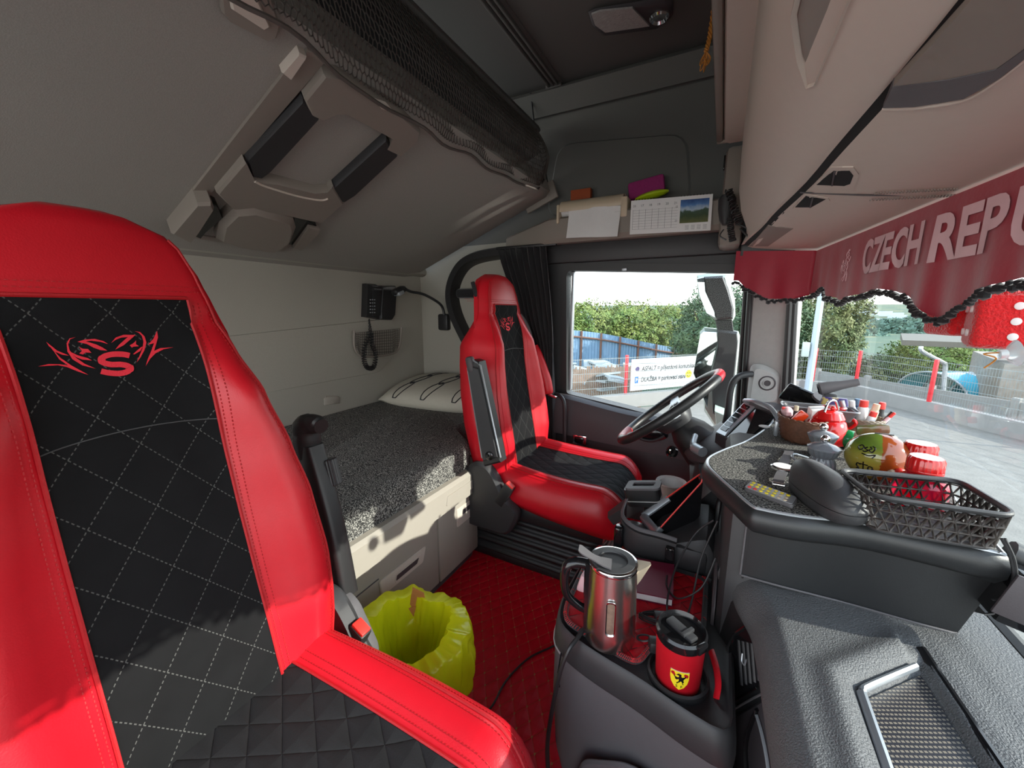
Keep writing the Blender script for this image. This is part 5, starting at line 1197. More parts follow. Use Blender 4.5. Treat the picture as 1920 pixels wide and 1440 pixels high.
def bring(v): return [V((ctr.x+(p.x-ctr.x)*(1-.10*v), ctr.y+(p.y-ctr.y)*(1-.12*v), zr+(ZT+.002-zr)*v)) for p in RP]
g = G(); g.tube(RP, .0042, 8, closed=True, flat=.8); g.build('rim', 'blk2', t)
g = G(); v_ = []; f_ = []; nr = 3; cols = n//2; assert n % 2 == 0
rr = [bring(.08+.84*j/nr) for j in range(nr+1)]
for j in range(nr+1):
    for k in range(cols): 
        kk = (2*k+(j % 2)) % n; v_.append(rr[j][kk])
for j in range(nr):
    for k in range(cols):
        k2 = (k+1) % cols; a, b, c_, d = j*cols+k, j*cols+k2, (j+1)*cols+k, (j+1)*cols+k2
        if j % 2 == 0: f_ += [[a, b, c_], [b, d, c_]]
        else: f_ += [[a, b, d], [a, d, c_]]
g.add(v_, f_); g.build('lattice_side', mat('dark_brown_plastic', (.045, .038, .034), .45, var=.05, bump=.2), t, mods=[('WIREFRAME', dict(thickness=.0062, use_even_offset=False))])
g = G(); b1 = bring(.94); b2 = bring(1.0); g.loft([b1, b2]); g.build('base', 'blk2', t)
# sunglasses case
t = thing('glasses_case', 'closed dark grey hard glasses case beside the basket', 'glasses case', tuple(at(1545, 950, 'z', ZT)))
pA, pB = at(1505, 905, 'z', .745), at(1590, 958, 'z', .745); ax = (pB-pA).normalized(); axn = V((-ax.y, ax.x, 0)); cc = (pA+pB)/2
def casering(k, z, sh=0): 
    out = []
    for i in range(36):
        a = 2*math.pi*i/36; x = math.cos(a); y = math.sin(a); x = math.copysign(abs(x)**.75, x); y = math.copysign(abs(y)**.8, y); w = .031*(1+.18*x)
        out.append(V((cc.x, cc.y, 0))+ax*(x*.073*k+sh)+axn*(y*w*k)+Z*z)
    return out
g = G(); g.loft([casering(.86, ZT), casering(.96, ZT+.006), casering(1, ZT+.016), casering(1, ZT+.020)]); g.build('base', 'blk2', t, ang=70)
g = G(); 
def lid(k, z): return [V((p.x, p.y, z+ .012*((p-cc).dot(axn)/.034)*(k))) for p in casering(k, 0, 0)]
g.loft([casering(1, ZT+.021), casering(1.0, ZT+.026)]+[[V((p.x, p.y, z-.010*((p-cc).dot(ax)/.08)*f)) for p in casering(k, 0, -.006*f)] for k, z, f in ((.96, ZT+.036, .5), (.84, ZT+.048, 1), (.60, ZT+.058, 1), (.3, ZT+.061, 1), (.03, ZT+.062, 1))]); g.build('lid', 'blk2', t, ang=45)
# remote
t = thing('remote_control', 'thin white remote control with yellow and red buttons on the table edge', 'remote control', tuple(at(1445, 930, 'z', ZT)))
ra, rb, rc, rd = [at(a, b, 'z', ZT+.001) for a, b in [(1394, 918), (1407, 906), (1495, 938), (1486, 953)]]
g = G(); P = [(p.x, p.y) for p in (ra, rb, rc, rd)]; P = round_poly(P, .006, 4); g.loft([[V((a, b, z)) for a, b in P] for z in (ZT, ZT+.006)]); g.build('body', 'slate', t)
g = G(); cR = (ra+rb+rc+rd)/4; g.loft([[V((cR.x+(a-cR.x)*.97, cR.y+(b-cR.y)*.93, z)) for a, b in P] for z in (ZT+.006, ZT+.0068)]); g.build('face_plate', 'silver', t)
for r in range(3):
    for c in range(7):
        p = ra.lerp(rd, (c+.8)/8.2).lerp(rb.lerp(rc, (c+.8)/8.2), (r+.6)/3.2); g = G(); g.lathe([(.0030, 0), (.0030, .0012), (.0001, .0014)], 10, Matrix.Translation((p.x, p.y, ZT+.0068)), caps=False); g.build('button', 'redbuckle' if (c, r) in ((0, 0), (1, 0)) else ('yellow' if c < 5 or r == 2 else 'offwhite'), t)
# watch
t = thing('wrist_watch', 'round silver wrist watch with a dark strap lying on the table', 'watch', tuple(at(1467, 875, 'z', ZT)))
wcn = at(1468, 876, 'z', ZT+.018)
g = G(); g.lathe([(.018, 0), (.0205, .003), (.0205, .007), (.017, .009), (.001, .009)], 32, Matrix.Translation(wcn-Z*.006)); g.build('case', 'chrome', t)
g = G(); g.lathe([(.0165, 0), (.0001, .0006)], 32, Matrix.Translation(wcn+Z*.0032)); g.build('dial', 'white', t)
q0, q1 = at(1478, 855, 'z', ZT+.006), at(1458, 908, 'z', ZT+.003)
def strap(g, pts, w):
    P = smooth_path(pts, 5); d = V((.9, .1, 0)).normalized(); g.loft([[p-d*w, p+d*w, p+d*w+Z*.0025, p-d*w+Z*.0025] for p in P])
g = G(); strap(g, [wcn-Z*.004+V((.0, .012, 0)), q0+V((0, 0, .006)), at(1476, 846, 'z', ZT)], .009); g.build('strap', 'slate', t)
g = G(); strap(g, [wcn-Z*.004-V((0, .012, 0)), at(1463, 893, 'z', ZT+.012), q1], .009); g.build('strap', 'slate', t)
g = G(); g.tube([q1+V((-.009, 0, .003)), q1+V((.009, 0, .003)), q1+V((.009, -.01, .003)), q1+V((-.009, -.01, .003))], .0012, 6, closed=True); g.build('buckle', 'chrome', t)
# grey ceramic pots
def pot(c, lab):
    t = thing('ceramic_pot', lab, 'sugar pot', c, group='grey fluted pots on the table')
    wob = lambda a, z: 1+.035*math.cos(a*16)
    g = G(); g.lathe([(.020, 0), (.023, .004), (.0225, .018), (.018, .028), (.022, .033), (.026, .044), (.027, .047)], 96, wob=wob); g.build('body', 'greypot', t, world=False)
    g = G(); g.lathe([(.0285, .046), (.0285, .049), (.018, .055), (.006, .058), (.004, .060)], 40); ld = g.build('lid', 'greypot', t, world=False)
    g = G(); g.ball((0, 0, .066), .0085, 16); g.build('knob', 'chrome', ld, world=False)
    return t
p1 = at(1541, 868, 'z', ZT+.015); pot((p1.x, p1.y, ZT), 'grey fluted ceramic pot with a steel knob, the nearer of two')
pp_ = at(1533, 845, 'z', ZT+.02); pot((pp_.x+.012, pp_.y+.035, ZT), 'grey fluted ceramic pot with a steel knob, behind its twin')
t = thing('handled_dish', 'grey metal dish with an open loop handle under the pots', 'dish', (p1.x-.02, p1.y, ZT))
g = G(); g.tube(smooth_path([V((p1.x-.018, p1.y+.03, ZT+.012)), V((p1.x-.045, p1.y+.018, ZT+.02)), V((p1.x-.048, p1.y-.008, ZT+.018)), V((p1.x-.018, p1.y-.03, ZT+.008))], 6), .0025, 8); g.build('handle', 'silver', t)
# coconut money box
cs = V((.285, .955, ZT+.047)); t = thing('coconut_money_box', 'glossy oval money box painted green, yellow and orange with black script', 'money box', (cs.x, cs.y, ZT))
m_, t_, p_ = nodes('painted_coconut'); L_ = t_.links.new; sx_ = N(t_, 'SeparateXYZ'); L_(N(t_, 'TexCoord').outputs['Object'], sx_.inputs[0])
nn_ = N(t_, 'TexNoise'); nn_.inputs['Scale'].default_value = 30
side = math_(t_, 'ADD', math_(t_, 'ADD', sx_.outputs['X'], math_(t_, 'MULTIPLY', sx_.outputs['Y'], -.15)), math_(t_, 'MULTIPLY', nn_.outputs['Fac'], .006))
r1 = N(t_, 'ValToRGB'); r1.color_ramp.interpolation = 'LINEAR'; e = r1.color_ramp.elements; e[0].position = .40; e[0].color = (.42, .33, .05, 1); e[1].position = .75; e[1].color = (.10, .16, .02, 1)
mp_ = N(t_, 'MapRange'); mp_.inputs[1].default_value = 0.0; mp_.inputs[2].default_value = .10; L_(sx_.outputs['Z'], mp_.inputs[0]); L_(mp_.outputs[0], r1.inputs[0])
r2 = N(t_, 'ValToRGB'); e = r2.color_ramp.elements; e[0].position = .2; e[0].color = (.35, .07, .01, 1); e[1].position = .8; e[1].color = (.22, .05, .012, 1); L_(mp_.outputs[0], r2.inputs[0])
mx_ = N(t_, 'Mix', data_type='RGBA'); L_(math_(t_, 'GREATER_THAN', side, .003), mx_.inputs[0]); L_(r1.outputs[0], mx_.inputs[6]); L_(r2.outputs[0], mx_.inputs[7]); L_(mx_.outputs[2], p_.inputs['Base Color']); p_.inputs['Roughness'].default_value = .12; p_.inputs['Coat Weight'].default_value = .6
def cocos(a, b, r=1.0):      # a azimuth, b elevation
    return cs+V((math.cos(b)*math.cos(a)*.050, math.cos(b)*math.sin(a)*.044, math.sin(b)*.046))*r
g = G(); g.ball(cs, 1, 36, (.050, .044, .046)); g.build('shell', m_, t)
g = G()
def script(sts, a0, b0, k):
    for st in sts: g.tube(smooth_path([cocos(R(a0+x*k), R(b0+y*k), 1.008) for x, y in st], 4), .0011, 5)
script([[(0, 0), (-3, 3), (0, 6), (3, 3), (0, 0)], [(6, 5), (4, 3), (7, 1.5), (5, -.5), (3, 0)], [(8, 6), (10, 4), (8, 2), (11, 0), (13, 5), (10, 7)], [(3, -3), (9, -4), (14, -2), (12, -6)]], 222, 22, 2.1)
script([[(4, 5), (1, 6), (0, 3), (2, 0), (-1, -1)], [(6, 9), (6, 0)], [(3, 6), (10, 6)], [(14, 4), (11, 5), (10, 2), (12, 0), (14, 3), (14, 0), (16, 0)], [(1, -3), (5, -3)]], 222, -22, 2.1)
g.build('script', 'gloss', t)
g = G(); q = cocos(R(283), R(-18), 1.03); g.ball(q, .007, 12); g.build('yellow_knob', 'offwhite', t)
g = G(); q = cocos(R(295), R(-14), 1.02); g.lathe([(.004, .010), (.008, .006), (.007, 0), (.001, 0)], 8, Matrix.Translation(q) @ Matrix.Rotation(R(80), 4, 'X')); g.build('orange_stopper', 'redbuckle', t)
g = G(); g.box(cs+V((.004, .0, .0455)), (.028, .003, .003), bev=.001); g.build('coin_slot', 'gloss', t)
t = thing('glass_dish', 'small green and brown glazed dish standing on edge behind the money box', 'dish', tuple(at(1635, 812, 'y', 1.08)))
g = G(); c = at(1636, 806, 'y', 1.06); g.box(c, (.055, .012, .022), Matrix.Rotation(R(-12), 4, 'Y'), bev=.006); g.build('body', mat('green_brown_glaze', (.12, .15, .05), .15, var=.2, bump=0, col2=(.16, .07, .03), c2scale=18, coat=.5), t)
g = G(); g.box(c-Z*.034+V((.01, .012, 0)), (.07, .014, .046), bev=.004); g.build('stand', 'offwhite', t)
# red bottles
def redbottle(c, lab, k=1.0):
    t = thing('red_bottle', lab, 'bottle', c, group='translucent red bottles on the table')
    wob = lambda a, z: 1+.025*math.cos(a*20)
    g = G(); g.lathe([(.030, 0), (.034, .006), (.034, .040), (.026, .050), (.019, .056), (.019, .062)], 40); g.build('body', 'redglass', t, world=False)
    g = G(); g.lathe([(.0225, .060), (.0228, .063), (.0225, .080), (.020, .085), (.001, .085)], 80, wob=wob); cp = g.build('cap', 'redcap', t, world=False)
    g = G(); g.lathe([(.0232, .058), (.0238, .061), (.0232, .064)], 40, caps=False); g.build('cap_ring', 'redcap', cp, world=False)
b1_ = at(1755, 868, 'y', .86); redbottle((.318, .862, ZT+.0), 'red bottle with a wide ribbed red cap, just behind the plastic basket')
redbottle((.340, .950, ZT), 'red bottle with a wide ribbed red cap, farther of the two')
# wicker basket with its contents
def basket(name, lab, cat, c, r0, r1, h, mt, ell=1.0, rot=0, wires=False):
    t = thing(name, lab, cat, c, Matrix.Rotation(rot, 4, 'Z'))
    g = G(); n = 56; m = 12; rings = []
    for j in range(m+1):
        z = h*j/m; r = r0+(r1-r0)*(j/m)**.7; rings.append([V((math.cos(2*math.pi*k/n)*(r+.0018*(1 if (k//2+j) % 2 else -1)), math.sin(2*math.pi*k/n)*ell*(r+.0018*(1 if (k//2+j) % 2 else -1)), z)) for k in range(n)])
    inner_ = [[V((math.cos(2*math.pi*k/n)*(r1-.005), math.sin(2*math.pi*k/n)*ell*(r1-.005), h)) for k in range(n)], [V((math.cos(2*math.pi*k/n)*(r0-.003), math.sin(2*math.pi*k/n)*ell*(r0-.003), .004)) for k in range(n)]]
    g.loft(rings+inner_); g.build('wicker', mt, t, world=False, ang=80)
    g = G()
    for o in (0, math.pi): g.tube([V((math.cos(2*math.pi*k/72)*r1, math.sin(2*math.pi*k/72)*ell*r1, h+.0025*math.sin(k*math.pi/3+o))) for k in range(72)], .0026, 6, closed=True)
    g.build('braided_rim', mt, t, world=False)
    return t
M['wicker'] = mat('brown_wicker', (.13, .055, .03), .6, var=.5, scale=150, bump=.4)
M['rattan'] = mat('grey_brown_rattan', (.19, .15, .11), .6, var=.4, scale=150, bump=.4)
wk = V((.205, 1.19, ZT)); basket('wicker_basket', 'oval brown wicker basket holding small boxes and a red bottle', 'basket', tuple(wk), .042, .055, .058, 'wicker', 1.25, R(-10))
def simple(name, lab, cat, parts, group=None):
    """a small thing: parts = [(part name, material, builder)]"""
    t = thing(name, lab, cat, parts[0][3] if len(parts[0]) > 3 else (0, 0, 0), group=group)
    for p in parts: g = G(); p[2](g); g.build(p[0], p[1], t)
    return t
def bottle_(c, r, h, tilt=None): 
    T = Matrix.Translation(c) @ (tilt or Matrix.Identity(4)); return (lambda g: g.lathe([(r*.92, 0), (r, .004), (r, h*.62), (r*.55, h*.8), (r*.5, h)], 24, T)), (lambda g: g.lathe([(r*.6, h*.98), (r*.6, h*1.18), (r*.5, h*1.22), (.0005, h*1.22)], 20, T))
tl = Matrix.Rotation(R(28), 4, 'Y'); a_, b_ = bottle_(wk+V((-.02, -.022, .03)), .011, .030, tl)
M['orange'] = mat('orange_liquid', (.85, .06, .01), .1, var=0, bump=0, trans=.3)
simple('sauce_bottle', 'tiny bottle of orange red liquid leaning in the wicker basket', 'bottle', [('body', 'orange', lambda g: g.box(wk+V((-.015, -.03, .062)), (.022, .016, .034), Matrix.Rotation(R(35), 4, 'Y'), bev=.004), tuple(wk+V((-.02, -.02, .06)))), ('cap', 'offwhite', lambda g: g.lathe([(.005, 0), (.005, .012), (.0005, .013)], 14, Matrix.Translation(wk+V((-.024, -.03, .078)))))])
simple('small_white_box', 'small white carton standing in the wicker basket', 'box', [('carton', 'white', lambda g: g.box(wk+V((.022, -.005, .062)), (.034, .024, .05), Matrix.Rotation(R(20), 4, 'X') @ Matrix.Rotation(R(15), 4, 'Z'), bev=.002), tuple(wk+V((.02, 0, .06)))), ('printed_band', 'slate', lambda g: g.box(wk+V((.022, -.005, .085)), (.026, .016, .006), Matrix.Rotation(R(20), 4, 'X') @ Matrix.Rotation(R(15), 4, 'Z'), bev=.001))])
simple('grey_tray', 'shallow grey tray resting over the back of the wicker basket', 'tray', [('tub', 'slate', lambda g: g.loft([[V((wk.x+.035+a*k, wk.y+.055+b*k, z)) for a, b in round_poly([(-.075, -.022), (.075, -.03), (.075, .03), (-.075, .03)], .01, 3)] for z, k in ((ZT+.048, .85), (ZT+.072, 1), (ZT+.074, 1.04), (ZT+.074, .94), (ZT+.060, .84))]), tuple(wk+V((.03, .05, .05)))), ('lid_edge', 'silver', lambda g: g.tube([V((wk.x+.035+a, wk.y+.055+b, ZT+.075)) for a, b in round_poly([(-.078, -.024), (.078, -.032), (.078, .032), (-.078, .032)], .01, 3)], .002, 6, closed=True))])
simple('tissue_pack', 'crumpled pink and white packet poking out of the wicker basket', 'packet', [('wrapper', 'pink', lambda g: g.ball(wk+V((-.035, .02, .062)), 1, 10, (.014, .03, .014)), tuple(wk+V((-.03, .02, .06)))), ('label', 'redbuckle', lambda g: g.box(wk+V((-.044, .015, .072)), (.008, .012, .006), bev=.002))])
# dark pads / mirrors at the far end
c = at(1500, 752, 'y', 1.50)
simple('tablet_mount', 'black tablet on a low mount in the windscreen corner', 'tablet', [('screen', 'gloss', lambda g: g.box(c+V((.0, 0, .012)), (.10, .012, .066), Matrix.Rotation(R(22), 4, 'Y') @ Matrix.Rotation(R(28), 4, 'X'), bev=.008), tuple(c)), ('bracket', 'blk2', lambda g: g.box(c+V((-.03, .02, -.035)), (.03, .03, .07), bev=.005))])
c2 = at(1549, 752, 'y', 1.46)
simple('round_dish_lid', 'tilted grey oval lid beside the black tablet', 'lid', [('lid', 'slate', lambda g: g.lathe([(.035, 0), (.040, .004), (.038, .010), (.001, .012)], 28, Matrix.Translation(c2) @ Matrix.Rotation(R(25), 4, 'X') @ Matrix.Rotation(R(14), 4, 'Y') @ Matrix.Diagonal((1, .8, 1, 1))), tuple(c2)), ('stand', 'blk2', lambda g: g.box(c2-Z*.02+Y*.01, (.04, .03, .04), bev=.004))])
# enamel teapot
tp = V((.248, 1.175, ZT)); t = thing('red_teapot', 'glossy red teapot with a bulging lid and chrome bail handle', 'teapot', tuple(tp))
g = G(); g.lathe([(.034, 0), (.042, .006), (.043, .036), (.036, .058), (.028, .064)], 36, Matrix.Translation(tp)); g.build('body', 'redcap', t)
g = G(); g.lathe([(.032, .062), (.033, .066), (.026, .080), (.010, .086), (.0005, .087)], 32, Matrix.Translation(tp), wob=lambda a, z: 1+.02*math.cos(3*a)); g.ball(tp+V((.006, -.006, .090)), .006, 10); g.build('lid', 'redcap', t)
g = G(); g.tube(smooth_path([tp+V((-.034, -.008, .022)), tp+V((-.050, -.014, .034)), tp+V((-.058, -.018, .054))], 5), [.011]*5+[.008]*6, 12); g.build('spout', 'redcap', t)
g = G(); g.tube(smooth_path([tp+V((-.012, -.02, .082)), tp+V((-.005, -.01, .105)), tp+V((.010, .004, .107)), tp+V((.02, .012, .084))], 5), .0028, 8); g.build('bail_handle', 'chrome', t)
simple('red_jug', 'second small red enamel jug behind the teapot', 'jug', [('body', 'redcap', lambda g: g.lathe([(.026, 0), (.030, .01), (.028, .05), (.022, .068), (.026, .076)], 28, Matrix.Translation(tp+V((.028, .085, 0)))), tuple(tp+V((.03, .08, 0)))), ('handle', 'redcap', lambda g: g.tube(smooth_path([tp+V((.05, .07, .06)), tp+V((.07, .06, .045)), tp+V((.054, .07, .02))], 5), .004, 8))])
gr = at(1594, 800, 'y', 1.16); simple('green_mouse', 'small glossy green oval box with a dark opening', 'box', [('body', mat('green_plastic', (.01, .22, .06), .15, var=0, bump=0, coat=.4), lambda g: g.ball(V((gr.x, gr.y, ZT+.022)), 1, 20, (.028, .022, .022), Matrix.Rotation(R(-15), 4, 'Z')), (gr.x, gr.y, ZT)), ('opening', 'gloss', lambda g: g.ball(V((gr.x+.014, gr.y-.014, ZT+.026)), 1, 12, (.007, .006, .006)))])
# pen basket
pb = V((.338, 1.28, ZT)); basket('pen_basket', 'square grey brown rattan basket packed with sprays and markers', 'basket', tuple(pb), .036, .045, .05, 'rattan', 1.0, R(20))
random.seed(11)
specs = [('spray_can', 'white spray can with a red cap standing in the pen basket', 'spray can', 'white', 'redbuckle', (.0, .0), .011, .075, 0), ('marker_pen', 'silver marker leaning left in the pen basket', 'pen', 'silver', 'silver', (-.026, -.01), .007, .075, -18), ('glue_tube', 'white and red tube leaning forward in the pen basket', 'tube', 'white', 'redbuckle', (.006, -.022), .009, .055, 12), ('lighter_gas', 'cream nozzle bottle at the back of the pen basket', 'bottle', 'offwhite', 'offwhite', (.022, .012), .009, .068, 8), ('screwdriver', 'dark screwdriver leaning right in the pen basket', 'screwdriver', 'slate', 'blk', (.03, -.014), .006, .062, 26), ('felt_pen', 'thin red striped pen leaning right in the pen basket', 'pen', 'pink', 'redbuckle', (.020, -.024), .004, .066, 32), ('steel_tube', 'short steel tube in the left of the pen basket', 'tube', 'silver', 'white', (-.012, .02), .008, .07, -8)]
for nm, lab, cat, m1, m2, (dx, dy), r, h, ti in specs:
    T = Matrix.Translation(pb+V((dx*.8, dy*.8, .012))) @ Matrix.Rotation(R(ti), 4, 'Y')
    simple(nm, lab, cat, [('body', m1, lambda g: g.lathe([(r*.9, 0), (r, .003), (r, h*.85), (r*.8, h*.9)], 18, T), tuple(pb+V((dx, dy, 0)))), ('cap', m2, lambda g: g.lathe([(r*.8, h*.89), (r*.85, h*.93), (r*.8, h*1.12), (.0004, h*1.14)], 16, T))])
cb = V((.292, 1.345, ZT)); M['purple'] = mat('purple_gold_print', (.045, .03, .16), .3, var=.1, bump=0, col2=(.5, .38, .12), c2scale=40, c2lo=.55, c2hi=.6)
simple('coffee_pack', 'dark purple packet with gold print behind the teapot', 'packet', [('pouch', 'purple', lambda g: g.loft([[cb+V((a*k, b*k2, z)) for a, b in round_poly([(-.03, -.014), (.03, -.014), (.03, .014), (-.03, .014)], .006, 3)] for z, k, k2 in ((0, 1, 1), (.03, 1.05, 1.2), (.07, 1, .8), (.085, .9, .3))]), tuple(cb)), ('gold_band', 'yellow', lambda g: g.box(cb+V((0, -.0175, .035)), (.03, .002, .03)))])
cq = cb+V((-.002, .045, 0)); simple('torch', 'grey torch with a glass lens lying on top behind the purple packet', 'torch', [('barrel', 'slate', lambda g: g.lathe([(.014, 0), (.018, .004), (.016, .03), (.012, .055), (.010, .09)], 20, Matrix.Translation(cq+V((-.03, -.01, .10))) @ Matrix.Rotation(R(72), 4, 'Y')), tuple(cq)), ('lens', 'chrome', lambda g: g.lathe([(.015, 0), (.0005, .001)], 20, Matrix.Translation(cq+V((-.031, -.01, .10))) @ Matrix.Rotation(R(-108), 4, 'Y'))  ), ('stand', 'blk2', lambda g: g.box(cq+V((.0, 0, .045)), (.03, .03, .09), bev=.005))])
a_, b_ = bottle_(V((.345, 1.355, ZT)), .014, .07)
simple('blue_bottle', 'small blue bottle between the torch and the pen basket', 'bottle', [('body', mat('blue_plastic', (.02, .10, .25), .2, var=0, bump=0), a_, (.345, 1.355, ZT)), ('cap', 'bluewall', b_)])
a_, b_ = bottle_(V((.385, 1.32, ZT)), .012, .072)
simple('red_cap_bottle', 'dark bottle with a bright red cap at the back of the pens', 'bottle', [('body', 'blk', a_, (.385, 1.32, ZT)), ('cap', 'redbuckle', b_)])
sx0 = V((.355, 1.10, ZT)); simple('metal_tray', 'long dark metal tray lying against the windscreen', 'tray', [('tray', 'silver', lambda g: g.box(sx0+V((0, .0, .006)), (.05, .18, .012), Matrix.Rotation(R(6), 4, 'Z'), bev=.004), tuple(sx0)), ('insert', 'gloss', lambda g: g.box(sx0+V((0, 0, .013)), (.036, .16, .004), Matrix.Rotation(R(6), 4, 'Z'), bev=.002))])
sq = at(1452, 800, 'z', ZT); simple('clip_holder', 'small grey clip at the left of the wicker basket', 'clip', [('clip', 'silver', lambda g: g.box(V((wk.x-.056, wk.y+.0, ZT+.02)), (.008, .014, .04), bev=.002), (wk.x-.06, wk.y, ZT)), ('lens', 'white', lambda g: g.ball(V((wk.x-.075, wk.y+.07, ZT+.004)), 1, 14, (.014, .012, .003)))])

# ================================================================== SIDE SHELF THINGS
yk = 1.86
t = thing('paper_roll_holder', 'beige plastic paper towel holder with a hanging white sheet on the side shelf', 'towel holder', (-.55, 1.9, 1.5))
ra, rb = at(1056, 386, 'y', 1.91), at(1172, 374, 'y', 1.91); ra.z = rb.z = 1.515
g = G(); n = 16; g.loft([[p+V((0, math.cos(a)*.052, math.sin(a)*.042)) for a in [R(-20+220*i/n) for i in range(n+1)]]+[p+V((0, math.cos(a)*.046, math.sin(a)*.036)) for a in [R(200-220*i/n) for i in range(n+1)]] for p in (ra, rb)]); g.build('cover', 'offwhite', t)
for p, sgn_ in ((ra, -1), (rb, 1)):
    g = G(); g.box(p+V((sgn_*.008, -.01, -.022)), (.014 if sgn_ < 0 else .03, .085, .085), bev=.006); g.build('end_bracket', 'offwhite', t)
g = G(); g.tube([ra, rb], .030, 20); g.build('roll', 'white', t)
sh0, sh1 = at(1066, 396, 'y', 1.856), at(1163, 390, 'y', 1.856); g = G(); rows = []
for j in range(12):
    v = j/11; rows.append([sh0.lerp(sh1, i/10)+V((0, .012*math.cos(v*2.2)-.006+.004*math.sin(i*.8+v*2)-.014*v, (1.50-sh0.z) if 0 else -.135*v+.012)) for i in range(11)])
g.sheet(rows, th=.0008, nrm=(0, 1, 0)); g.build('hanging_sheet', 'white', t)
t = thing('desk_calendar', 'spiral bound desk calendar with a mountain photo standing on the side shelf', 'calendar', (-.22, 1.87, 1.4))
kA, kB, kC, kD = at(1184, 377, 'y', 1.855), at(1337, 364, 'y', 1.855), at(1332, 432, 'y', 1.842), at(1181, 440, 'y', 1.842)
def cal(u, v, o=0.0): return kA.lerp(kB, u).lerp(kD.lerp(kC, u), v)-Y*o
def calq(g, u0, v0, u1, v1, o, th=.0006): g.add([cal(u0, v0, o), cal(u1, v0, o), cal(u1, v1, o), cal(u0, v1, o), cal(u0, v0, o+th), cal(u1, v0, o+th), cal(u1, v1, o+th), cal(u0, v1, o+th)], [[0, 1, 2, 3], [7, 6, 5, 4], [0, 4, 5, 1], [1, 5, 6, 2], [2, 6, 7, 3], [3, 7, 4, 0]])
g = G(); calq(g, 0, 0, 1, 1, 0, .005); g.build('pages', 'white', t)
m_, t_, p_ = nodes('calendar_photo'); L_ = t_.links.new; gx = N(t_, 'SeparateXYZ'); tco = N(t_, 'TexCoord').outputs['Object']; L_(tco, gx.inputs[0]); nz = N(t_, 'TexNoise'); nz.inputs['Scale'].default_value = 45; nz.inputs['Detail'].default_value = 6; L_(tco, nz.inputs['Vector'])
hh = math_(t_, 'ADD', math_(t_, 'MULTIPLY', math_(t_, 'SUBTRACT', gx.outputs['Z'], cal(.8, .8).z-1.4), 10), math_(t_, 'MULTIPLY', math_(t_, 'SUBTRACT', nz.outputs['Fac'], .5), .35)); rp = N(t_, 'ValToRGB'); e = rp.color_ramp.elements; e[0].position = .1; e[0].color = (.10, .11, .03, 1); e[1].position = .98; e[1].color = (.02, .07, .22, 1)
for ps, cl in ((.35, (.03, .06, .02, 1)), (.52, (.04, .08, .05, 1)), (.58, (.40, .50, .60, 1)), (.75, (.08, .20, .45, 1))): q_ = e.new(ps); q_.color = cl
L_(hh, rp.inputs[0]); L_(rp.outputs[0], p_.inputs['Base Color'])
g = G(); calq(g, .63, .10, .965, .76, .0052); g.build('mountain_photo', m_, t)
g = G()
for k in range(7): calq(g, .03+.083*k, .28, .033+.083*k, .86, .0052, .0002)
for k in range(8): calq(g, .03, .30+.08*k, .60, .304+.08*k, .0052, .0002)
g.build('grid_lines', 'slate', t, smooth=False)
uu = (kB-kA).normalized(); vv = (kA-kD).normalized(); g = G()
for k, s in enumerate(('17', '18', '19', '20', '21')): put_text(g, s, .013, cal(.13+.105*k, .20, .006), uu, vv)
for k, s in enumerate(('22', '23')): put_text(g, s, .010, cal(.57, .20+.40*k+.1, .006), uu, vv)
put_text(g, '33', .012, cal(.03, .20, .006), uu, vv)
g.build('date_numbers', 'slate', t, smooth=False)
g = G()
for k in range(4):
    for r in range(4): calq(g, .70+.07*k, .83+.035*r, .745+.07*k, .838+.035*r, .0052, .0002)
g.build('small_print', 'slate', t, smooth=False)
g = G()
for i in range(26):
    u = .03+.94*i/25
    if .30 < u < .62: continue
    c = cal(u, 0)+V((0, 0, .001)); g.tube([c+V((0, math.cos(a)*.005, math.sin(a)*.005)) for a in [R(40*k) for k in range(9)]], .0008, 4, closed=True)
g.build('spiral_binding', 'gloss', t, smooth=False)
c = at(1212, 352, 'y', 1.95); simple('purple_sponge_cloth', 'purple stitched cloth folded behind the paper roll', 'cloth', [('cloth', mat('magenta_cloth', (.28, .02, .13), .9, var=.2, scale=100), lambda g: g.box(c, (.155, .035, .075), Matrix.Rotation(R(-8), 4, 'Y'), bev=.012), tuple(c))])
c3 = at(1222, 366, 'y', 1.92); simple('green_packet', 'lime green packet lying behind the calendar', 'packet', [('packet', mat('lime_foil', (.42, .55, .01), .3, var=.05, bump=.3, bscale=40, bdist=.004), lambda g: g.ball(c3, 1, 14, (.072, .03, .016), Matrix.Rotation(R(-8), 4, 'Y')), tuple(c3))])
c4 = at(1090, 366, 'y', 1.97); simple('orange_sheet', 'thin orange folder edge behind the towel holder', 'folder', [('folder', mat('orange_card', (.35, .07, .02), .8), lambda g: g.box(c4, (.10, .03, .05), bev=.003), tuple(c4))])
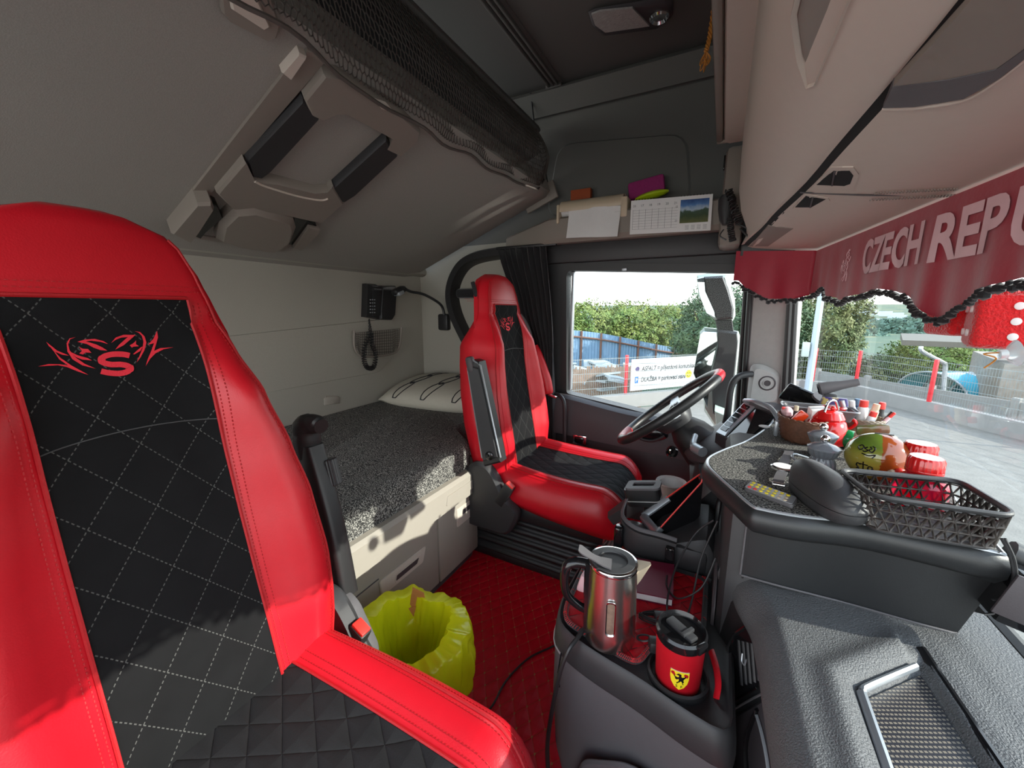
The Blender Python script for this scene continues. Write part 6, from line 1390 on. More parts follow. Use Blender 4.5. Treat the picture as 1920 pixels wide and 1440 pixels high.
# radio handset with coiled cord at the console end
t = thing('radio_handset', 'black two-way radio microphone with coiled cord at the end of the overhead console', 'radio handset', tuple(at(1375, 400, 'y', 1.74)))
c = at(1362, 392, 'y', 1.76); g = G(); g.loft([[c+V((x*w, y*.020, z)) for x, y in [(math.cos(2*math.pi*k/20), math.sin(2*math.pi*k/20)) for k in range(20)]] for z, w in ((-.055, .010), (-.04, .020), (0, .028), (.035, .030), (.05, .020))]); g.build('microphone', 'blk2', t)
def coil(g, pts, rad, k=9, r=.003):
    P = smooth_path([V(p) for p in pts], 40); out = []
    for i, p in enumerate(P):
        d = (P[min(i+1, len(P)-1)]-P[max(i-1, 0)]).normalized(); a = d.orthogonal().normalized(); b = d.cross(a); out.append(p+(a*math.cos(i*1.1)+b*math.sin(i*1.1))*rad)
    g.tube(out, r, 5)
g = G(); coil(g, [at(1366, 356, 'y', 1.72), at(1378, 395, 'y', 1.70), at(1388, 420, 'y', 1.70)], .012); coil(g, [at(1370, 408, 'y', 1.73), at(1370, 430, 'y', 1.73), at(1374, 452, 'y', 1.73)], .010); g.build('coiled_cord', 'blk', t)
g = G(); g.tube(smooth_path([at(1384, 420, 'y', 1.70), at(1405, 430, 'y', 1.69), at(1402, 442, 'y', 1.69), at(1388, 428, 'y', 1.70)], 6), .0035, 6); g.build('loose_loop', 'blk', t); g = G(); g.tube(smooth_path([at(1357, 430, 'y', 1.72), at(1350, 442, 'y', 1.72), at(1362, 450, 'y', 1.72)], 6), .0025, 6); g.build('loose_loop', 'blk', t)
# ================================================================== KETTLE, MUG, NOTEBOOK, CABLES, BIN
kb = V((-.140, .668, .4345)); ZK = V((0, 0, .81)); t = thing('electric_kettle', 'brushed steel kettle with black handle standing on the red console mat', 'kettle', tuple(kb))
KZ = .81; KT = Matrix.Translation(kb) @ Matrix.Diagonal((1, 1, KZ, 1))
g = G(); g.lathe([(.046, 0), (.0475, .003), (.0475, .04), (.0455, .12), (.0445, .185), (.0445, .190)], 56, KT); g.build('body', 'steel', t)
g = G(); g.lathe([(.0452, .188), (.046, .192), (.0445, .197), (.040, .198)], 48, KT, caps=False); g.build('rim', 'chrome', t)
g = G(); g.lathe([(.041, .196), (.040, .199), (.027, .200), (.024, .192), (.010, .190), (.009, .192), (.001, .192)], 48, KT); g.build('lid', 'blk2', t)
g = G(); P = smooth_path([kb+V((.002, -.018, .162)), kb+V((-.018, -.022, .165)), kb+V((-.038, -.024, .172)), kb+V((-.058, -.024, .180))], 4); g.loft([[p+V((-.2, 1, 0)).normalized()*w, p+V((-.2, 1, 0)).normalized()*w+ZK*.003, p-V((-.2, 1, 0)).normalized()*w+ZK*.003, p-V((-.2, 1, 0)).normalized()*w] for p, w in zip(P, [.016, .015, .014, .013, .011, .010, .009, .009, .010, .011, .012, .012, .009])]); g.build('lid_lever', 'slate', t)
dS = V((.93, .36, 0)).normalized(); dN = V((-dS.y, dS.x, 0)); q = kb+dS*.040
g = G(); g.loft([[q+dN*.020+ZK*.188, q+dS*.002-dN*.0+ZK*.130, q-dN*.020+ZK*.188], [q+dS*.028+dN*.004+ZK*.196, q+dS*.012+ZK*.150, q+dS*.028-dN*.004+ZK*.196]], closed=True); g.build('spout', 'offwhite', t)
dH = V((-.93, -.36, 0)).normalized(); h = kb+dH*.046
g = G(); g.tube(smooth_path([h+ZK*.182-dH*.006, h+dH*.02+ZK*.186, h+dH*.037+ZK*.175, h+dH*.042+ZK*.14, h+dH*.036+ZK*.10, h+dH*.016+ZK*.075, h-dH*.004+ZK*.062], 6), .0098, 12, flat=.8); g.build('handle', 'gloss', t)
g = G(); g.loft([[h+dH*.004+Vn*w+ZK*z for w, Vn in ((-.013, dN), (.013, dN))]+[h-dH*.010+dN*.012+ZK*z, h-dH*.010-dN*.012+ZK*z] for z in (.025, .06, .17, .19)]); g.build('handle_mount', 'gloss', t)
dW = (V((EYE.x, EYE.y, 0))-V((kb.x, kb.y, 0))).normalized(); dW = (dW+V((.03, 0, 0))).normalized(); dWn = V((-dW.y, dW.x, 0))
def gauge(w, z0, z1, r): 
    pts = [(x*w, z0+w if y < 0 else z1-w) for x, y in ()]
    P = round_poly([(-w, z0), (w, z0), (w, z1), (-w, z1)], w, 6); return [kb+dW*(math.sqrt(max(0, r*r-a*a)))+dWn*a+ZK*b for a, b in P]
g = G(); A = gauge(.0085, .050, .135, .0475); B_ = gauge(.0065, .054, .131, .0485); m = len(A); g.add(A+[p+dW*.0022 for p in A]+B_+[p-dW*.001 for p in B_], [[i, (i+1) % m, m+(i+1) % m, m+i] for i in range(m)]+[[m+i, m+(i+1) % m, 2*m+(i+1) % m, 2*m+i] for i in range(m)]+[[2*m+i, 2*m+(i+1) % m, 3*m+(i+1) % m, 3*m+i] for i in range(m)]); g.build('gauge_frame', 'chrome', t)
g = G(); g.add(gauge(.0066, .054, .131, .0482), [list(range(m))]); g.build('water_gauge', mat('gauge_window', (.17, .12, .09), .2, var=.4, scale=120, bump=0), t)
# travel mug with crest
mk = V((-.015, .645, .384)); t = thing('travel_mug', 'red steel travel mug with black lid and yellow horse shield in the console cup holder', 'travel mug', tuple(mk))
MT = Matrix.Translation(mk) @ Matrix.Rotation(R(3), 4, 'X'); 
def mr(z): return .0340+.0040*z/.13
g = G(); g.lathe([(.032, 0), (.0345, .004), (.0385, .128), (.0385, .132)], 56, MT); g.build('body', 'reddark', t)
g = G(); g.lathe([(.0392, .128), (.0402, .131), (.0402, .142), (.037, .146), (.0355, .143), (.033, .138), (.001, .138)], 48, MT); ld = g.build('lid', 'gloss', t)
g = G(); T = MT @ Matrix.Rotation(R(-35), 4, 'Z'); g.box(T @ V((0, 0, .141)), (.052, .018, .008), T.to_3x3().to_4x4(), bev=.003); g.box(T @ V((.012, 0, .146)), (.007, .026, .007), T.to_3x3().to_4x4(), bev=.002); g.build('sip_flap', 'blk2', ld)
g = G(); g.box(T @ V((.0395, 0, .139)), (.008, .022, .016), T.to_3x3().to_4x4(), bev=.003); g.build('thumb_clip', 'gloss', ld)
dM = (V((EYE.x, EYE.y, 0))-V((mk.x, mk.y, 0))).normalized(); aM = math.atan2(dM.y, dM.x)
def onmug(x, z, o=.0006): r = mr(z)+o; return MT @ V((math.cos(aM+.10+x/r)*r, math.sin(aM+.10+x/r)*r, z))
def fillmug(g, poly, o, S=.0145, cz=.076):
    bm = bmesh.new(); vs = [bm.verts.new((x, y, 0)) for x, y in poly]; bm.faces.new(vs); bmesh.ops.triangulate(bm, faces=bm.faces); bmesh.ops.subdivide_edges(bm, edges=[e for e in bm.edges if e.calc_length() > .25], cuts=5); bmesh.ops.triangulate(bm, faces=bm.faces); bm.verts.index_update()
    g.add([onmug(v.co.x*S, cz+v.co.y*S, o) for v in bm.verts], [[v.index for v in f.verts] for f in bm.faces]); bm.free()
sh = [(-1, 1.25), (1, 1.25), (1, .2), (.85, -.45), (.5, -1.0), (0, -1.35), (-.5, -1.0), (-.85, -.45), (-1, .2)]
g = G(); fillmug(g, sh, .0006); bd = g.build('shield', 'yellow', t, smooth=False)
g = G(); fillmug(g, [(-1, 1.30), (-1, 1.18), (1, 1.18), (1, 1.30)], .0009); g.build('shield_bar', 'offwhite', bd, smooth=False)
horse = [(-.10, 1.05), (-.02, .95), (.12, .98), (.18, .78), (.16, .62), (.28, .45), (.36, .20), (.44, .02), (.50, .25), (.62, .40), (.70, .62), (.60, .72), (.52, .55), (.44, .42), (.42, .20), (.40, -.05), (.52, -.22), (.40, -.40), (.44, -.60), (.56, -.68), (.36, -.70), (.32, -.42), (.24, -.22), (.10, -.20), (.02, -.40), (-.14, -.52), (-.22, -.72), (-.34, -.70), (-.24, -.46), (-.10, -.30), (-.06, -.08), (-.10, .12), (-.30, .08), (-.46, .20), (-.52, .10), (-.36, -.06), (-.22, .0), (-.14, .20), (-.22, .36), (-.48, .42), (-.60, .60), (-.68, .54), (-.56, .32), (-.30, .22), (-.14, .40), (-.06, .62), (-.20, .74), (-.34, .70), (-.36, .80), (-.20, .94)]
g = G(); fillmug(g, [(x*.95, y*.85+.1) for x, y in horse], .0011); g.build('horse', 'gloss', bd, smooth=False)
g = G()
vs_, fs_ = text_geo('S  F', .5, align='CENTER'); g.add([onmug(p.x*.0145, .076+(p.y-1.02)*.0145, .0011) for p in vs_], fs_); g.build('initials', 'gloss', bd, smooth=False)
# notebook
t = thing('notebook', 'thick notebook with a dark magenta cover lying behind the kettle', 'notebook', (-.09, .85, .436))
n_ = [at(a, b, 'z', .455) for a, b in [(1188, 1058), (1261, 1072), (1257, 1132), (1190, 1112)]]
n_ = [V((-.150, .905, 0)), V((-.050, .925, 0)), V((-.040, .800, 0)), V((-.128, .785, 0))]
g = G(); g.loft([[V((p.x, p.y, z)) for p in n_] for z in (.4355, .4375)]); g.loft([[V((p.x, p.y, z)) for p in n_] for z in (.452, .4545)]); g.build('cover', mat('magenta_cover', (.17, .008, .035), .5, var=.05), t)
g = G(); cn = sum(n_, V())/4; g.loft([[V((cn.x+(p.x-cn.x)*.97, cn.y+(p.y-cn.y)*.97, z)) for p in n_] for z in (.4376, .4519)]); g.build('pages', 'white', t)
t = thing('sweet_packet', 'small pink and white packet wedged behind the kettle handle', 'packet', (-.225, .78, .436)); g = G(); g.box((-.222, .772, .45), (.022, .03, .045), Matrix.Rotation(R(15), 4, 'Y'), bev=.006); g.build('wrapper', 'pink', t)
# cables
def cable(name, lab, pts, r=.0022, mt='blk', k=6, plug=None):
    t = thing(name, lab, 'cable', tuple(pts[0])); g = G(); g.tube(smooth_path(pts, k), r, 8); g.build('cord', mt, t)
    if plug:
        g = G(); g.box(plug[0], plug[1], plug[2] if len(plug) > 2 else None, bev=.003); g.build('plug', 'blk', t)
    return t
cable('power_cable', 'thick black kettle cord hanging over the console edge to the floor', [V((-.185, .655, .440)), V((-.190, .625, .440)), V((-.200, .603, .425)), V((-.215, .595, .36)), V((-.235, .60, .20)), V((-.238, .62, .06)), V((-.262, .645, .006)), V((-.300, .60, .005))], .0042)
cable('floor_cable', 'thin black cable curving across the red floor mat to the console', [at(1052, 1205, 'z', .003), at(1030, 1215, 'z', .004), at(990, 1235, 'z', .004), at(950, 1275, 'z', .004), at(925, 1320, 'z', .004), at(900, 1352, 'z', .004), at(870, 1400, 'z', .004)], .0028)
cable('charging_cable', 'black charging cable looping from the dash to the mug', [V((.022, .90, .60)), V((-.01, .90, .56)), V((-.04, .86, .50)), V((-.050, .80, .46)), V((-.045, .75, .452)), V((-.038, .735, .448))], .0020, plug=(V((-.036, .728, .450)), (.014, .02, .026)))
cable('charging_cable', 'black cable hanging from the centre stack down behind the mug', [V((.028, .86, .62)), V((.005, .84, .54)), V((-.005, .79, .47)), V((-.015, .745, .45)), V((-.03, .735, .445))], .0018)
cable('charging_cable', 'black cable lying across the notebook corner to the centre stack', [V((.030, .82, .56)), V((.01, .80, .50)), V((-.03, .80, .46)), V((-.055, .83, .458)), V((-.06, .87, .457))], .0018)
t = thing('cable_bundle', 'tied bundle of thin black cable beside the mug', 'cable bundle', (-.07, .74, .437))
g = G(); random.seed(5)
for k in range(7):
    c = V((-.072+.004*random.random(), .735+.004*random.random(), .443+.002*k)); a = .022+.006*random.random(); b = .008+.005*random.random(); g.tube([c+V((math.cos(x)*a, math.sin(x)*b+math.cos(x)*.006, .002*math.sin(2*x))) for x in [2*math.pi*i/20 for i in range(20)]], .0014, 5, closed=True)
g.build('loops', 'blk', t, smooth=False)
g = G(); g.box((-.045, .748, .452), (.05, .016, .014), Matrix.Rotation(R(25), 4, 'Z'), bev=.003); g.build('adapter', 'blk2', t)
t = thing('black_adapter', 'small black adapter with a coiled lead at the edge of the mat', 'adapter', (-.06, .685, .437))
g = G(); g.box((-.055, .672, .447), (.026, .022, .022), Matrix.Rotation(R(20), 4, 'Z'), bev=.004); g.build('body', 'blk', t)
g = G(); g.tube([V((-.078+math.cos(x)*.012, .680+math.sin(x)*.008, .445+.004*math.cos(x))) for x in [2*math.pi*i/20 for i in range(20)]], .0018, 6, closed=True); g.build('lead', 'blk', t)
t = thing('red_strap', 'red folded strap wedged between the console and the dashboard', 'strap', (.045, .66, .43))
g = G(); g.tube(smooth_path([V((.035, .72, .434)), V((.043, .68, .440)), V((.047, .65, .436)), V((.045, .63, .426))], 5), .006, 8, flat=.3); g.build('webbing', 'red', t)
# ------------------------------------------------------------------ waste bin with liner
bc = V((-.625, .640, 0)); BK = 1.17; t = thing('waste_bin', 'bin lined with a crumpled yellow bag beside the passenger seat', 'waste bin', tuple(bc))
g = G(); BT = Matrix.Translation(bc); g.lathe([(.088, .0), (.092, .004), (.118, .250), (.120, .255), (.116, .253), (.088, .012), (.001, .010)], 40, BT); g.build('bucket', mat('translucent_bucket', (.50, .52, .20), .5, var=.05, bump=0), t)
random.seed(9)
def bagpt(a, v):     # v 0 = inside bottom .. 1 rim .. 2 outside hem
    n1 = noise.noise(V((math.cos(a)*2.2, math.sin(a)*2.2, v*1.4))); n2 = noise.noise(V((math.cos(a)*7, math.sin(a)*7, v*3+5)))
    rid = abs(math.sin(a*9+n1*4))
    if v <= 1: r = .046+.046*v; z = .03+.245*v
    else: r = .113+.012*math.sin((v-1)*3)+.006*(v-1); z = .275+.010*math.sin((v-1)*6)-(v-1)*.175
    r += (.007*n1+.005*n2-.006*rid) if v <= 1 else .012*abs(n1)+.008*abs(n2)+.006*rid; z += (.020*n1+.008*n2)*(.4+v*.3)+.012*math.sin(a*2+.6)*(v > .7)
    return bc+V((math.cos(a)*r*BK, math.sin(a)*r*BK, z))
g = G(); rings = [[bagpt(2*math.pi*k/150, 2*j/44) for k in range(150)] for j in range(45)]; g.loft(rings, caps=False)
g.add([bc+V((0, 0, .04))]+rings[0], [[0, 1+k, 1+(k+1) % 150] for k in range(150)]); g.build('liner_bag', 'yellowbag', t, ang=70)
t = thing('orange_carton', 'corner of an orange brown carton sticking up behind the yellow bag', 'carton', (-.72, .70, .2)); g = G(); g.prism([(0, 0), (.05, 0), (.045, .05), (.015, .075)], (-.700, .715, .225), V((.7, .7, 0)), Z, .004); g.prism([(0, 0), (.05, 0), (.05, .24), (.0, .24)], (-.702, .717, .002), V((.7, .7, 0)), Z, .010); g.build('card', mat('orange_kraft', (.5, .2, .05), .8), t)
t = thing('grey_strap_cover', 'grey plastic cover at the foot of the passenger seat hinge', 'cover', (-.78, .50, .2)); g = G(); P = [at(a, b, 'y', .545) for a, b in [(585, 1150), (598, 1140), (612, 1165), (622, 1215), (600, 1225), (575, 1200)]]; g.add(P+[p+V((-.02, .02, 0)) for p in P], [[0, 1, 2, 3, 4, 5], [11, 10, 9, 8, 7, 6]]+[[i, (i+1) % 6, 6+(i+1) % 6, 6+i] for i in range(6)]); g.build('cover', 'slate', t)

# ================================================================== OUTSIDE
def poly_ground(name, pts, z, m, kind='structure'):
    g = G(); g.loft([[V((a, b, z-.3)) for a, b in pts], [V((a, b, z)) for a, b in pts]]); o = g.build(name, m, smooth=False); o['kind'] = kind; return o
poly_ground('ground', [(-30, -12), (40, -12), (40, 3), (9, 5.5), (3.78, 15.3), (2.45, 15.55), (-9.5, 2.0), (-30, 2.0)], -1.55, 'asphalt')
g = G(); rows = []
M['terrain'] = mat('field_and_woods', (.045, .085, .05), .9, var=.4, scale=.08, bump=0, col2=(.13, .14, .07), c2scale=.05, c2lo=.50, c2hi=.55)
for j in range(60):
    d = 4+j*j*.32
    row = []
    for i in range(61):
        a = R(-70+140*i/60)+0.0; x = math.sin(a)*d; y = math.cos(a)*d
        z = -3.4-.012*min(d, 250)+ (0 if d < 300 else (d-300)*.022)+1.2*noise.noise(V((x*.01, y*.01, 0)))*min(1, d/80); row.append(V((x, y+6, z)))
    rows.append(row)
g.sheet(rows); o = g.build('ground_valley', 'terrain', ang=80); o['kind'] = 'structure'
# low wall and mesh fences
def fence(name, lab, pts, posts, wall_h=.35, fh=1.02, group=None):
    t = thing(name, lab, 'fence', (*pts[0], -1.55))
    g = G(); gw = G()
    for (a, b) in zip(pts, pts[1:]):
        A, B = V((*a, 0)), V((*b, 0)); L = (B-A).length; d = (B-A)/L; n = V((d.y, -d.x, 0)); mid = (A+B)/2; ang = math.atan2(d.y, d.x); rot = Matrix.Rotation(ang, 4, 'Z')
        g.box(mid+Z*(-1.55+wall_h/2), (L, .18, wall_h), rot)
        k = 0; q = .05
        while q < L:
            c = A+d*q; g2 = c+Z*(-1.2); gw.add([g2+n*.003-d*.0035, g2+n*.003+d*.0035, g2+Z*fh+d*.0035, g2+Z*fh-d*.0035, g2-n*.003, g2+Z*fh-n*.003], [[0, 1, 2, 3], [1, 4, 5, 2], [4, 0, 3, 5]]); q += .055
        for z in [0.03, .22, .42, .62, .82, .99]: gw.box(mid+Z*(-1.2+z), (L, .010, .010), rot)
    g.build('low_wall', 'concrete', t); gw.build('wire_mesh', 'wire', t, smooth=False)
    for p in posts: gp = G(); gp.box((p[0], p[1], -1.2+fh/2), (.07, .07, fh+.06), Matrix.Rotation(R(40), 4, 'Z'), bev=.008); gp.build('post', 'postred', t)
    return t
fence('mesh_fence', 'galvanised mesh fence with a red post on a low wall beyond the driver window', [(-9.5, 2.0), (-3.246, 9.409), (2.45, 15.55)], [(-6.2, 5.9), (-4.4, 8.0), (-2.156, 10.716), (-.1, 12.85), (2.112, 15.25)])
fence('mesh_fence', 'galvanised mesh fence with red posts on a low wall in front of the truck', [(2.45, 15.55), (3.75, 15.2), (9.2, 4.8)], [(2.72, 15.42), (3.72, 15.10), (4.72, 13.25), (5.95, 10.9), (7.1, 8.7)])
# information board on the fence
fd = V((1.09, 1.307, 0)).normalized(); fn = V((fd.y, -fd.x, 0)); fp_ = V((-2.156, 10.716, 0))+fn*.07
def onf(px, py, o=0): return hit(px, py, fp_+fn*o, fn)
bA, bB, bC, bD = onf(1184, 674), onf(1330, 662), onf(1326, 728), onf(1178, 733)
t = thing('information_board', 'white board with parking text and a smiley fixed on the mesh fence', 'sign', tuple(bD))
bu = (bB-bA); bu.z = 0; bw = bu.length; bu.normalize(); zt, zb = bA.z, bD.z
g = G(); g.prism([(0, 0), (bw, 0), (bw, zt-zb), (0, zt-zb)], V((bA.x, bA.y, zb)), bu, Z, .03, n=fn); g.build('panel', mat('white_board', (.62, .62, .63), .5, var=.01, bump=0), t)
H = zt-zb; O = V((bA.x, bA.y, zb))+fn*.033
def btxt(g, s, x, z, size, sx=1): put_text(g, s, size, O+bu*x+Z*z, bu, Z, shear=.15, sx=sx, bold=.004)
g = G(); hz = H*.62; px2u = lambda px, py: (onf(px, py)-V((bA.x, bA.y, 0))).dot(bu)
x1 = px2u(1202, 692); btxt(g, 'ASFALT = příjezdová komunikace', x1, hz, .175, .83); btxt(g, 'DLAŽBA = parkovací stání', px2u(1200, 714), H*.27, .175, .83); g.build('lettering', 'blk2', t, smooth=False)
def disc(g, x, z, r, o=.001): 
    n = 28; g.add([O+fn*o+bu*(x+math.cos(2*math.pi*k/n)*r)+Z*(z+math.sin(2*math.pi*k/n)*r) for k in range(n)], [list(range(n))])
g = G(); disc(g, px2u(1194, 691), hz+.06, .065); g.build('violet_dot', mat('violet_print', (.05, .03, .12), .5, var=0, bump=0), t, smooth=False)
g = G(); xx = px2u(1192, 712); g.add([O+fn*.001+bu*(xx+a)+Z*(H*.27+b) for a, b in ((-.055, -.03), (.055, -.03), (.055, .15), (-.055, .15))], [[0, 1, 2, 3]]); g.build('parking_sign', mat('blue_print', (.02, .12, .42), .5, var=0, bump=0), t, smooth=False)
g = G(); put_text(g, 'P', .13, O+fn*.002+bu*(xx-.035)+Z*(H*.27+.01), bu, Z); g.build('parking_letter', 'white', t, smooth=False)
g = G(); xs_ = px2u(1289, 706); disc(g, xs_, H*.40, .115); g.build('smiley', 'yellow', t, smooth=False)
g = G(); disc(g, xs_-.04, H*.40+.035, .015, .003); disc(g, xs_+.04, H*.40+.035, .015, .003); P = [O+fn*.004+bu*(xs_+math.cos(R(a))*.065)+Z*(H*.40+math.sin(R(a))*.065) for a in range(200, 345, 12)]; g.tube(P, .007, 5); g.build('smiley_face', 'gloss', t, smooth=False)
# wall of blue sheet behind, slatted wood, pile
t = thing('blue_sheet_fence', 'blue sheet metal fence with rusty frames beyond the mesh fence', 'fence', (-7, 21, -3))
A_, B_ = V((-9.6, 19.0, 0)), V((-1.6, 26.6, 0)); d_ = (B_-A_).normalized(); Ln = (B_-A_).length; nf = V((d_.y, -d_.x, 0))
def btop(q): return lerp_tab([(0, .38), (3.5, -.12), (Ln, -1.35)], q)
for k in range(5):
    q0, q1 = Ln*k/5, Ln*(k+1)/5; g = G(); rows = [[A_+d_*(q0+(q1-q0)*i/24)+nf*(.03*(i % 2))+Z*z for i in range(25)] for z in (-4.2,)]+[[A_+d_*(q0+(q1-q0)*i/24)+nf*(.03*(i % 2))+Z*btop(q0+(q1-q0)*i/24) for i in range(25)]]
    g.sheet(rows, th=.02, nrm=tuple(-nf)); g.build('sheet_panel', 'bluewall', t, smooth=False)
for k in range(1, 9): g = G(); q = Ln*k/9; g.box(A_+d_*q+nf*.08+Z*((btop(q)-4.2)/2), (.10, .10, btop(q)+4.2)); g.build('frame_post', 'rust', t)
g = G(); g.tube([A_+d_*(Ln*i/12)+nf*.10+Z*(btop(Ln*i/12)-.35) for i in range(13)], .05, 6); g.build('frame_rail', 'rust', t)
t = thing('lath_fence', 'brown lath fence just behind the mesh fence', 'fence', (-3, 11, -3)); g = G(); random.seed(4)
for i in range(70):
    p = V((-4.9, 9.2, 0)).lerp(V((-2.0, 12.6, 0)), i/70); h = random.uniform(-.66, -.55); g.box(p+Z*((h-2.6)/2), (.035, .03, h+2.6), Matrix.Rotation(R(45+random.uniform(-5, 5)), 4, 'Z'))
g.build('laths', mat('weathered_lath', (.20, .13, .09), .9, var=.5, scale=6), t, smooth=False)
t = thing('stone_pile', 'heap of pale grey slabs behind the mesh fence', 'rubble heap', (-4, 12, -2)); g = G(); random.seed(6)
for i in range(110): g.box(V((-5.3+random.uniform(-1.2, 2.8), 12.2+random.uniform(-1.2, 2.0), -1.5+random.uniform(-.5, .75))), (random.uniform(.3, .7), random.uniform(.3, .6), .06), Matrix.Rotation(random.uniform(0, 3), 4, 'Z') @ Matrix.Rotation(random.uniform(-.6, .6), 4, 'X'))
g.build('slabs', mat('pale_slabs', (.26, .30, .32), .9, var=.3, scale=2), t, smooth=False); t['kind'] = 'stuff'
# trees
def tree(name, lab, cat, c, rad, zc, hz_, leaf, n=5200, seed=1, size=.16, group=None, base=-3.6):
    t = thing(name, lab, cat, (c[0], c[1], base), group=group)
    g = G(); g.tube(smooth_path([V((c[0], c[1], base)), V((c[0]+.1, c[1], zc-hz_*.4)), V((c[0]-.1, c[1]+.1, zc+hz_*.5))], 4), [.16]*4+[.08]*5, 8)
    rnd = random.Random(seed)
    for k in range(7):
        a = rnd.uniform(0, 6.28); q = V((c[0], c[1], zc-hz_*.4)); g.tube([q, q+V((math.cos(a)*rad*.7, math.sin(a)*rad*.7, hz_*rnd.uniform(.4, 1.1)))], [.06, .02], 5)
    g.build('trunk', 'bark', t)
    vs = []; fs = []
    n = int(n*2.6); size *= .60
    for k in range(n):
        a = rnd.uniform(0, 2*math.pi); cz = rnd.uniform(-1, 1); rr = math.sqrt(1-cz*cz); dv = V((math.cos(a)*rr, math.sin(a)*rr, cz))
        nn = noise.noise(dv*2.1+V((seed*3.1, 0, 0)))*.42+noise.noise(dv*6+V((0, seed*1.7, 0)))*.24
        r = (1+nn)*rnd.uniform(.62, 1.0)**.5; p = V((c[0]+dv.x*rad*r, c[1]+dv.y*rad*r, zc+dv.z*hz_*r)); s = size*rnd.uniform(.5, 1.2)
        u = V((rnd.uniform(-1, 1), rnd.uniform(-1, 1), rnd.uniform(-1, 1))).normalized(); w = u.cross(dv+V((.01, .02, .3))).normalized()
        i = len(vs); vs += [p-u*s, p+w*s*.5, p+u*s, p-w*s*.5]; fs.append([i, i+1, i+2, i+3])
    me = bpy.data.meshes.new('foliage'); rm = ROOTM[t.name].inverted(); me.from_pydata([tuple(rm @ v) for v in vs], [], fs); me.materials.append(M[leaf]); o = bpy.data.objects.new('foliage', me); COL.objects.link(o); o.parent = t
gp = 'bushy trees above the blue fence'
tree('bushy_tree', 'light green bushy tree at the left end of the blue fence', 'tree', (-8.6, 27.5), 2.6, -.4, 1.9, 'leaf1', 6000, 1, .17, gp)
tree('bushy_tree', 'light green bushy tree above the middle of the blue fence', 'tree', (-5.9, 29.5), 2.5, -.5, 2.0, 'leaf1', 6000, 2, .17, gp)
tree('bushy_tree', 'yellow green bushy tree above the right half of the blue fence', 'tree', (-3.2, 31.0), 2.6, -.9, 2.2, 'leaf1', 6000, 3, .17, gp)
tree('bushy_tree', 'light green bushy tree between the others and the mirror', 'tree', (-10.6, 24.5), 2.4, .0, 1.7, 'leaf1', 5000, 4, .17, gp)
tree('dark_tree', 'taller dark green tree seen behind the door mirrors', 'tree', (-.3, 23.0), 2.0, -.3, 2.6, 'leaf2', 7500, 5, .14)
tree('dark_tree', 'dark green tree between mirror and windscreen pillar', 'tree', (1.9, 22.0), 1.7, -.4, 2.7, 'leaf2', 5500, 6, .14)
tree('leafy_tree', 'large leafy tree behind the lamp post', 'tree', (4.3, 24.0), 1.75, .2, 2.7, 'leaf3', 9000, 7, .14)
tree('lime_tree', 'round yellow green tree in front of the grey house', 'tree', (9.0, 24.6), 1.9, -1.35, 1.15, 'leaf1', 6000, 8, .12)
tree('grey_shrub', 'grey green shrub left of the round yellow green tree', 'shrub', (6.9, 25.0), 1.0, -2.0, .9, 'leaf3', 3000, 9, .10)
# lamp post
t = thing('street_lamp_post', 'pale octagonal steel lamp post in front of the truck', 'lamp post', (2.33, 13.6, -1.55))
g = G(); g.lathe([(.10, 0), (.09, .1), (.07, 6.5)], 8, Matrix.Translation((2.33, 13.6, -1.55))); g.build('pole', mat('pale_blue_steel', (.36, .44, .50), .45, metal=.2, var=.05, bump=0), t, smooth=False)
g = G(); g.box((2.14, 13.55, -.05), (.16, .14, .40), bev=.01); g.build('junction_box', 'paleplastic', t)
t = thing('concrete_panel_fence', 'low grey concrete panel fence behind the red posts', 'fence', (3, 17, -2))
for k in range(6):
    a, b = V((3.2, 17.4, 0)).lerp(V((9.5, 9.8, 0)), k/6), V((3.2, 17.4, 0)).lerp(V((9.5, 9.8, 0)), (k+1)/6); d = b-a
    g = G(); g.box((a+b)/2+Z*-1.75, (d.length-.12, .06, 1.3), Matrix.Rotation(math.atan2(d.y, d.x), 4, 'Z')); g.build('panel', 'concrete', t)
    g = G(); g.box(a+Z*-1.72, (.14, .14, 1.42), Matrix.Rotation(math.atan2(d.y, d.x), 4, 'Z')); g.build('post', 'concrete', t)
M['poly'] = mat('pale_polycarbonate', (.55, .66, .72), .2, var=.05, bump=0); M['poolblue'] = mat('pool_water', (.08, .50, .68), .1, var=.05, bump=0)
def pool(c, w, h, lab, rot):
    t = thing('pool_enclosure', lab, 'pool cover', c, Matrix.Rotation(rot, 4, 'Z'), group='arched pool enclosures behind the fence')
    for k in range(4):
        g = G(); g.sheet([[V((math.cos(a)*w, k*1.0+j*.96, math.sin(a)*h)) for a in [math.pi*i/20 for i in range(21)]] for j in (0, 1)], th=.03, nrm=(0, 0, 1)); g.build('arch_segment', 'poly' if k % 2 else 'poolblue', t, world=False)
        g = G(); g.tube([V((math.cos(a)*w*1.01, k*1.0, math.sin(a)*h*1.02)) for a in [math.pi*i/20 for i in range(21)]], .035, 6); g.build('rib', 'silver', t, world=False)
pool((6.6, 18.6, -1.95), 1.2, .85, 'arched pale pool enclosure, nearer to the lamp post', R(-62))
pool((7.9, 18.2, -1.95), 1.2, .80, 'arched pale pool enclosure, nearer to the house', R(-62))
t = thing('timber_pergola', 'sloping roof of pale timber slats behind the concrete fence', 'pergola', (6, 23, -2.5))
g = G()
for k in range(14): g.box((5.0+k*.17, 22.0-k*.05, -2.35), (.07, 2.6, .05), Matrix.Rotation(R(-35), 4, 'Z') @ Matrix.Rotation(R(10), 4, 'X'))
g.build('slats', mat('pale_timber', (.34, .22, .16), .8, var=.2), t, smooth=False)
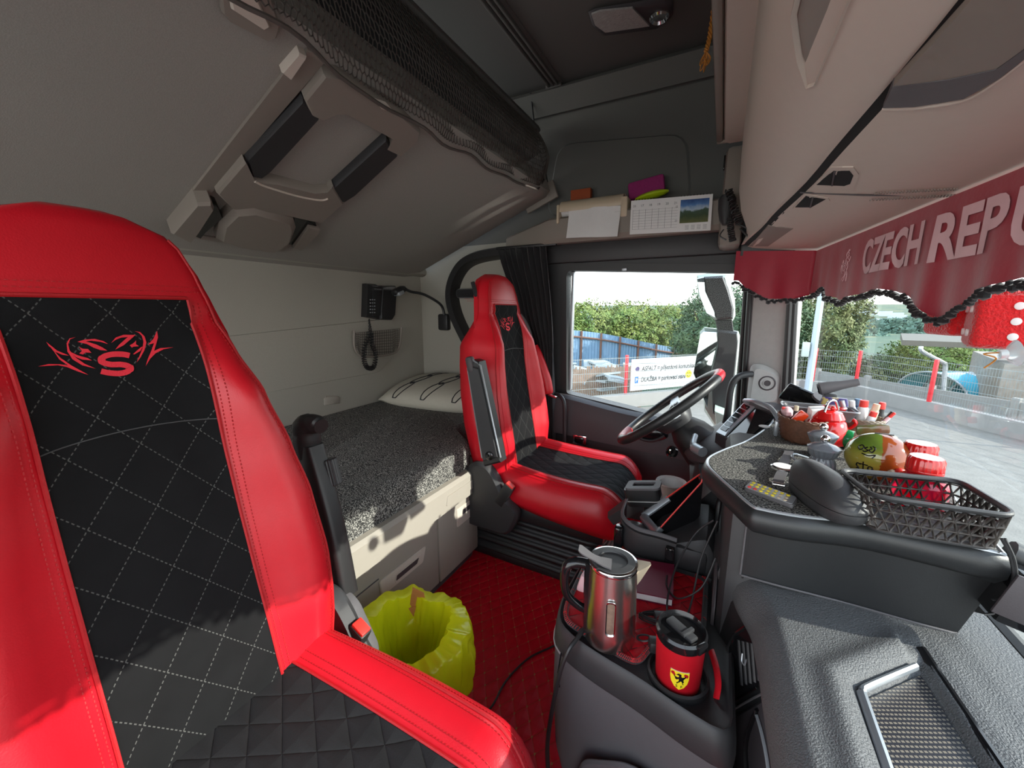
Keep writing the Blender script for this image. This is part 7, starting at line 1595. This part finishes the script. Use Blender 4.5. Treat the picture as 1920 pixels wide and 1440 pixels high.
for x, y in ((5.0, 22.6), (7.0, 20.9)): g = G(); g.box((x, y, -3.0), (.1, .1, 1.2)); g.build('post', 'bark', t)
# house to the right
t = thing('grey_house', 'low grey brick house with an overhanging eave and bent downpipe at the right', 'house', (11, 14, -3))
h0 = at(1758, 690, 'y', 16.0)
g = G(); g.box((h0.x+4.9, 17.0, -1.9), (6.6, 4.5, 3.0), Matrix.Rotation(R(-14), 4, 'Z')); g.build('wall', mat('grey_brick', (.24, .21, .18), .9, var=.3, scale=8, bump=.3), t)
g = G(); e0 = at(1728, 652, 'y', 15.0); g.box((e0.x+4.2, 15.9, e0.z+.12), (8.4, 1.4, .16), Matrix.Rotation(R(-14), 4, 'Z') @ Matrix.Rotation(R(6), 4, 'X')); g.build('roof', mat('brown_grey_roof', (.13, .12, .10), .8, var=.2), t)
g = G(); g.tube(smooth_path([at(1727, 650, 'y', 14.2), at(1728, 658, 'y', 14.2), at(1745, 668, 'y', 14.5), at(1768, 680, 'y', 14.8), at(1772, 690, 'y', 14.9), at(1766, 760, 'y', 14.9)], 4), .05, 8); g.build('downpipe', 'silver', t)
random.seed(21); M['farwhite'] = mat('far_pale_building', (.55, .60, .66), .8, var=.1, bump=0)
fb = None
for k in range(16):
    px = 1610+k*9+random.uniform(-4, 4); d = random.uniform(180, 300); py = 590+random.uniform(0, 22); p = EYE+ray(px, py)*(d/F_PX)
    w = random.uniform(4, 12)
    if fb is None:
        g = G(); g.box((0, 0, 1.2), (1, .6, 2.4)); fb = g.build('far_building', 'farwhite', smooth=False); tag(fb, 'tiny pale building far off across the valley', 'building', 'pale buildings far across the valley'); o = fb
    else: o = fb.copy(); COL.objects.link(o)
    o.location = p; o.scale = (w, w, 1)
# tree belts across the valley
random.seed(31)
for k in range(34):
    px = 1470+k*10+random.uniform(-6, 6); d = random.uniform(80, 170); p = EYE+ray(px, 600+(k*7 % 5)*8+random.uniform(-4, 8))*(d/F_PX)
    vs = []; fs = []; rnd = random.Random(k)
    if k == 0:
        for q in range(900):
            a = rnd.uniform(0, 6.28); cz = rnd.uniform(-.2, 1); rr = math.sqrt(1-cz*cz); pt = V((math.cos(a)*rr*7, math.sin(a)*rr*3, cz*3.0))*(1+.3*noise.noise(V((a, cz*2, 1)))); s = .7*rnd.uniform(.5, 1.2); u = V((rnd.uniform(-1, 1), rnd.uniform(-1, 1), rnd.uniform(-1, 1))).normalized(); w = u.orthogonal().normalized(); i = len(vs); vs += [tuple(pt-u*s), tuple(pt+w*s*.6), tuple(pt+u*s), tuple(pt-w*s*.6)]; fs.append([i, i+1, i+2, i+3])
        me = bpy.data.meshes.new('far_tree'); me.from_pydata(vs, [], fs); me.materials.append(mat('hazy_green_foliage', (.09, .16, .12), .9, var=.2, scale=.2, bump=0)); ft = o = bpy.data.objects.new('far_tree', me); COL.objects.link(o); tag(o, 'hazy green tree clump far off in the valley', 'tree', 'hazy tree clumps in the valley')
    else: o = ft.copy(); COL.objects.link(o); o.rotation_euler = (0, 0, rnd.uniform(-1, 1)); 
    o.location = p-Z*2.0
# door mirrors
t = thing('door_mirror', 'black and pale door mirror unit with two glasses outside the driver window', 'mirror', tuple(at(1350, 800, 'y', 2.3)))
def mpoly(g, pix, y, th, ins=.004):
    P = [at(a, b, 'y', y) for a, b in pix]; Q = [at(a, b, 'y', y)+Y*th for a, b in pix]; c = sum(P, V())/len(P); m = len(P); P2 = [p+(c-p).normalized()*ins-Y*ins for p in P]
    g.add(P2+P+Q, [list(range(m)), [2*m+i for i in range(m)][::-1]]+[[l*m+i, l*m+(i+1) % m, (l+1)*m+(i+1) % m, (l+1)*m+i] for l in (0, 1) for i in range(m)])
g = G(); mpoly(g, [(1320, 519), (1355, 517), (1366, 540), (1376, 580), (1374, 598), (1345, 600), (1334, 580), (1322, 548)], 2.36, .10, .012); g.build('upper_housing', 'blk2', t)
g = G(); mpoly(g, [(1306, 516), (1325, 513), (1362, 514), (1378, 560), (1379, 592), (1374, 602), (1344, 603), (1326, 588), (1309, 552)], 2.42, .08, .02); g.build('upper_shell', 'paleplastic', t)
g = G(); mpoly(g, [(1307, 522), (1320, 519), (1322, 545), (1340, 586), (1341, 596), (1325, 588), (1310, 552)], 2.352, .01); g.build('upper_glass', 'mirror', t)
g = G(); mpoly(g, [(1346, 618), (1382, 622), (1384, 640), (1370, 760), (1366, 790), (1336, 775), (1334, 700), (1346, 650)], 2.36, .12, .012); g.build('main_housing', 'blk2', t)
g = G(); mpoly(g, [(1312, 622), (1320, 614), (1385, 622), (1388, 632), (1372, 790), (1340, 800), (1320, 770)], 2.44, .06, .02); g.build('main_shell', 'paleplastic', t)
g = G(); mpoly(g, [(1313, 628), (1320, 621), (1344, 622), (1346, 640), (1334, 690), (1326, 765), (1300, 700)], 2.352, .01); g.build('main_glass', 'mirror', t)
g = G(); mpoly(g, [(1341, 600), (1373, 600), (1376, 622), (1345, 622)], 2.38, .06); g.build('neck', 'blk', t)
g = G(); mpoly(g, [(1340, 770), (1366, 780), (1372, 800), (1362, 830), (1345, 815)], 2.20, .16); g.build('arm', 'paleplastic', t)
# wiper, cowl outside the windscreen
g = G(); g.box((.445, .6, .47), (.07, 2.4, .05), bev=.01); struct(g.build('trim_cowl', mat('blue_grey_cowl', (.22, .27, .32), .4, var=.03, bump=0)))
t = thing('windscreen_wiper', 'black windscreen wiper resting outside the glass', 'wiper', (.47, .8, .5))
g = G(); g.tube([at(1848, 1150, 'x', .47), at(1885, 1205, 'x', .47), at(1925, 1262, 'x', .47)], .006, 8); g.build('arm', 'silver', t)
g = G(); g.tube([at(1844, 1158, 'x', .462), at(1915, 1262, 'x', .462)], .004, 6); g.build('blade', 'blk', t)
